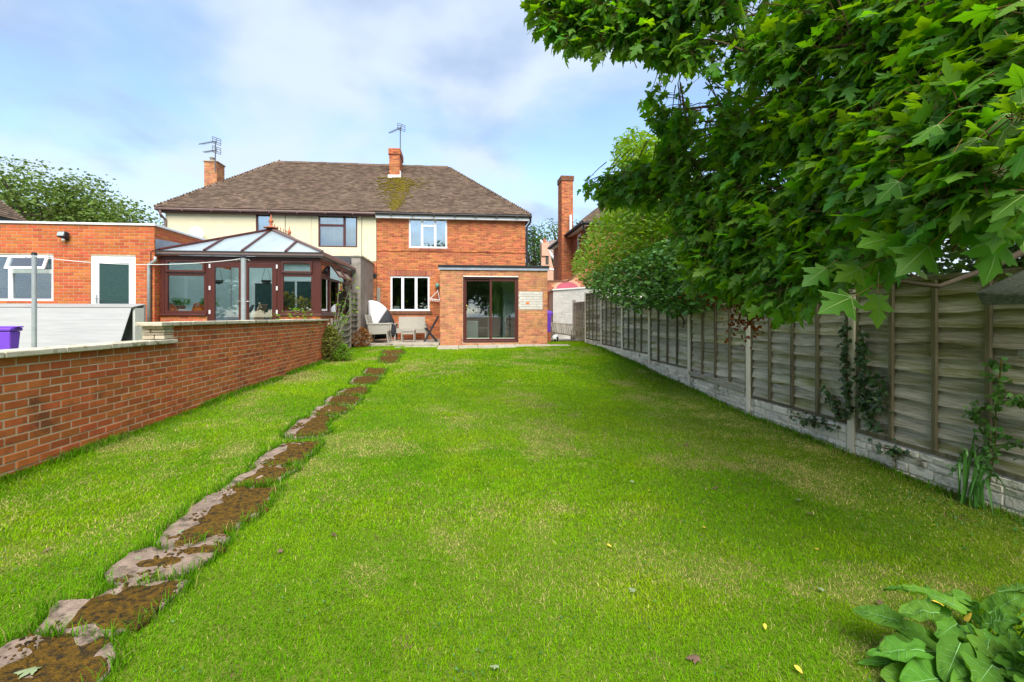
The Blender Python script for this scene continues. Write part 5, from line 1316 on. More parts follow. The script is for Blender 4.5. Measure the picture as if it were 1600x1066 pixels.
# loose moss crumbs that blur each moss patch into the bare concrete
for si, so in enumerate([o for o in path.children if o.name.startswith('slab')]):
    poly = SLAB_XY[si]; mn, mx_ = poly.min(0), poly.max(0); n = int(min(900, 1500 * (mx_[0] - mn[0]) * (mx_[1] - mn[1]) + 60)); n = n if si < 8 else n // 3
    x = rng.uniform(mn[0], mx_[0], n); y = rng.uniform(mn[1], mx_[1], n); cc_ = poly.mean(0); k = in_poly(cc_[0] + (x - cc_[0]) * 1.04, cc_[1] + (y - cc_[1]) * 1.04, poly)
    den = np.array([mnoise.noise((a * 5, b * 5, si * 3.1)) for a, b in zip(x, y)]); k &= (den > .05) & (x > cc_[0] - (mx_[0] - mn[0]) * .33); x, y = x[k], y[k]
    mb = MB()
    for a, b in zip(x, y):
        r = random.uniform(.004, .014) * (1 if si < 5 else 1.6); mb.sphere((a, b, gz(a, b) + .022 + .004 * (si % 3) + .014 * mnoise.noise((a * 6, b * 6, si + 5))), r, 5, 3, (1, 1, .45))
    if mb.v: mb.build('moss_crumbs', 'slab_moss', so, smooth=True, kind='stuff')
# patio paving before the sliding door, and the raised patio by the kitchen window
pav = root('paving', (1, 15.6, gz(1, 15.6)), None, None); pav['kind'] = 'structure'
fl_ = [on_ground(686, 551.5), on_ground(890, 544)]
xs_ = [-.70, -.05, .56, 1.17, 1.78, 2.39, 3.0, 3.6]
for i in range(7):
    yf = 14.85 + (.12 if i in (1, 4) else 0) + .09 * i; x0, x1 = xs_[i] + .006, xs_[i + 1] - .006
    poly = [Vector((x0, yf, 0)), Vector((x1, yf + .06, 0)), Vector((x1, EXY - .03, 0)), Vector((x0, EXY - .03, 0))]
    R = ragged(poly, .1, .01, i); SLAB_XY.append(np.array([(p.x, p.y) for p in R]))
    slab_mesh('paving_slab', R, 'patio', pav, .014, .06, 0, .004, i)
for (x0, x1, y0, y1) in ((-1.75, -.72, 15.35, 15.75), (-2.0, -1.8, 15.2, 15.5)):
    R = ragged([Vector((x0, y0, 0)), Vector((x1, y0 + .05, 0)), Vector((x1, y1, 0)), Vector((x0, y1, 0))], .1, .03, 9); SLAB_XY.append(np.array([(p.x, p.y) for p in R]))
    slab_mesh('paving_slab', R, 'patio', pav, .012, .06, 0, .004, 3)
PZ = Z(-.885)
pt_y0 = 15.85
x = -3.38; k = 0
while x < -.68:
    e = min(x + .62, -.68)
    for (a, b_) in ((pt_y0, 16.75), (16.76, 17.9), (17.91, 18.99)):
        MB().box(x + .004, e - .004, a + .003 + (random.uniform(-.04, .04) if a == pt_y0 else 0), b_ - .003, PZ - .16, PZ + random.uniform(-.006, .003)).build('patio_slab', 'patio', pav, bevel=.006)
    x = e
SLAB_XY.append(np.array([(-3.5, 15.9), (-.6, 15.9), (-.6, 19), (-3.5, 19)])); SLAB_XY.append(np.array([(-.7, 15.98), (2.95, 15.98), (2.95, 19), (-.7, 19)]))
SLAB_XY.append(np.array([(2.9, 16.9), (4.45, 17.1), (4.45, 19), (2.9, 19)]))

# ================================================================== LATTICE SCREENS between the gardens
LX = -3.42
def lattice(ya, yb, zb, za, zc_, label, rails, curve=0.03, xoff=0.0):
    o = root('lattice_screen', (LX + xoff, (ya + yb) / 2, zb), label, 'trellis', 'weathered lattice screens by the patio')
    X = LX + xoff
    for y in (ya + .02, yb - .02):
        MB().box(X - .03, X + .03, y - .02, y + .02, zb - .08, (za if y < (ya + yb) / 2 else zc_) + .03).build('post', 'wood_grey', o, bevel=.004)
    n = int((yb - ya) / .115)
    for k in range(n):
        t = (k + .5) / n; y = ya + .04 + (yb - ya - .08) * t; zt = za + (zc_ - za) * t
        wob = random.uniform(-.01, .01)
        MB().box(X - .022 + wob * .3, X - .010 + wob * .3, y - .036, y + .036, zb, zt - .03).build('lath', 'wood_grey', o)
    for k in range(rails):
        t = k / (rails - 1); pts = []
        for q in range(7):
            s = q / 6; zt = za + (zc_ - za) * s; z = zb + .05 + (zt - .05 - zb - .05) * t - curve * math.sin(math.pi * s) * (1 if k % 2 else .5)
            pts.append(Vector((X + .012, ya + .04 + (yb - ya - .08) * s, z)))
        r = MB()
        for q in range(6): r.bar(pts[q], pts[q + 1], .034, .030)
        r.build('rail', 'wood_grey', o)
lattice(15.62, 17.28, Z(-.93), Z(.82), Z(.84), 'tall weathered lattice screen beside the covered fabric shape', 10)
lattice(17.34, 19.0 - .06, Z(-.90), Z(.86), Z(.88), 'tall weathered lattice screen meeting the brick house', 10)
lattice(14.45, 15.58, Z(-1.02), Z(.02), Z(.06), 'low weathered lattice screen next to the conservatory corner', 6)
lattice(13.42, 14.41, Z(-1.12), Z(-.09), Z(-.06), 'low weathered lattice screen at the end of the brick wall', 6)

# ================================================================== PATIO FURNITURE
def armchair(x, y, rz, label):
    o = root('wicker_armchair', (x, y, PZ), label, 'chair', 'grey wicker armchairs on the patio')
    c, s = math.cos(rz), math.sin(rz)
    def T(p): return (x + c * p[0] - s * p[1], y + s * p[0] + c * p[1], PZ + p[2])
    def hx(pts): return MB().hexa([T(p) for p in pts])
    hx([(-.27, -.27, .30), (.27, -.27, .32), (.27, .27, .32), (-.27, .27, .30), (-.27, -.27, .38), (.27, -.27, .40), (.27, .27, .40), (-.27, .27, .38)]).build('seat', 'wicker', o, bevel=.015)
    hx([(-.33, -.28, .36), (-.27, -.28, .381), (-.27, .28, .381), (-.33, .28, .36), (-.46, -.28, .92), (-.41, -.28, .93), (-.41, .28, .93), (-.46, .28, .92)]).build('backrest', 'wicker', o, bevel=.015)
    for sy in (-1, 1):
        y0, y1 = (-.33, -.285) if sy < 0 else (.285, .33)
        hx([(-.30, y0, .28), (.27, y0, .30), (.27, y1, .30), (-.30, y1, .28), (-.36, y0, .60), (.30, y0, .60), (.30, y1, .60), (-.36, y1, .60)]).build('side_panel', 'wicker', o, bevel=.01)
        hx([(-.39, y0 - .02, .605), (.34, y0 - .02, .605), (.34, y1 + .02, .605), (-.39, y1 + .02, .605), (-.39, y0 - .02, .645), (.34, y0 - .02, .645), (.34, y1 + .02, .645), (-.39, y1 + .02, .645)]).build('armrest', 'wicker', o, bevel=.012)
        for lx, tilt in ((-.27, -.05), (.25, .05)):
            MB().tube([T((lx, (y0 + y1) / 2, .31)), T((lx + tilt, (y0 + y1) / 2, .0))], .022, 8).build('leg', 'wicker', o)
armchair(at_y(593, 0, 16.45).x, 16.50, math.radians(4), 'grey wicker armchair at the patio edge, front one of a pair')
armchair(at_y(598, 0, 17.35).x - .02, 17.32, math.radians(2), 'grey wicker armchair standing behind its twin near the trellis')
# loveseat bench
bx0, bx1, by = at_y(617, 0, 18.05).x, at_y(667, 0, 18.05).x, 18.1
o = root('garden_bench', ((bx0 + bx1) / 2, by, PZ), 'grey two-seat garden bench under the kitchen window', 'bench')
MB().box(bx0 + .06, bx1 - .06, by - .28, by + .25, PZ + .36, PZ + .43).build('seat', 'wicker', o, bevel=.015)
MB().hexa([(bx0 + .09, by + .251, PZ + .42), (bx1 - .09, by + .251, PZ + .42), (bx1 - .09, by + .30, PZ + .42), (bx0 + .09, by + .30, PZ + .42), (bx0 + .09, by + .34, PZ + .86), (bx1 - .09, by + .34, PZ + .86), (bx1 - .09, by + .39, PZ + .86), (bx0 + .09, by + .39, PZ + .86)]).build('backrest', 'wicker', o, bevel=.01)
MB().box(bx0 + .06, bx1 - .06, by - .30, by - .281, PZ + .27, PZ + .43).build('front_rail', 'wicker', o, bevel=.004)
for xx in (bx0, bx1 - .055):
    MB().box(xx, xx + .055, by - .30, by - .24, PZ, PZ + .58).build('leg', 'wicker', o, bevel=.006)
    MB().box(xx, xx + .055, by + .22, by + .28, PZ, PZ + .58).build('leg', 'wicker', o, bevel=.006)
    MB().box(xx - .01, xx + .065, by - .32, by + .30, PZ + .581, PZ + .62).build('armrest', 'wicker', o, bevel=.008)
# coffee table
tx0, tx1 = at_y(627, 0, 16.7).x, at_y(648, 0, 16.7).x
o = root('coffee_table', ((tx0 + tx1) / 2, 16.85, PZ), 'low grey wicker coffee table before the bench', 'table')
MB().box(tx0, tx1, 16.62, 17.10, PZ + .36, PZ + .42).build('table_top', 'wicker', o, bevel=.008)
MB().box(tx0 + .02, tx1 - .02, 16.64, 17.08, PZ + .27, PZ + .358).build('apron', 'wicker', o)
for xx in (tx0 + .022, tx1 - .022):
    for yy in (16.645, 17.075): MB().tube([(xx, yy, PZ + .36), (xx, yy, PZ)], .02, 8).build('leg', 'wicker', o)
# black folding chair
fx0 = at_y(674, 0, 17.0).x; fy = 17.0
o = root('folding_chair', (fx0, fy, PZ), 'black slatted folding chair beside the extension', 'chair')
for sy in (-.2, .2):
    MB().bar((at_y(663, 0, 17).x, fy + sy, PZ), (at_y(685, 0, 17).x, fy + sy, PZ + .88), .03, .05).build('back_leg', 'fabric_dark', o, bevel=.006)
    MB().bar((at_y(683, 0, 17).x, fy + sy * .86, PZ), (at_y(665, 0, 17).x, fy + sy * .86, PZ + .46), .03, .06).build('front_leg', 'fabric_dark', o, bevel=.006)
for k in range(6):
    xx = at_y(663.5 + k * 2.6, 0, 17).x; MB().box(xx, xx + .045, fy - .22, fy + .22, PZ + .455 + .006 * k, PZ + .475 + .006 * k).build('seat_slat', 'fabric_dark', o, bevel=.004)
for k in range(4):
    t = .62 + k * .11; a = Vector((at_y(663, 0, 17).x, fy, PZ)).lerp(Vector((at_y(685, 0, 17).x, fy, PZ + .88)), t)
    MB().box(a.x - .01, a.x + .008, fy - .185, fy + .185, a.z - .025, a.z + .025).build('back_slat', 'fabric_dark', o, bevel=.003)
# white and black fabric shape: half-dome cover
cvx = at_y(578.5, 0, 17.9).x
o = root('fabric_cover', (cvx + .5, 17.9, PZ), 'white and black folded fabric dome leaning behind the wicker armchairs', 'cover')
def dome(u_lo, u_hi, m, name):
    n, k = 14, 10; mb = MB()
    for i in range(n + 1):
        for j in range(k + 1):
            t = i / n; s = u_lo + (u_hi - u_lo) * j / k      # s: angle round the fan 0 (upright) .. 1 (ground)
            R = 1.15 * t; ang = math.radians(96 - 96 * s)
            fold = .035 * math.sin(s * 26 + 2 * t) * t
            px_ = cvx + .02 + R * math.cos(ang) * .82; pz_ = PZ + .02 + R * math.sin(ang) * 1.24
            py_ = 17.92 - .42 * math.sin(math.pi * min(1, t * .9)) * math.sin(math.pi * (0.15 + .7 * s)) + fold
            mb.v.append((px_, py_, pz_))
    for i in range(n):
        for j in range(k):
            a = i * (k + 1) + j; mb.f.append((a, a + k + 1, a + k + 2, a + 1))
    ob_ = mb.build(name, m, o, smooth=True)
    sm = ob_.modifiers.new('solid', 'SOLIDIFY'); sm.thickness = .006
    return ob_
dome(0, .47, 'fabric_white', 'white_panel'); dome(.475, .95, 'fabric_dark', 'black_panel')
# peg airer hanging under a green line reel
p = at_y(683.5, 446.5, HY - .12)
o = root('line_reel', p, 'green washing-line reel fixed to the brick wall by the extension', 'reel')
MB().sphere(p, .085, 14, 10, (1, 1, 1.15)).build('casing', 'green_paint', o, smooth=True)
MB().box(p.x - .03, p.x + .03, p.y + .06, HY - .0, p.z - .04, p.z + .04).build('bracket', 'white', o)
q = at_y(680, 466, HY - .12); hx_ = at_y(684, 455, HY - .12)
o = root('peg_airer', (q.x, q.y, q.z), 'white plastic peg airer hanging below the green reel', 'airer')
l_, r_ = at_y(672, 467, HY - .12), at_y(687, 469, HY - .12)
MB().tube([hx_ + Vector((0, 0, .06)), hx_, l_], .012, 6).tube([hx_, r_], .012, 6).build('hanger', 'white', o)
MB().bar(l_, r_, .05, .03).build('rail', 'white', o)
for k in range(6):
    c = l_.lerp(r_, (k + .5) / 6); MB().box(c.x - .012, c.x + .012, c.y - .01, c.y + .01, c.z - .075, c.z - .016).build('peg', 'white', o)

# ================================================================== LEFT: neighbour's yard things
def clothes_pole(u, vt, label, r=.04):
    b = at_y(u, vt, 10.3); o = root('clothes_pole', (b.x, b.y, NEIGH_Z), label, 'pole', 'clothes-line poles in the next garden')
    MB().tube([(b.x, b.y, NEIGH_Z), (b.x, b.y, b.z - .03)], r, 14).build('shaft', 'grey_metal', o, smooth=False)
    MB().lathe((b.x, b.y, b.z - .029), [(r * 1.15, 0), (r * 1.15, .03), (r * .7, .05)], 14).build('cap', 'black', o)
    h = MB()
    for a in (0, math.pi): h.tube([(b.x, b.y, b.z - .08), (b.x + .10 * math.cos(a), b.y - .03, b.z - .06), (b.x + .13 * math.cos(a), b.y - .03, b.z - .09)], .008, 6)
    h.build('line_hook', 'chrome', o)
    return b
c1_ = clothes_pole(53.5, 396, 'grey steel clothes-line pole before the white window'); c2_ = clothes_pole(380.5, 401, 'grey steel clothes-line pole before the conservatory doors', .048)
o = MB()
pts = [Vector((c1_.x + .05, c1_.y - .03, c1_.z - .06))] + [Vector((c1_.x, c1_.y, c1_.z - .06)).lerp(Vector((c2_.x, c2_.y, c2_.z - .05)), t) - Vector((0, .03, .55 * t * (1 - t) * 1.0)) for t in np.linspace(.05, .95, 16)] + [Vector((c2_.x - .05, c2_.y - .03, c2_.z - .05))]
o.tube(pts, .006, 6); lo_ = o.build('clothes_line', 'white', None, loc=pts[0]); tag(lo_, 'thin white clothes line strung between the two grey poles', 'clothes line')
# ribbed grey sheet storage bunker
sy_, sx0_, sx1_ = 11.75, -12.2, at_y(209.5, 0, 11.75).x
zt_ = at_y(120, 481, 11.75).z
o = root('storage_bunker', ((sx0_ + sx1_) / 2, sy_, NEIGH_Z), 'long pale grey panel-sided storage box before the white door', 'storage box')
sxb = at_y(193, 0, 11.2).x
MB().hexa([(sx0_, sy_ - .55, NEIGH_Z), (sxb - .12, sy_ - .55, NEIGH_Z), (sxb - .12, sy_ - .53, NEIGH_Z), (sx0_, sy_ - .53, NEIGH_Z), (sx0_, sy_ - .06, zt_), (sx1_ - .02, sy_ - .06, zt_), (sx1_ - .02, sy_ - .04, zt_), (sx0_, sy_ - .04, zt_)]).build('front_panel', 'panel', o)
MB().hexa([(sx0_, sy_ - .07, zt_ + .002), (sx1_ + .03, sy_ - .07, zt_ + .002), (sx1_ + .03, sy_ + .36, zt_ + .07), (sx0_, sy_ + .36, zt_ + .07), (sx0_, sy_ - .07, zt_ + .03), (sx1_ + .03, sy_ - .07, zt_ + .03), (sx1_ + .03, sy_ + .36, zt_ + .10), (sx0_, sy_ + .36, zt_ + .10)]).build('lid', 'panel', o, bevel=.01)
MB().box(sx0_, sx1_ + .03, sy_ + .30, sy_ + .36, NEIGH_Z, zt_ + .06).build('back_panel', 'panel', o)
MB().box(sx1_ - .03, sx1_ + .02, sy_ + .0, sy_ + .299, NEIGH_Z, zt_ + .0).build('end_panel', 'white_dirty', o)
# purple box
p0_, p1_ = at_y(-45, 546, 8.4), at_y(36.5, 511.5, 8.62)
pz0 = NEIGH_Z
o = root('purple_bin', ((p0_.x + p1_.x) / 2, 8.6, pz0), 'purple plastic bin behind the low end of the brick wall', 'bin')
MB().hexa([(p0_.x + .03, 8.44, pz0), (p1_.x - .05, 8.44, pz0), (p1_.x - .05, 8.58, pz0), (p0_.x + .03, 8.58, pz0), (p0_.x, 8.4, p1_.z - .06), (p1_.x - .015, 8.4, p1_.z - .06), (p1_.x - .015, 8.60, p1_.z - .06), (p0_.x, 8.60, p1_.z - .06)]).build('body', 'purple', o, bevel=.02)
MB().box(p0_.x - .01, p1_.x, 8.385, 8.62, p1_.z - .058, p1_.z + .0).build('lid', 'purple', o, bevel=.018)
MB().box(p0_.x, p0_.x + .6, 8.45, 8.58, p1_.z + .001, p1_.z + .02).build('lid_handle', 'purple', o, bevel=.006)

# ================================================================== RIGHT: alley, neighbour house, garage
NX, NY, NYB = 5.45, 20.4, 27.9
nh = root('right_neighbour_house', (NX + 4, 24, Z(-.9)), 'brown brick house beyond the fence with tall external chimney and small white window', 'house')
NE = Z(3.95)
nw1 = (at_x(908, 0, NX).y, at_x(901.5, 0, NX).y)
nwz = (at_x(904, 394, NX).z, at_x(904, 366, NX).z)
mb = MB(); nops = [(NYB - nw1[1], NYB - nw1[0], nwz[0], nwz[1])]
backing(mb, (NX, NYB, 0), (0, -1, 0), NYB - NY, Z(-.95), NE, .28, nops)
backing(mb, (NX, NY, 0), (1, 0, 0), 8, Z(-.95), NE, .28)
mb.box(NX, NX + 8, NYB, NYB + .2, Z(-.95), NE).box(NX + 8.001, NX + 8.2, NY + .02, NYB + .2, Z(-.95), NE)
nwl = mb.build('wall', 'mortar_orange', nh)
lay_bricks(nwl, (NX, NYB, 0), (0, -1, 0), NYB - NY, Z(-.95), NE, 'brick_brown', nops, parts=0)
lay_bricks(nwl, (NX, NY, 0), (1, 0, 0), 8, Z(-.95), NE, 'brick_brown', parts=0)
b = MB(); X = NX + .02
b.box(X, X + .06, nw1[0], nw1[1], nwz[0], nwz[0] + .07).box(X, X + .06, nw1[0], nw1[1], nwz[1] - .07, nwz[1]).box(X, X + .06, nw1[0], nw1[0] + .07, nwz[0] + .07, nwz[1] - .07).box(X, X + .06, nw1[1] - .07, nw1[1], nwz[0] + .07, nwz[1] - .07).box(X, X + .06, nw1[0] + .07, nw1[1] - .07, nwz[0] + .7, nwz[0] + .77)
wf = b.build('window', 'white', nh, bevel=.006)
MB().box(X + .03, X + .04, nw1[0] + .06, nw1[1] - .06, nwz[0] + .06, nwz[1] - .06).build('pane', 'glass_bright', wf)
MB().box(NX - .05, NX + .02, nw1[0] - .05, nw1[1] + .05, nwz[0] - .1, nwz[0] - .004).build('window_sill', 'brick_dark', nh)
NAp = Z(6.9); ov = .32
nA, nB_, nC, nD = (NX - ov, NY - ov, NE + .05), (NX + 8.4, NY - ov, NE + .05), (NX + 8.4, NYB + ov, NE + .05), (NX - ov, NYB + ov, NE + .05)
nR0, nR1 = (NX + 3.4, (NY + NYB) / 2, NAp), (NX + 4.8, (NY + NYB) / 2, NAp)
r1 = deck(nh, [nA, nB_, nR1, nR0]); deck(nh, [nD, nA, nR0]); deck(nh, [nB_, nC, nR1]); deck(nh, [nC, nD, nR0, nR1])
tiles(r1, nA, nB_, nR0, nR1); tiles(r1, nD, nA, nR0, nR0); bonnets(r1, nA, nR0)
MB().box(NX - ov + .02, NX - ov + .06, NY - ov + .07, NYB, NE - .08, NE + .04).box(NX - ov + .02, NX + 8.4, NY - ov + .02, NY - ov + .06, NE - .08, NE + .04).build('fascia', 'felt', nh)
MB().box(NX - ov + .061, NX - .004, NY - ov + .061, NYB, NE - .08, NE - .06).box(NX, NX + 8.3, NY - ov + .061, NY - .004, NE - .08, NE - .06).build('soffit', 'white_dirty', nh)
half_round((NX - ov - .03, NY - ov - .02, NE + .0), (NX - ov - .03, NYB, NE + .0), .055, 'black', nh); half_round((NX - ov + .03, NY - ov - .03, NE + .0), (NX + 8.4, NY - ov - .03, NE + .0), .055, 'black', nh)
MB().tube([(NX - ov + .05, NY - ov + .02, NE - .05), (NX - ov + .1, NY - ov + .1, NE - .3), (NX - .05, NY + .12, NE - .5), (NX - .05, NY + .12, Z(-.9))], .04, 8).build('downpipe', 'black', nh)
yy = at_x(890.5, 0, NX - .05).y
MB().tube([(NX - ov, yy, NE - .03), (NX - .05, yy, NE - .3), (NX - .05, yy, Z(.5))], .05, 8).build('downpipe', 'felt', nh)
MB().tube([(NX - .12, 23.1, NE - .1), (NX - .12, 23.1, NE + .95)], .06, 10).build('flue_pipe', 'white', nh)
nc = chimney(nwl, 4.93, NX + .05, 23.3, 24.2, Z(-.9), Z(6.62), 'brick_house', cap=False, parts=40)
lay_bricks(nc, (4.89, 23.26, 0), (1, 0, 0), .62, Z(6.62), Z(6.85), 'brick_dark', parts=10)
MB().box(4.895, NX + .09, 23.267, 24.24, Z(6.62), Z(6.86)).build('chimney_cap', 'brick_dark', nc)
MB().hexa([(NX - .06, 23.22, NE + .05), (NX + .3, 23.22, NE + .3), (NX + .3, 23.29, NE + .3), (NX - .06, 23.29, NE + .05), (NX - .06, 23.22, NE + .2), (NX + .3, 23.22, NE + .5), (NX + .3, 23.29, NE + .5), (NX - .06, 23.29, NE + .2)]).build('flashing', 'lead', nc)
# arched wall across the alley with its pink-topped door
AY = 20.25
aw = root('alley_wall', (4, AY, Z(-.9)), 'brick wall across the alley with arched pink door and swept top', 'wall')
ztop = at_y(870, 441, AY).z
ax0, ax1 = HXR + .06, NX - .005
acx, arz, arr = at_y(886.5, 0, AY).x, at_y(886, 452, AY).z, .48
prof = [(ax0, Z(-.92)), (ax1, Z(-.92)), (ax1, at_y(905, 402, AY).z)]
swc = at_y(882, 0, AY).x
for t in np.linspace(0, 1, 10): prof.append((ax1 - (ax1 - swc) * t, at_y(905, 402, AY).z - (at_y(905, 402, AY).z - ztop) * math.sin(t * math.pi / 2)))
prof.append((ax0, ztop))
MB().prism_y(prof, AY + .008, AY + .22).build('core', 'mortar_orange', aw)
def swept(x):
    if x < swc: return ztop
    t = (ax1 - x) / (ax1 - swc); return at_y(905, 402, AY).z - (at_y(905, 402, AY).z - ztop) * math.sin(max(0, min(1, t)) * math.pi / 2)
lay_bricks(aw, (ax0, AY, 0), (1, 0, 0), ax1 - ax0, Z(-.92), at_y(905, 402, AY).z, 'brick_brown', keep=lambda a, b, c, d: d < swept(ax0 + b) + .01 and d < swept(ax0 + a) + .01 and not (((a + b) / 2 + ax0 - acx) ** 2 + ((max(c, arz - 5) + d) / 2 - arz) ** 2 < (arr + .1) ** 2 and c > arz - .02) and not (abs((a + b) / 2 + ax0 - acx) < arr + .04 and d < arz), parts=0)
dp_ = [(acx - arr, Z(-.9)), (acx + arr, Z(-.9))] + [(acx + arr * math.cos(t), arz + arr * .62 * math.sin(t)) for t in np.linspace(0, math.pi, 16)]
MB().prism_y(dp_, AY - .01, AY + .005).build('door', 'pink', aw)
b = MB()
for t in np.linspace(0, math.pi, 17):
    c = Vector((acx + (arr + .06) * math.cos(t), AY - .012, arz + (arr * .62 + .06) * math.sin(t))); d_ = Vector((math.cos(t), 0, .8 * math.sin(t))).normalized(); e_ = Vector((-d_.z, 0, d_.x))
    b.hexa([c - d_ * .055 - e_ * .03, c + d_ * .055 - e_ * .03, c + d_ * .055 - e_ * .03 + Vector((0, .03, 0)), c - d_ * .055 - e_ * .03 + Vector((0, .03, 0)), c - d_ * .055 + e_ * .03, c + d_ * .055 + e_ * .03, c + d_ * .055 + e_ * .03 + Vector((0, .03, 0)), c - d_ * .055 + e_ * .03 + Vector((0, .03, 0))])
b.build('arch_bricks', 'brick_pale', aw, kind='stuff')
b = MB()
xs2 = np.linspace(ax0, ax1 - .03, 26)
for i in range(25):
    a_, c_ = xs2[i], xs2[i + 1]; b.hexa([(a_, AY - .03, swept(a_) + .005), (c_ - .008, AY - .03, swept(c_) + .005), (c_ - .008, AY + .25, swept(c_) + .005), (a_, AY + .25, swept(a_) + .005), (a_, AY - .03, swept(a_) + .075), (c_ - .008, AY - .03, swept(c_) + .075), (c_ - .008, AY + .25, swept(c_) + .075), (a_, AY + .25, swept(a_) + .075)])
b.build('coping_bricks', 'brick_dark', aw, kind='stuff')
# white painted brick garage end
GY = 19.3; gx0, gx1 = at_y(864, 0, GY).x, 7.5; gzt = at_y(864, 454, GY).z
gg = root('white_garage', (5.5, GY, Z(-.9)), 'white painted brick garage end beside the brown end panel', 'garage')
mb = MB(); backing(mb, (gx0, GY, 0), (1, 0, 0), gx1 - gx0, Z(-.92), gzt, .25); mb.box(gx0 + .01, gx1, GY + .26, GY + .9, Z(-.92), gzt - .02)
gw_ = mb.build('wall', 'white_brick', gg)
lay_bricks(gw_, (gx0, GY, 0), (1, 0, 0), gx1 - gx0, Z(-.92), gzt, 'white_brick', parts=140, jitter=.002)
gp = at_y(864, 453, GY); g2 = at_y(905, 446, GY)
MB().hexa([(gx0 - .03, GY - .06, gzt + .002), (gx1, GY - .06, gzt + .25), (gx1, GY + .9, gzt + .25), (gx0 - .03, GY + .9, gzt + .002), (gx0 - .03, GY - .06, gzt + .05), (gx1, GY - .06, gzt + .33), (gx1, GY + .9, gzt + .33), (gx0 - .03, GY + .9, gzt + .05)]).build('roof', 'white_dirty', gg)
MB().prism_y([(gx0, gzt), (gx1, gzt), (gx1, gzt + .249)], GY + .0, GY + .2).build('gable_board', 'white_dirty', gg)
# bin, slatted bench on its back, ball
bxp = EXTR + .10; 
o = root('wheelie_bin', (bxp + .12, 17.2, Z(-.93)), 'tall bin with purple lid half hidden by the extension corner', 'bin')
bz = at_y(857, 519, 17.2).z; bt = at_y(857, 490, 17.2).z
MB().hexa([(bxp - .15, 17.0, bz), (bxp + .19, 17.0, bz), (bxp + .19, 17.4, bz), (bxp - .15, 17.4, bz), (bxp - .2, 16.95, bt), (bxp + .22, 16.95, bt), (bxp + .22, 17.45, bt), (bxp - .2, 17.45, bt)]).build('body', 'purple', o, bevel=.02)
MB().sphere((bxp + .06, 17.2, bt), .27, 14, 8, (1, 1, .45)).build('lid', 'purple', o, smooth=True)
MB().box(bxp - .15, bxp + .2, 17.0, 17.4, Z(-.93), bz - .001).build('base', 'terracotta', o)
bp0, bp1 = at_y(860, 505, 18.1), at_y(896, 510, 17.9)
o = root('slatted_bench', (3.95, 18.0, Z(-.9)), 'grey slatted wooden bench seat before the white garage', 'bench')
za_, zb2, zl = at_y(862, 504, 18).z, at_y(862, 520, 18).z, .02
n = 13
for k in range(n):
    t = k / (n - 1); u_ = 861.5 + 34 * t; a = at_y(u_, 505 + 2.5 * t, 18.2); c = at_y(u_ + 2.5, 519 + 5 * t, 17.9)
    MB().bar(a, c, .045, .02).build('slat', 'wood_grey', o)
MB().bar(at_y(860, 505, 18.22), at_y(898, 508, 18.22), .05, .06).build('rail', 'wood_grey', o)
MB().bar(at_y(862, 519.5, 17.88), at_y(898, 525, 17.88), .05, .05).build('rail', 'wood_grey', o)
for u_ in (866, 893): MB().box(at_y(u_, 0, 18.05).x - .03, at_y(u_, 0, 18.05).x + .03, 18.02, 18.08, Z(-.91), at_y(u_, 516, 18.05).z).build('leg', 'wood_grey', o)
bc = at_y(867.5, 526, 17.0); bc.z = Z(-.91) + .125
o = root('football', (bc.x, bc.y, bc.z - .125), 'white and black ball lying beside the extension corner', 'ball')
MB().sphere(bc, .125, 18, 12).build('shell', 'white', o, smooth=True)
for (dx_, dz_) in ((.45, .1), (-.2, -.65), (.8, -.5)):
    n_ = Vector((dx_, -.8, dz_)).normalized(); t1 = n_.orthogonal().normalized(); t2 = n_.cross(t1)
    b = MB(); rings = [(0, .1265), (.028, .1245), (.052, .1160)]
    b.v = [tuple(bc + n_ * .1268)]
    for rr, hh_ in rings[1:]: b.v += [tuple(bc + n_ * hh_ * 1.01 + (t1 * math.cos(q_) + t2 * math.sin(q_)) * rr) for q_ in np.linspace(0, 2 * math.pi, 11)[:-1]]
    b.f = [(0, 1 + i, 1 + (i + 1) % 10) for i in range(10)] + [(1 + i, 11 + i, 11 + (i + 1) % 10, 1 + (i + 1) % 10) for i in range(10)]
    b.build('black_patch', 'fabric_dark', o, smooth=True)
# far cottage between the houses
fh = root('far_cottage', (7.2, 34, Z(-.9)), 'distant pink-brick cottage with grey tiled roof between the houses', 'house')
fx0_, fx1_ = at_y(846, 0, 34).x, at_y(861, 0, 34).x
MB().prism_y([(fx0_, Z(-.9)), (fx1_ + 1.2, Z(-.9)), (fx1_ - .3, at_y(855, 376, 34).z), (fx0_ + .2, at_y(850, 384, 34).z), (fx0_, at_y(846, 384, 34).z)], 34, 34.3).build('gable_wall', 'brick_pale', fh)
MB().box(fx0_ + .0, fx0_ + .5, 33.9, 34.5, at_y(850, 400, 34).z, at_y(850, 380, 34).z).build('chimney', 'brick_pale', fh)
MB().box(fx0_ + .30, fx0_ + .52, 33.975, 33.995, at_y(850, 413, 34).z, at_y(850, 392, 34).z).build('window', 'dark_slat', fh)
MB().lathe((fx0_ + .25, 34.2, at_y(850, 380, 34).z), [(.12, 0), (.1, .3), (.13, .35)], 10).build('chimney_pot', 'terracotta', fh)
q0, q1 = at_y(855, 375, 33.9), at_y(866, 417, 33.9)
e0, e1 = Vector((q0.x + .9, 33.85, q1.z)), Vector((q0.x + 4.0, 33.85, q1.z))
frf = deck(fh, [e0, e1, (q0.x + 4.0, 36.5, q0.z + .3), (q0.x, 36.5, q0.z + .3)], 'tile_far')
tiles(frf, e0, e1, (q0.x, 36.5, q0.z + .3), (q0.x + 4.0, 36.5, q0.z + .3), tw=.33, gauge=.2, m='tile_far')
MB().bar(e0 + Vector((-.05, -.1, .05)), (q0.x - .05, 36.4, q0.z + .35), .12, .12).build('barge_board', 'white', fh)
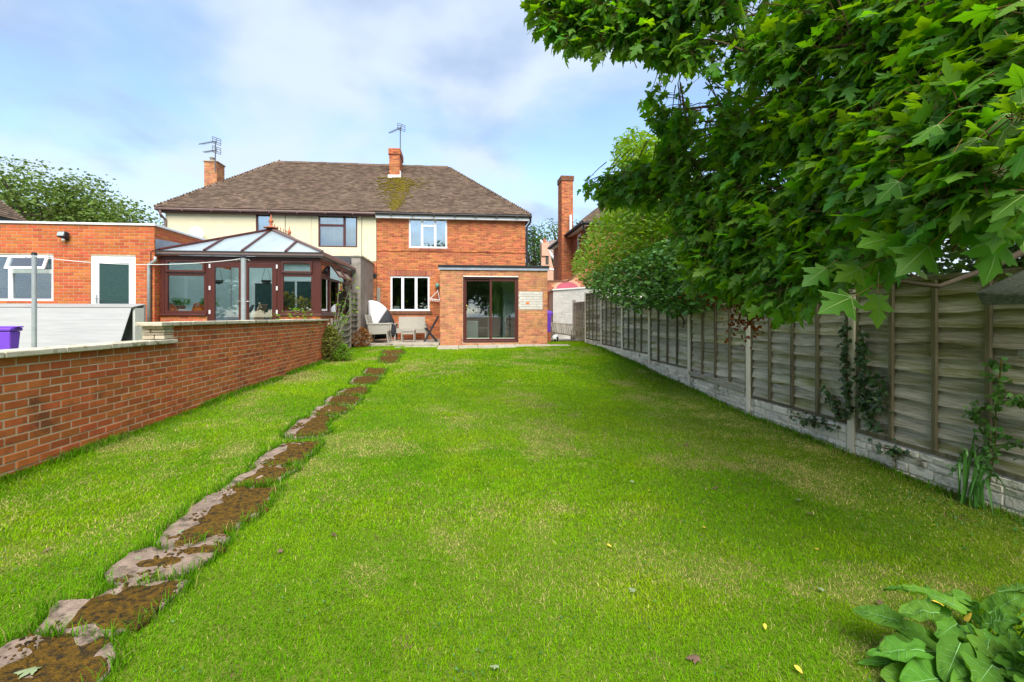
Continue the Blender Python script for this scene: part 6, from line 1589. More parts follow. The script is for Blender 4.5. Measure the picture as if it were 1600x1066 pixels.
# roof of another house beyond the outbuilding, far left
lh = root('left_far_house', (-24, 26, Z(-.9)), 'brown tiled roof corner rising behind the red brick building', 'house')
lz = Z(4.36); lc = [(-20, 19.8, lz), (-20, 24.8, lz), (-25, 24.8, lz), (-25, 19.8, lz)]; la = (-22.5, 22.3, Z(7.6))
lrf = deck(lh, [lc[0], lc[1], la]); deck(lh, [lc[1], lc[2], la]); deck(lh, [lc[2], lc[3], la]); deck(lh, [lc[3], lc[0], la])
tiles(lrf, lc[0], lc[1], la, la, tw=.25, gauge=.13); tiles(lrf, lc[3], lc[0], la, la, tw=.25, gauge=.13)
bonnets(lrf, lc[1], la); bonnets(lrf, lc[0], la)
MB().box(-24.7, -20.3, 20.1, 24.5, Z(-.9), lz - .01).build('wall', 'brick_pale', lh)
MB().box(-20.06, -19.98, 19.8, 24.8, lz - .2, lz - .02).build('fascia', 'felt', lh)
# bird table: only its felted roof corner shows
bd = 2.45; pr = [at_d(1523, 458, bd), at_d(1536, 478, bd - .05), at_d(1552, 479, bd - .06)]
o = root('bird_table', (at_d(1720, 494, bd).x, at_d(1720, 494, bd).y, gz(4, 1.3)), 'dark mossy felt-roofed bird table jutting in before the fence', 'bird table')
a = at_d(1524, 458, bd + .02); b_ = at_d(1537, 477, bd); c_ = at_d(1800, 470, bd - .4); d_ = at_d(1800, 448, bd - .38)
top = at_d(1640, 405, bd + .25); top2 = at_d(1800, 380, bd + .1)
bk = at_d(1585, 428, bd + .55)
V = MB(); V.v = [tuple(p) for p in (a, b_, c_, d_, top, top2, bk)]; V.f = [(0, 1, 2, 3), (0, 3, 5, 4), (0, 4, 6), (1, 0, 6), (4, 5, 2, 6), (1, 6, 2), (3, 2, 5)]
M['mossy_felt'] = mat('mossy_felt', (0.035, 0.042, 0.030), (0.10, 0.11, 0.075), 40, .9, .9, 120, .1)
V.build('roof', 'mossy_felt', o)
px_ = at_d(1720, 494, bd - .1)
MB().tube([(px_.x, px_.y, gz(px_.x, px_.y)), (px_.x, px_.y, px_.z + .02)], .04, 8).build('post', 'wood_grey', o)
MB().box(px_.x - .2, px_.x + .2, px_.y - .2, px_.y + .2, px_.z - .22, px_.z - .18).build('tray', 'wood_grey', o, bevel=.006)

# ================================================================== VEGETATION
def leaf_cloud(pos, tmpl, size, up_bias=1.0, droop=.3, out=None, jit=.7):
    n = len(pos)
    a = rng.uniform(0, 2 * np.pi, n)
    d = np.stack([np.cos(a), np.sin(a), rng.normal(-droop, .35, n)], 1)
    if out is not None: d = d * .6 + out
    nr = rng.normal(0, jit, (n, 3)) + np.array([0, 0, up_bias])
    return rot_from(nr, d)
def curve_pts(a, b, sag, n=6, wob=.0, seed=0):
    a, b = Vector(a), Vector(b); out = []
    for i in range(n + 1):
        t = i / n; p = a.lerp(b, t); p.z += sag * math.sin(math.pi * t)
        if 0 < i < n: p += Vector((mnoise.noise((t * 3, seed, 0)), mnoise.noise((t * 3, seed, 7)), mnoise.noise((t * 3, seed, 13)))) * wob
        out.append(p)
    return out
# ---------------------------------------------------------------- sycamore over the fence
TR = Vector((6.6, 3.4, gz(4.4, 3.4) - .1))
mp = root('sycamore_tree', TR, 'big green sycamore with broad lobed leaves overhanging the fence', 'tree')
trunk_pts = [TR, TR + Vector((-.05, .05, 1.2)), TR + Vector((.05, .15, 2.6)), TR + Vector((0, .2, 4.5)), TR + Vector((.1, .1, 6.6))]
MB().tube(trunk_pts, [.26, .21, .18, .14, .06], 14).build('trunk', 'bark', mp, smooth=True)
SIL = [(825, -330), (822, 6), (838, 40), (874, 66), (932, 80), (981, 72), (1030, 98), (1064, 108), (1088, 92), (1112, 140), (1080, 160), (1015, 141), (1008, 166), (1035, 196), (1040, 246), (985, 262), (940, 278), (902, 288), (906, 300),
       (942, 315), (1000, 308), (1050, 330), (1060, 400), (1085, 446), (1150, 462), (1210, 490), (1249, 478), (1284, 440), (1310, 440), (1340, 412), (1365, 425), (1395, 395), (1405, 370), (1502, 345), (1600, 325), (1950, 315), (1950, -330)]
def front_depth(u, v):
    lo = np.interp(u, [825, 900, 1000, 1100, 1200, 1300, 1400, 1500, 1600, 1950], [6.4, 6.2, 5.4, 4.5, 3.6, 2.9, 2.2, 1.8, 1.55, 1.3])
    hi = np.interp(u, [825, 1000, 1200, 1400, 1600, 1950], [4.7, 4.2, 3.4, 2.5, 1.8, 1.4])
    w = np.clip((v - 90) / 90, 0, 1)
    return hi * (1 - w) + lo * w
limb_targets = [(860, 18, 5.0), (960, 40, 4.8), (1060, 70, 4.8), (920, 290, 6.4), (1030, 175, 5.6), (1050, 280, 5.8), (1120, 330, 5.0), (1110, 420, 5.2), (1200, 180, 4.4), (1210, 440, 4.0), (1250, 300, 3.9), (1330, 430, 3.2), (1350, 120, 3.3), (1400, 260, 3.0), (1480, 380, 2.5), (1500, 120, 2.6), (1580, 330, 2.2), (1000, -120, 5.2), (1250, -150, 4.2), (1500, -150, 3.0)]
limbs = []; lb = MB()
for k, (u, v, dpt) in enumerate(limb_targets):
    e = at_d(u, v, dpt); hgt = max(1.6, min(5.6, (e.z - TR.z) * .75 + .4)); s = TR + Vector((0, .12, hgt))
    pts = curve_pts(s, e, .35, 9, .35, k * 2.7)
    limbs += pts[2:]
    lb.tube(pts, [.065 * (1 - i / 10) ** 1.2 + .005 for i in range(10)], 7)
lb.build('branches', 'bark', mp, smooth=True)
limb_np = np.array([tuple(p) for p in limbs])
NCL = 3000
cu, cv_, cd = [], [], []
while len(cu) < NCL:
    u = rng.uniform(815, 1950, 6000); v = rng.uniform(-330, 500, 6000); ok = in_poly(u, v, SIL)
    keepp = rng.uniform(0, 1, 6000) < np.where((u > 1640) | (v < -40), .12, 1.0) * np.clip((front_depth(u, v) / 5.2) ** 1.5, .13, 1)
    ok &= keepp
    fd_ = front_depth(u, v); hol = np.array([mnoise.noise((a * .011, b * .014, 2.5)) + .6 * mnoise.noise((a * .03, b * .035, 9.5)) for a, b in zip(u, v)]); ok &= (hol > np.interp(u, [900, 1200, 1400], [-.12, -.2, -.3])) | (rng.uniform(0, 1, 6000) < .12)
    d = fd_ + rng.exponential(1, 6000) * np.interp(u, [900, 1150, 1300], [.34, .42, .6]) * np.clip(fd_ / 3, .6, 1.3)
    P = np.array([tuple(at_d(a, b, c)) for a, b, c in zip(u[ok], v[ok], d[ok])])
    bad = (P[:, 0] > FENCE_X - .25) & (P[:, 2] < Z(.52))
    cu += list(u[ok][~bad]); cv_ += list(v[ok][~bad]); cd += list(d[ok][~bad])
CL = np.array([tuple(at_d(a, b, c)) for a, b, c in zip(cu[:NCL], cv_[:NCL], cd[:NCL])])
tw = MB(); LP, LD, LN = [], [], []
for c in CL:
    dd = np.linalg.norm(limb_np - c, axis=1); j = int(np.argsort(dd)[rng.integers(0, 5)]); b0 = limb_np[j] + rng.normal(0, .04, 3)
    dirv = c - b0; L_ = np.linalg.norm(dirv)
    if L_ > .42: b0 = c - dirv / L_ * .42; dirv = c - b0; L_ = .42
    dirv = dirv / (L_ + 1e-6) if L_ > .05 else np.array([-1., .2, 0])
    if L_ > .06: tw.tube(curve_pts(b0, c, .03, 3, .02, c[0] * 7), [.006, .005, .004, .0025], 4, caps=False)
    n = rng.integers(5, 9)
    for q in range(n):
        t = rng.uniform(.45, 1.05) * min(L_, .5)
        base = c - dirv * (min(L_, .5) - t)
        side = rng.normal(0, 1, 3); side -= dirv * side.dot(dirv); side /= np.linalg.norm(side) + 1e-6
        od = side * .75 + dirv * .55 + np.array([0, 0, -.28]); od /= np.linalg.norm(od)
        pet = rng.uniform(.05, .11)
        LP.append(base + od * pet); LD.append(od + np.array([0, 0, -.35])); LN.append(np.array([0, 0, 1.]) + rng.normal(0, .38, 3) - np.array([dirv[0], dirv[1], 0]) * -.15)
        if q < 3: tw.tube([base, base + od * pet], .0022, 3, caps=False)
tw.build('twigs', 'twig', mp, kind='stuff')
LP, LD, LN = np.array(LP), np.array(LD), np.array(LN)
LS = rng.uniform(.062, .132, len(LP))
bad = (LP[:, 0] > FENCE_X - .14) & (LP[:, 2] < Z(.44))
LP, LD, LN, LS = LP[~bad], LD[~bad], LN[~bad], LS[~bad]
# a few leaves hang low in front of the fence on long stalks
extra = [(1330, 465, 2.3, .19, 200), (1372, 462, 2.4, .16, 265), (1450, 385, 2.0, .18, 215), (1560, 372, 1.75, .17, 250), (1395, 372, 2.2, .19, 190), (1290, 420, 2.7, .17, 210), (1190, 470, 3.9, .15, 250), (1225, 455, 3.6, .16, 230), (1345, 420, 2.5, .17, 200)]
for (u, v, d, s, ang) in extra:
    p = np.array(tuple(at_d(u, v, d))); LP = np.vstack([LP, p]); a = math.radians(ang)
    dv = np.array(tuple(RT)) * math.cos(a) * 1 + np.array([0, 0, 1.]) * math.sin(a) - np.array(tuple(FW)) * .25
    LD = np.vstack([LD, dv]); LN = np.vstack([LN, -np.array(tuple(FW)) * .75 + np.array([0, 0, .65])]); LS = np.append(LS, s)
RM = rot_from(LN, LD)
rel = LP - np.array([0, 0, EYE]); zc_l = rel @ np.array(tuple(FW)); ul = 800 + FPX * (rel @ np.array(tuple(RT))) / zc_l; vl = 494 - FPX * rel[:, 2] / zc_l
inframe = (zc_l > .5) & (ul > 820) & (ul < 1640) & (vl > -30) & (vl < 520)
vis = inframe & (zc_l > 1.2)
order = np.argsort(np.where(vis, -LS / zc_l, 1e3))
big = order[:300]; rest = np.setdiff1d(np.arange(len(LP)), big)
too_close = zc_l < 1.15
rest = rest[~((zc_l[rest] < 1.15) & (zc_l[rest] > -.6) & (np.abs(rel[rest][:, 0]) < 1.2))]
vs_, fs_, k0_ = [], [], 0
for g_, (dr, fo, sq, tw_) in enumerate(((.16, -.22, 1.0, 0), (.34, -.10, .9, .25), (.05, .20, 1.08, -.2), (.45, -.32, .82, .4), (-.12, -.30, 1.0, -.3))):
    ol_ = half + [(-x, y) for x, y in reversed(half[1:-1])]
    tv, tf = fan([(x * sq * (1 + .10 * math.sin(g_ * 2.1 + y * 6)) + tw_ * .12 * y * y, y * (1 + .06 * math.sin(g_ + x * 7))) for x, y in ol_], (0, .3), dr, fo)
    tv[:, 2] += .06 * np.sin(tv[:, 0] * 7 + g_) * tv[:, 1] + tw_ * tv[:, 0] * tv[:, 1] * .6
    ix = rest[g_::5]; v, f = scatter(tv, tf, LP[ix], RM[ix], LS[ix]); vs_.append(v); fs_.append(f + k0_); k0_ += len(v)
v, f = np.vstack(vs_), np.vstack(fs_)
o = place('foliage', fast_mesh('foliage', v - np.array(tuple(TR)), f, 'leaf_maple'), mp, TR); o['kind'] = 'stuff'
leaf_me = []
for k in range(4):
    tv, tf = fan([(x * (1 + .06 * math.sin(k * 3 + y * 5)), y) for x, y in (half + [(-x, y) for x, y in reversed(half[1:-1])])], (0, .3), .10 + .06 * k, -.12 - .06 * k)
    dr, fo = .10 + .06 * k, -.12 - .06 * k; n0, nf0 = len(tv), len(tf); V_ = [tuple(q) for q in tv]; F_ = [tuple(q) for q in tf]
    zf_ = lambda x, y: -dr * y * y + fo * abs(x) + .012
    for (ex, ey) in ((0, .96), (.50, .39), (-.50, .39), (.33, -.03), (-.33, -.03)):
        L_ = math.hypot(ex, ey); nx_, ny_ = -ey / L_, ex / L_; i0 = len(V_)
        for t_ in (0, .35, .7, 1): 
            w_ = .012 * (1 - t_) + .002; x_, y_ = ex * t_, ey * t_
            V_ += [(x_ + nx_ * w_, y_ + ny_ * w_, zf_(x_, y_)), (x_ - nx_ * w_, y_ - ny_ * w_, zf_(x_, y_))]
        for q in range(3): a_ = i0 + 2 * q; F_ += [(a_, a_ + 1, a_ + 3), (a_, a_ + 3, a_ + 2)]
    nv_ = len(F_); i0 = len(V_); V_ += [(.012, 0, 0), (-.012, 0, 0), (.010, -.7, .12), (-.010, -.7, .12), (0, 0, .014), (0, -.7, .134)]
    F_ += [(i0, i0 + 2, i0 + 3), (i0, i0 + 3, i0 + 1), (i0, i0 + 4, i0 + 5), (i0, i0 + 5, i0 + 2), (i0 + 1, i0 + 3, i0 + 5), (i0 + 1, i0 + 5, i0 + 4)]
    me_ = fast_mesh('leaf', np.array(V_), np.array(F_), 'leaf_maple'); me_.materials.append(M['leaf_vein']); me_.materials.append(M['petiole'])
    for q in range(nf0, nv_): me_.polygons[q].material_index = 1
    for q in range(nv_, len(F_)): me_.polygons[q].material_index = 2
    leaf_me.append(me_)
for k in big:
    o = bpy.data.objects.new('leaf', leaf_me[k % 4]); col.objects.link(o); o.parent = mp
    m4 = Matrix([list(RM[k][r] * LS[k]) + [0] for r in range(3)] + [[0, 0, 0, 1]])
    o.matrix_local = Matrix.Translation(Vector(LP[k]) - TR) @ m4
# drooping rusty seed clusters
sd = []
for (u, v, d) in ((1160, 455, 4.6), (1172, 480, 4.5), (1105, 440, 5.0), (1085, 432, 5.3), (1140, 425, 4.8), (1180, 430, 4.4), (1120, 448, 4.9), (1165, 500, 4.5)):
    c = np.array(tuple(at_d(u, v, d))); n = 110
    sd.append(c + rng.normal(0, 1, (n, 3)) * np.array([.09, .09, .10]))
sd = np.vstack(sd); v, f = scatter(QUAD_T[0], QUAD_T[1], sd, leaf_cloud(sd, QUAD_T, .04, .3, .8), rng.uniform(.03, .06, len(sd)))
o = place('seed_clusters', fast_mesh('seed_clusters', v - np.array(tuple(TR)), f, 'seed'), mp, TR); o['kind'] = 'stuff'

# ---------------------------------------------------------------- shrubs behind the fence
def fence_shrub(name, label, poly, m, tmpl, n, size, rel_lo, rel_hi, base, stems, clump=.28, off=0):
    b = Vector((FENCE_X + .9, base, fence_ground(base) - .1))
    o = root(name, b, label, 'shrub')
    us = np.array([p[0] for p in poly]); vs = np.array([p[1] for p in poly])
    C = []
    while len(C) < n // 26:
        u = rng.uniform(us.min(), us.max()); v = rng.uniform(vs.min(), vs.max())
        if not in_poly([u], [v], poly)[0]: continue
        zf = 3343 / (u - 719); d = zf * rng.uniform(rel_lo, rel_hi)
        p = at_d(u, v, d)
        C.append(tuple(p))
    C = np.array(C)
    P = np.repeat(C, 26, 0) + rng.normal(0, 1, (len(C) * 26, 3)) * np.array([clump, clump, clump * .62])
    rp = P - np.array([0, 0, EYE]); zc = rp @ np.array(tuple(FW)); uu = 800 + FPX * (rp @ np.array(tuple(RT))) / zc; vv = 494 - FPX * rp[:, 2] / zc
    cen = np.array([us.mean(), vs.mean()])
    k = in_poly(cen[0] + (uu - cen[0]) / 1.06, cen[1] + (vv - cen[1]) / 1.06, poly)
    bad = (P[:, 0] > FENCE_X - .12) & (P[:, 0] < FENCE_X + .15) & (P[:, 2] < Z(.45)); P = P[k & ~bad]
    v, f = scatter(tmpl[0], tmpl[1], P, leaf_cloud(P, tmpl, size, 1.0, .2), rng.uniform(.65, 1.35, len(P)) * size)
    q = place('foliage', fast_mesh('foliage', v - np.array(tuple(b)), f, m), o, b); q['kind'] = 'stuff'
    sm = MB()
    for s in range(stems):
        e = C[(s * 37) % len(C)]; sm.tube(curve_pts(b + Vector((random.uniform(-.2, .2), random.uniform(-.3, .3), 0)), e, .25, 6, .2, s), [.035, .03, .025, .02, .014, .01, .005], 6)
    sm.build('stems', 'bark', o, smooth=True)
    return o
fence_shrub('golden_shrub', 'tall yellow-green leafy shrub leaning over the far fence', [(900, 430), (898, 405), (918, 360), (935, 335), (985, 310), (958, 260), (962, 222), (990, 205), (1060, 235), (1095, 320), (1075, 380), (1010, 402), (962, 425), (930, 448)], 'leaf_gold', OVAL_T, 15500, .11, .93, 1.10, 12.2, 14, .30)
fence_shrub('holly_bush', 'dark glossy holly bush hanging over the fence below the yellow shrub', [(912, 436), (960, 412), (1005, 392), (1075, 365), (1115, 395), (1122, 462), (1096, 478), (1052, 494), (1025, 478), (985, 484), (962, 470), (935, 462)], 'leaf_holly', HOLLY_T, 12500, .095, .84, 1.02, 10.5, 10, .24)
fence_shrub('dark_hedge', 'dark leafy hedge behind the fence under the sycamore', [(1110, 380), (1300, 300), (1600, 250), (1900, 220), (1900, 470), (1600, 470), (1400, 470), (1250, 470), (1120, 470)], 'leaf_dark', OVAL_T, 9000, .11, 1.06, 1.5, 6.5, 10, .3)

# ---------------------------------------------------------------- trees farther off
def tree(name, label, base, height, crown, m, n, size, seed, trunk_r=.18, lean=(0, 0), group=None, clumps=60, lowest=.25):
    """crown: list of (dx, dy, dz, rx, ry, rz) ellipsoids relative to the base"""
    base = Vector(base); o = root(name, base, label, 'tree', group); r = np.random.default_rng(seed)
    top = base + Vector((lean[0], lean[1], height * .8))
    MB().tube(curve_pts(base - Vector((0, 0, .2)), top, 0, 6, .15, seed), [trunk_r * (1 - i / 7.5) for i in range(7)], 10).build('trunk', 'bark', o, smooth=True)
    C = []
    vol = np.array([c[3] * c[4] * c[5] for c in crown]); pr_ = vol / vol.sum()
    for _ in range(clumps):
        c = crown[r.choice(len(crown), p=pr_)]; d = r.normal(0, 1, 3); d /= np.linalg.norm(d); q = r.uniform(.35, 1) ** .5
        C.append(np.array(tuple(base)) + np.array(c[:3]) + d * q * np.array(c[3:]))
    C = np.array(C); cs = np.mean([min(c[3:]) for c in crown]) * .24
    br = MB()
    for i, c in enumerate(C[::2]):
        t = r.uniform(lowest, .95); s = (base - Vector((0, 0, .2))).lerp(top, t)
        br.tube(curve_pts(s, c, .2, 5, .25, seed + i), [trunk_r * .38 * (1 - j / 6) + .008 for j in range(6)], 5, caps=False)
    br.build('branches', 'bark', o, smooth=True)
    per = n // clumps
    P = np.repeat(C, per, 0) + np.clip(r.normal(0, 1, (len(C) * per, 3)), -2, 2) * np.array([cs * 1.25, cs * 1.25, cs * .6])
    v, f = scatter(QUAD_T[0], QUAD_T[1], P, leaf_cloud(P, QUAD_T, size, .8, .1), r.uniform(.6, 1.4, len(P)) * size)
    q = place('crown', fast_mesh('crown', v - np.array(tuple(base)), f, m), o, base); q['kind'] = 'stuff'
    return o
def tb_(u, y): p = at_y(u, 494, y); return (p.x, p.y, Z(-.9))
tree('spreading_oak', 'spreading oak with open branching crown behind the red brick building', tb_(88, 32), 9.5, [(-.5, 0, 7.2, 3.6, 3.2, 2.9), (2.6, 0, 5.9, 2.6, 2.6, 2.2), (-3.6, 0, 6.0, 2.6, 2.6, 2.2), (4.3, 0, 4.4, 1.3, 1.5, 1.4)], 'leaf_oak', 21000, .21, 11, .30, clumps=210, lowest=.3)
tree('fresh_green_tree', 'fresh green tree at the left edge beside the spreading oak', tb_(-40, 34), 9, [(0, 0, 6.6, 3.0, 3, 3.0)], 'leaf_pot', 6000, .24, 12, .25, clumps=60)
tree('low_green_tree', 'low bright green tree top next to the cream house gutter', tb_(225, 40), 6.0, [(-.8, 0, 5.6, 1.7, 1.6, 1.2), (1.2, 0, 5.4, 1.3, 1.4, 1.2)], 'leaf_pot', 4500, .22, 13, .2, clumps=60)
tree('gap_conifer', 'dark green tree filling the gap beside the brick house corner', tb_(836, 38), 7.5, [(0, 0, 4.6, 1.5, 1.6, 3.3), (.7, 0, 3.0, 1.4, 1.6, 2.2)], 'leaf_dark', 9000, .18, 14, .2, clumps=110, lowest=.1)
tree('airy_ash', 'airy olive-green tree behind the tall external chimney', tb_(872, 44), 10.5, [(0, 0, 7.2, 2.5, 2.4, 2.6), (2.4, 0, 6.6, 2.2, 2.2, 2.2), (-1.6, 0, 5.4, 1.8, 2, 2.2), (1, 0, 3.6, 2.6, 2, 2)], 'leaf_ash', 10500, .20, 15, .22, clumps=150)
tree('round_tree', 'rounded olive tree beyond the right-hand neighbour roof', tb_(925, 48), 9.5, [(0, 0, 7.4, 2.8, 2.4, 2.4)], 'leaf_ash', 5000, .24, 16, .22, clumps=70)
# trees closing the garden's end behind the camera (they mirror in the panes)
for k, (x, y, h) in enumerate(((-6.5, -13, 8.0), (-1.5, -15, 9.5), (4.0, -14, 8.5), (-12.5, -11, 7.5), (-18.5, -9, 7.0))):
    tree('rear_tree', ('broad dark tree at the garden end towards the brick-wall side', 'tallest dark tree at the middle of the garden end', 'dark tree at the garden end towards the fence', 'dark tree behind the next garden, across the brick wall', 'farthest dark tree behind the next garden')[k], (x, y, Z(-1.75)), h, [(0, 0, h * .62, 3.0, 2.4, h * .36)], 'leaf_dark', 10000, .40, 30 + k, .25, group='trees at the garden end', clumps=80)

# ---------------------------------------------------------------- sapling, weeds and bush at the wall's end
sp = on_ground(516, 560); sp = Vector((at_y(517, 0, 13.2).x, 13.2, gz(-3.2, 13.2)))
o = root('young_sapling', sp, 'thin young sapling with sparse bright leaves before the lattice', 'sapling')
tips = [(531, 440), (551, 433), (557, 470), (541, 470), (505, 532), (561, 452), (532, 475)]
SL = []; st = MB(); fork = at_y(519, 545, 13.2)
st.tube([sp, at_y(518, 560, 13.2), fork], [.016, .014, .012], 7)
for k, (u, v) in enumerate(tips):
    e = at_y(u, v, 13.2 + .12 * math.sin(k * 2)); st.tube(curve_pts(fork, e, .04, 6, .03, k), [.011, .010, .009, .007, .006, .004, .003], 6)
    for t in (np.linspace(.35, 1.05, 26) if k != 4 else [1.0]):
        p = fork.lerp(e, t); SL.append(tuple(p + Vector((random.gauss(0, .05), random.gauss(0, .05), random.gauss(0, .05)))))
st.build('stem', 'wood_grey', o)
SL = np.array(SL); v, f = scatter(OVAL_T[0], OVAL_T[1], SL, leaf_cloud(SL, OVAL_T, .06, .8, .1), rng.uniform(.05, .10, len(SL)))
place('leaves', fast_mesh('leaves', v - np.array(tuple(sp)), f, 'leaf_gold'), o, sp)
def bush(name, label, c, rx, ry, h, m, n, size, tmpl=OVAL_T, stems=12, cat='bush', m2=None):
    c = Vector(c); o = root(name, c, label, cat); a = rng.uniform(0, 2 * np.pi, n); q = np.sqrt(rng.uniform(0, 1, n)); t = rng.uniform(.02, 1, n)
    w = np.sin(np.pi * np.clip(t * .8 + .18, 0, 1))
    P = np.stack([c.x + rx * q * np.cos(a) * w, c.y + ry * q * np.sin(a) * w, c.z + h * t], 1) + rng.normal(0, .02, (n, 3))
    v, f = scatter(tmpl[0], tmpl[1], P, leaf_cloud(P, tmpl, size, .6, -.3), rng.uniform(.6, 1.4, n) * size)
    q_ = place('foliage', fast_mesh('foliage', v - np.array(tuple(c)), f, m), o, c); q_['kind'] = 'stuff'
    s_ = MB()
    for k in range(stems):
        b = 2 * math.pi * k / stems; s_.tube(curve_pts(c, (c.x + rx * .7 * math.cos(b), c.y + ry * .7 * math.sin(b), c.z + h * random.uniform(.7, 1.0)), .03, 4, .04, k), [.008, .007, .006, .004, .002], 5)
    s_.build('stems', 'twig', o)
    return o
bc_ = Vector((at_y(498, 0, 13.0).x, 13.0, gz(-3.3, 13.0)))
bush('scrubby_bush', 'scrubby olive bush at the end of the brick wall', bc_ + Vector((.26, .1, 0)), .40, .4, .88, 'leaf_weed', 2400, .055)
bush('grassy_weed', 'tuft of green weeds at the foot of the scrubby bush', bc_ + Vector((.62, -.05, 0)), .26, .25, .42, 'leaf_gold', 700, .05)
bush('rusty_shrub', 'small rust-coloured shrub by the patio and lattice screen', Vector((at_y(568, 0, 15.7).x - .05, 15.72, gz(-3.0, 15.7))), .34, .25, .60, 'leaf_rust', 900, .055)
bush('wall_top_plant', 'yellow-green sprigs of plant poking over the wall coping', Vector((at_y(470, 0, 12.2).x - .1, 12.2, Z(-.35))), .75, .12, .52, 'leaf_gold', 90, .09)
# ---------------------------------------------------------------- ivy on the fence post
iv = root('ivy', (FENCE_X - .08, post_y[7], fence_ground(post_y[7])), 'dark green ivy climbing beside a concrete fence post', 'ivy')
def ivy_path(pts, n, spread, acc, stem, x=FENCE_X - .07):
    P = [at_x(u, v, x) for u, v in pts]; stem.tube(P, .006, 5)
    for k in range(n):
        t = rng.uniform(0, len(P) - 1.001); i = int(t); p = P[i].lerp(P[i + 1], t - i)
        acc.append((p.x - abs(rng.normal(0, .025)), p.y + rng.normal(0, spread), p.z + rng.normal(0, spread)))
acc = []; st = MB()
for pts, n, s in (([(1322, 500), (1322, 560), (1325, 610), (1328, 650)], 170, .028), ([(1348, 520), (1352, 580), (1350, 630), (1368, 672)], 260, .045), ([(1370, 640), (1375, 600), (1362, 590)], 120, .05), ([(1290, 605), (1305, 630), (1312, 650)], 70, .035), ([(1240, 650), (1275, 660), (1305, 665)], 60, .03), ([(1380, 700), (1410, 705)], 30, .03)):
    ivy_path(pts, n, s, acc, st)
st.build('stems', 'twig', iv)
acc = np.array(acc); nr = rng.normal(0, .45, acc.shape) + np.array([-1., 0, .35]); dr_ = rng.normal(0, .6, acc.shape) + np.array([-.1, 0, -.7])
v, f = scatter(IVY_T[0], IVY_T[1], acc, rot_from(nr, dr_), rng.uniform(.035, .075, len(acc)))
q = place('leaves', fast_mesh('leaves', v - np.array(tuple(ORG[iv.name])), f, 'leaf_ivy'), iv, ORG[iv.name]); q['kind'] = 'stuff'
iv2 = root('ivy', (FENCE_X - .08, at_x(1555, 0, FENCE_X).y, fence_ground(3.6)), 'wispy ivy trailing over the fence above the strap-leaved plant', 'ivy')
acc = []; st = MB()
for pts, n, s in (([(1545, 760), (1555, 700), (1556, 640), (1562, 590), (1565, 560)], 90, .045), ([(1560, 620), (1600, 628), (1660, 635)], 70, .03), ([(1550, 690), (1520, 650), (1535, 640)], 40, .04), ([(1500, 740), (1530, 700), (1600, 690)], 50, .05)):
    ivy_path(pts, n, s, acc, st)
st.build('stems', 'leaf_weed', iv2)
acc = np.array(acc); nr = rng.normal(0, .45, acc.shape) + np.array([-1., 0, .35]); dr_ = rng.normal(0, .6, acc.shape) + np.array([-.1, 0, -.7])
v, f = scatter(IVY_T[0], IVY_T[1], acc, rot_from(nr, dr_), rng.uniform(.03, .065, len(acc)))
q = place('leaves', fast_mesh('leaves', v - np.array(tuple(ORG[iv2.name])), f, 'leaf_holly'), iv2, ORG[iv2.name]); q['kind'] = 'stuff'
# ---------------------------------------------------------------- strap-leaved plant
sc = on_ground(1563, 790); sc = Vector((min(sc.x, FENCE_X - .16), sc.y, gz(sc.x, sc.y)))
o = root('strap_leaf_plant', sc, 'dark strap-leaved plant growing at the foot of the fence', 'plant')
def strap(parent, a, tip, w, arch, m, name='leaf'):
    a, tip = Vector(a), Vector(tip); mb = MB(); n = 9; d = (tip - a); sdv = d.cross(Vector((.3, .8, .2))).normalized()
    for i in range(n + 1):
        t = i / n; p = a.lerp(tip, t); p.z += arch * math.sin(math.pi * t ** .8) ; ww = w * (math.sin(math.pi * (.18 + .82 * t)) ** .7 if t < 1 else .02)
        nn = Vector((0, 0, -1)) * ww * .25
        mb.v += [tuple(p - sdv * ww), tuple(p + nn), tuple(p + sdv * ww)]
    for i in range(n):
        k = 3 * i; mb.f += [(k, k + 1, k + 4, k + 3), (k + 1, k + 2, k + 5, k + 4)]
    return mb.build(name, m, parent, smooth=True)
dS = (sc - ORI).dot(FW)
for (u, v, dz, w, ar) in ((1512, 715, -.05, .014, .26), (1500, 752, -.1, .012, .26), (1524, 700, .05, .013, .10), (1540, 672, .1, .011, .05), (1590, 690, .05, .013, .14), (1610, 750, 0, .014, .24), (1552, 806, -.25, .014, .26), (1592, 812, -.25, .014, .30), (1622, 780, -.12, .013, .28), (1516, 778, -.15, .012, .24), (1568, 690, .12, .011, .05), (1632, 715, .05, .013, .22), (1530, 735, -.1, .012, .2), (1575, 770, -.2, .012, .26)):
    tp_ = at_d(u, v, dS + dz); tp_.x = min(tp_.x, FENCE_X - .05)
    strap(o, sc + Vector((random.uniform(-.08, .05), random.uniform(-.1, .1), 0)), tp_, w, ar, 'leaf_strap')
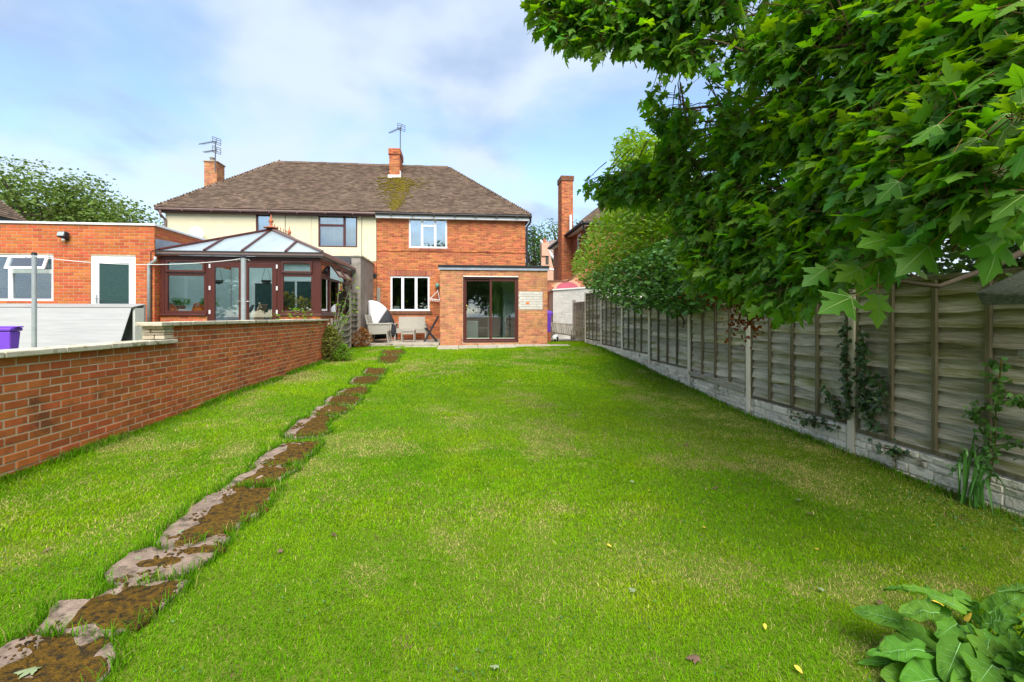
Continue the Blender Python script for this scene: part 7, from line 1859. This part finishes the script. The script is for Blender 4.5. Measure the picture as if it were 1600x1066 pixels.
# ---------------------------------------------------------------- broad-leaved plant, bottom right
pc_ = on_ground(1565, 1110)
bp_ = root('broad_leaf_plant', pc_, 'clump of large soft green leaves with two yellow fallen leaves', 'plant')
def broad_leaf(parent, base, direc, nrm, ln, wd, m, teeth=.03, seed=0, name='leaf', lobes=0):
    y = Vector(direc).normalized(); x = y.cross(Vector(nrm)).normalized(); z = x.cross(y); n, k = 14, 5; mb = MB()
    for i in range(n + 1):
        t = i / n; w = wd * (math.sin(math.pi * min(1, t * .93 + .07)) ** .62) * (1 - .25 * t)
        if lobes: w *= 1 + .38 * math.sin(t * math.pi * 2 * lobes + 1.0)
        if i % 2: w *= 1 - teeth
        for j in range(-k, k + 1):
            s = j / k
            lift = .22 * abs(s) * w - .16 * ln * t * t + .006 * math.cos(i * math.pi) * abs(s) * (1 if abs(s) < .95 else .2) + .02 * mnoise.noise((t * 4, s * 2, seed))
            p = Vector(base) + y * (ln * (t - .10 * abs(s) * (1 - t))) + x * (w * s) + z * lift
            mb.v.append(tuple(p))
    r = 2 * k + 1
    for i in range(n):
        for j in range(r - 1): a = i * r + j; mb.f.append((a, a + 1, a + r + 1, a + r))
    ob_ = mb.build(name, m, parent, smooth=True)
    vn = MB(); mid = [Vector(mb.v[i * r + k]) + z * .003 for i in range(n + 1)]
    vn.tube(mid, [.0022 * (1 - i / (n + 2)) for i in range(n + 1)], 5, caps=False)
    for i in range(2, n - 2, 2):
        for sgn in (-1, 1):
            j1 = k + sgn * 2; j2 = k + sgn * (k - 1)
            vn.tube([mid[i], Vector(mb.v[(i + 1) * r + j1]) + z * .002, Vector(mb.v[min(n, i + 2) * r + j2]) + z * .001], .0007, 4, caps=False)
    vn.build('vein', 'broad_vein', ob_)
    return ob_
# (leaf base u, v, tip u, v, distance, half width)
BL = [(1470, 1022, 1388, 1005, 2.18, .085, 0), (1482, 1022, 1400, 960, 2.28, .080, 0), (1455, 950, 1452, 916, 2.50, .024, 0), (1440, 1035, 1352, 1026, 2.22, .035, 0), (1500, 1010, 1520, 1056, 2.10, .085, 0), (1500, 1005, 1478, 1060, 2.08, .07, 0),
      (1535, 958, 1500, 920, 2.42, .075, 0), (1545, 958, 1600, 928, 2.42, .06, 0), (1560, 925, 1625, 913, 2.6, .05, 0), (1500, 945, 1484, 930, 2.5, .05, 0), (1530, 985, 1560, 1010, 2.2, .07, 2), (1540, 975, 1590, 965, 2.25, .075, 2), (1495, 975, 1470, 990, 2.3, .065, 2), (1505, 960, 1525, 945, 2.38, .06, 2),
      (1560, 1010, 1600, 1000, 2.15, .075, 2), (1570, 1030, 1560, 1062, 2.05, .08, 2), (1590, 1030, 1640, 1040, 2.0, .08, 2), (1600, 985, 1660, 990, 2.15, .08, 2), (1480, 1060, 1420, 1062, 2.05, .09, 0), (1450, 1080, 1392, 1050, 2.1, .085, 0), (1530, 1075, 1500, 1085, 2.0, .09, 0), (1580, 1070, 1620, 1085, 1.98, .09, 0), (1620, 1010, 1690, 1050, 2.0, .09, 2), (1440, 990, 1408, 975, 2.3, .06, 0), (1610, 950, 1670, 935, 2.35, .08, 0), (1550, 1040, 1530, 1066, 2.0, .08, 2), (1545, 1000, 1540, 1040, 2.1, .07, 2), (1595, 1005, 1600, 1045, 2.03, .08, 2)]
for k, (u0, v0, u1, v1, d, w, lb_) in enumerate(BL):
    a, e = at_d(u0, v0, d), at_d(u1, v1, d - .10)
    if k in (2,): e = at_d(u1, v1, d + .02)
    ln = (e - a).length; ln = max(ln, w * 1.7)
    nrm = Vector((random.uniform(-.3, .3), -.45 + random.uniform(-.25, .25), .85))
    if (e - a).normalized().cross(nrm).length < .2: nrm = Vector((-.5, -.6, .6))
    broad_leaf(bp_, a, e - a, nrm, ln, w, 'leaf_broad', seed=k, lobes=lb_)
    MB().tube(curve_pts(pc_ + Vector((random.uniform(-.15, .15), random.uniform(-.1, .1), 0)), a, .03, 4, .01, k), [.007, .006, .005, .005, .004], 6).build('stalk', 'leaf_strap', bp_)
for k in range(22):      # lower leaves that fill the clump
    a = 2 * math.pi * random.random(); q = random.uniform(.05, .33); b0 = pc_ + Vector((q * math.cos(a), q * math.sin(a) + .05, random.uniform(.12, .34)))
    broad_leaf(bp_, b0, Vector((math.cos(a), math.sin(a), random.uniform(-.4, .2))), Vector((random.uniform(-.3, .3), random.uniform(-.5, .1), 1)), random.uniform(.14, .24), random.uniform(.05, .085), 'leaf_broad', seed=k + 60, lobes=random.choice((0, 0, 2)))
# ---------------------------------------------------------------- fallen leaves, one by one
FLv = [(1485, 958, 2.36, 'yellow', .06), (1513, 972, 2.28, 'yellow', .06)]
for k, (u, v, d, c, s) in enumerate(FLv):
    p = at_d(u, v, d - .05); me = fast_mesh('fallen_leaf', OVAL_T[0] * s * 1.4, OVAL_T[1], 'leaf_yellow'); q = place('fallen_leaf', me, None, p); q.rotation_euler = (.7 + k * .5, .4 * k, 1 + k * 2)
    tag(q, ('curled yellow leaf caught flat on the broad green leaves', 'curled yellow leaf hanging upright among the broad green leaves')[k], 'leaf')
ground_leaves = [(1241, 1039, 'yellow', .055), (1195, 974, 'yellow', .045), (1099, 824, 'yellow', .06), (1280, 859, 'yellow', .045), (1120, 760, 'brown', .085), (1070, 693, 'brown', .07), (1262, 800, 'brown', .06), (1092, 1026, 'brown', .075), (992, 923, 'pale', .06), (1283, 918, 'pale', .05), (1251, 780, 'pale', .07), (948, 850, 'yellow', .05), (990, 752, 'pale', .05), (1012, 767, 'yellow', .045), (521, 832, 'brown', .05), (779, 1040, 'pale', .055), (236, 714, 'pale', .05), (925, 604, 'brown', .08), (958, 600, 'pale', .08), (286, 827, 'pale', .075), (216, 869, 'pale', .085), (58, 1045, 'pale', .11), (436, 858, 'brown', .05), (1371, 938, 'brown', .05), (1180, 720, 'pale', .05), (1455, 820, 'yellow', .04), (1477, 785, 'yellow', .035), (76, 855, 'brown', .05)]
desc = {'yellow': 'small yellow fallen leaf lying on the lawn', 'brown': 'curled brown fallen leaf lying on the lawn', 'pale': 'pale upturned fallen leaf lying on the lawn'}
for k, (u, v, c, s) in enumerate(ground_leaves):
    s *= .72; p = on_ground(u, v, .03); T_ = MAPLE_T if c != 'yellow' else OVAL_T
    me = fast_mesh('fallen_leaf', T_[0] * s * np.array([1, 1, 2.2 if c == 'brown' else 1.2]), T_[1], 'leaf_' + c); q = place('fallen_leaf', me, None, p)
    q.rotation_euler = (random.uniform(-.3, .3), random.uniform(-.3, .3), random.uniform(0, 6.28))
    on_slab = k in (19, 20, 21)
    tag(q, ('pale fallen leaf lying on the mossy path slab' if on_slab else desc[c]), 'leaf', ('pale leaves on the path slabs' if on_slab else c + ' leaves on the lawn'))

# ================================================================== GRASS
def grass_noise(x, y, s, seed):
    """cheap smooth value noise"""
    r = np.random.default_rng(seed); T = r.uniform(0, 1, (64, 64)); X, Y = x * s + 100, y * s + 100
    i, j = np.floor(X).astype(int), np.floor(Y).astype(int); a, b = X - i, Y - j; a, b = a * a * (3 - 2 * a), b * b * (3 - 2 * b)
    g = lambda p, q: T[p % 64, q % 64]
    return (g(i, j) * (1 - a) + g(i + 1, j) * a) * (1 - b) + (g(i, j + 1) * (1 - a) + g(i + 1, j + 1) * a) * b
def fbm(x, y, s, seed): return (grass_noise(x, y, s, seed) * .5 + grass_noise(x, y, s * 2.1, seed + 1) * .3 + grass_noise(x, y, s * 4.3, seed + 2) * .2)
def in_view(x, y, pad=.35):
    zc = x * math.sin(YAW) + y * math.cos(YAW); xr = x * math.cos(YAW) - y * math.sin(YAW)
    return (np.abs(xr) < zc * (800 / FPX) + pad) & (zc > 1.2)
def slab_mask(x, y):
    m = np.zeros(len(x), bool)
    for s in SLAB_XY:
        mn, mx_ = s.min(0) - .02, s.max(0) + .02
        c = (x > mn[0]) & (x < mx_[0]) & (y > mn[1]) & (y < mx_[1])
        if c.any():
            idx = np.where(c)[0]; m[idx] |= in_poly(x[idx], y[idx], s)
    return m
def blades(y0, y1, density, h_lo, h_hi, w, seg, pad=.5):
    n = int(8.6 * (y1 - y0) * density); x = rng.uniform(-4.15, 4.42, n); y = rng.uniform(y0, y1, n)
    k = in_view(x, y, pad) & (x > wall_x(y) + .005); x, y = x[k], y[k]
    k = ~slab_mask(x, y); x, y = x[k], y[k]
    bare = fbm(x, y, 1.4, 77)
    # worn straw patches and thin growth near the fence
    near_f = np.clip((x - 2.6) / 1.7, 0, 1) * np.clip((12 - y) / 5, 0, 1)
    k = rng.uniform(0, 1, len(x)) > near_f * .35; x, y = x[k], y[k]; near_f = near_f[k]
    n = len(x); big = fbm(x, y, .55, 5); mid = fbm(x, y, 1.9, 9); fine = fbm(x, y, 7, 15)
    dry = np.clip((fbm(x, y, .9, 31) - .50) * 4.5, 0, 1) * np.clip((fbm(x, y, 3.5, 41) - .30) * 2.4, 0, 1)
    # the straw-coloured patches beside the far end of the wall and the scorched tuft mid-lawn
    for (u, v, rx, ry, a) in ((640, 566, .75, .5, 1.0), (450, 592, .8, .7, 1.2), (585, 561, .55, .3, 1.2), (470, 585, .5, .5, 1.2), (768, 801, .11, .07, 1.3), (1010, 870, .5, .35, .5), (1100, 700, .5, .6, .5), (1060, 670, .6, .5, .4), (690, 800, .5, .3, .25), (870, 900, .6, .4, .35), (960, 690, .5, .5, .3)):
        c = on_ground(u if u != 640 else 520, v); dry = np.maximum(dry, a * np.exp(-(((x - c.x) / rx) ** 2 + ((y - c.y) / ry) ** 2) * 1.5))
    dry = np.clip(dry + near_f * .25 * mid, 0, 1.2)
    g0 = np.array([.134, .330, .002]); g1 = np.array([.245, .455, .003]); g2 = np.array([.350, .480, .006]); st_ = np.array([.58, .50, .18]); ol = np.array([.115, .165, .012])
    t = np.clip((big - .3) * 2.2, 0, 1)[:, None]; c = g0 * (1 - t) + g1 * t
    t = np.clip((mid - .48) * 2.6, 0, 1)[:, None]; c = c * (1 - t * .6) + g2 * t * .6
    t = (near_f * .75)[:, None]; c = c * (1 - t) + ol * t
    isdry = (rng.uniform(0, 1, n) < dry * .8 + .03)
    c = np.where(isdry[:, None], st_ * rng.uniform(.6, 1.15, n)[:, None], c)
    c = c * (rng.uniform(.72, 1.28, n)[:, None]) * (0.85 + .3 * fine[:, None])
    z = gz_np(x, y); h = rng.uniform(h_lo, h_hi, n) * np.where(rng.uniform(0, 1, n) < .025, 1.7, 1) * (1 - .35 * np.clip(dry, 0, 1)) * (.8 + .4 * mid)
    # unmown fringe: wall foot, fence foot, path edges
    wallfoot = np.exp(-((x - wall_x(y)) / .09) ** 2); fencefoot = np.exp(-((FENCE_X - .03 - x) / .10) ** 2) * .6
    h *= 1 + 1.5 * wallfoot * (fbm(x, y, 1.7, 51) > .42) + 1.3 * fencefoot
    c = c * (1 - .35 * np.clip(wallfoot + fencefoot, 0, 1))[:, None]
    a = rng.uniform(0, 2 * np.pi, n); ln = rng.uniform(.3, 1.7, n) * h
    dx_, dy_ = np.cos(a), np.sin(a); wx, wy = -dy_ * w * rng.uniform(.7, 1.3, n), dx_ * w * rng.uniform(.7, 1.3, n)
    B = np.stack([x, y, z - .004], 1); Wv = np.stack([wx, wy, np.zeros(n)], 1)
    tip = B + np.stack([dx_ * ln, dy_ * ln, h], 1)
    if seg == 1:
        V = np.stack([B - Wv, B + Wv, tip], 1).reshape(-1, 3); F = np.arange(3 * n).reshape(-1, 3); per = 3
        shade = np.tile(np.array([.75, .75, 1.1]), n)
    else:
        midp = B + np.stack([dx_ * ln * .32, dy_ * ln * .32, h * .62], 1)
        V = np.stack([B - Wv, B + Wv, midp - Wv * .8, midp + Wv * .8, tip], 1).reshape(-1, 3); k5 = np.arange(n)[:, None] * 5
        F = np.concatenate([k5 + np.array([0, 1, 3]), k5 + np.array([0, 3, 2]), k5 + np.array([2, 3, 4])], 0); per = 5
        shade = np.ones(n * 5)
    C_ = np.repeat(c, per, 0)
    if seg == 1: shade = np.ones(n * 3)
    C_ = np.concatenate([C_ * shade[:, None], np.ones((n * per, 1))], 1)
    return V, F, C_
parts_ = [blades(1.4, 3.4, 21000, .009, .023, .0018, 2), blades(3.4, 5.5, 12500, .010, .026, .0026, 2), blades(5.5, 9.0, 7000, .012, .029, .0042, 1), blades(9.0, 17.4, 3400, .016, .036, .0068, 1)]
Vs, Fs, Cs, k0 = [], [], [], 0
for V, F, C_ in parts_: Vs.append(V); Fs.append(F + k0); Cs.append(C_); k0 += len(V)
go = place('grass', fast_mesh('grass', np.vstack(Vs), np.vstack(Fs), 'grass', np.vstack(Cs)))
tag(go, 'short mown green lawn grass with straw-coloured patches', 'grass', kind='stuff')
# taller tufts along the path's left edge and the foot of the wall
TP = []
for si, s in enumerate(SLAB_XY[:14]):
    n = len(s)
    for k in range(0, n):
        p = s[k]; q = s[(k + 1) % n]
        for _ in range(22 if si < 7 else 10):
            t = rng.uniform(); TP.append(p * (1 - t) + q * t + rng.normal(0, .018 if si > 3 else .028, 2))
for _ in range(5200):
    y = rng.uniform(3.2, 13.2); 
    if fbm(np.array([0.]), np.array([y]), 1.3, 91)[0] > .40: TP.append(np.array([wall_x(y) + abs(rng.normal(0, .075)) + .01, y]))
for _ in range(3800):
    y = rng.uniform(2.4, 14.5); TP.append(np.array([FENCE_X - .05 - abs(rng.normal(0, .10)), y]))
TP = np.array(TP); ins = slab_mask(TP[:, 0], TP[:, 1]); TP = TP[~ins | (rng.uniform(0, 1, len(TP)) < .12)]
n = len(TP); x, y = TP[:, 0], TP[:, 1]; z = gz_np(x, y); h = rng.uniform(.035, .105, n); a = rng.uniform(0, 2 * np.pi, n); ln = rng.uniform(.3, 1.0, n) * h
w = np.interp(y, [2, 8, 15], [.0022, .0035, .006]); dx_, dy_ = np.cos(a), np.sin(a); Wv = np.stack([-dy_ * w, dx_ * w, np.zeros(n)], 1); B = np.stack([x, y, z - .004], 1)
midp = B + np.stack([dx_ * ln * .35, dy_ * ln * .35, h * .65], 1); tip = B + np.stack([dx_ * ln, dy_ * ln, h * .9], 1)
V = np.stack([B - Wv, B + Wv, midp - Wv * .8, midp + Wv * .8, tip], 1).reshape(-1, 3); k5 = np.arange(n)[:, None] * 5
F = np.concatenate([k5 + np.array([0, 1, 3]), k5 + np.array([0, 3, 2]), k5 + np.array([2, 3, 4])], 0)
cc = np.where((rng.uniform(0, 1, n) < .07)[:, None], np.array([.40, .34, .12]), np.array([.105, .270, .006])) * rng.uniform(.6, 1.35, n)[:, None]
to = place('grass_tufts', fast_mesh('grass_tufts', V, F, 'grass', np.concatenate([np.repeat(cc, 5, 0), np.ones((5 * n, 1))], 1)))
tag(to, 'longer uncut grass along the wall foot, fence foot and path edges', 'grass', kind='stuff')
# small round-leaved weeds among the thin grass by the fence and wall
n = 2600; y = rng.uniform(2.2, 12, n); side = rng.uniform(0, 1, n) < .75
x = np.where(side, FENCE_X - .08 - np.abs(rng.normal(0, .55, n)), wall_x(y) + .03 + np.abs(rng.normal(0, .12, n)))
P = np.stack([x, y, gz_np(x, y) + rng.uniform(.01, .04, n)], 1); k = fbm(x, y, 2.2, 63) > .47; P = P[k]
v, f = scatter(OVAL_T[0], OVAL_T[1], P, leaf_cloud(P, OVAL_T, .03, 1.3, 0, jit=.4), rng.uniform(.015, .04, len(P)))
n = 16000; x2 = rng.uniform(-3.8, 4.3, n); y2 = rng.uniform(1.6, 9, n); k = (fbm(x2, y2, 1.3, 163) > .60) & ~slab_mask(x2, y2) & (x2 > wall_x(y2) + .03)
P2 = np.stack([x2[k], y2[k], gz_np(x2[k], y2[k]) + rng.uniform(.012, .030, k.sum())], 1)
v2, f2 = scatter(OVAL_T[0] * np.array([1.5, 1, 1]), OVAL_T[1], P2, leaf_cloud(P2, OVAL_T, .02, 1.3, 0, jit=.35), rng.uniform(.008, .017, len(P2))); f = np.vstack([f, f2 + len(v)]); v = np.vstack([v, v2])
wo_ = place('ground_weeds', fast_mesh('ground_weeds', v, f, 'leaf_strap')); tag(wo_, 'small round-leaved weeds creeping through thin grass by the fence', 'weeds', kind='stuff')
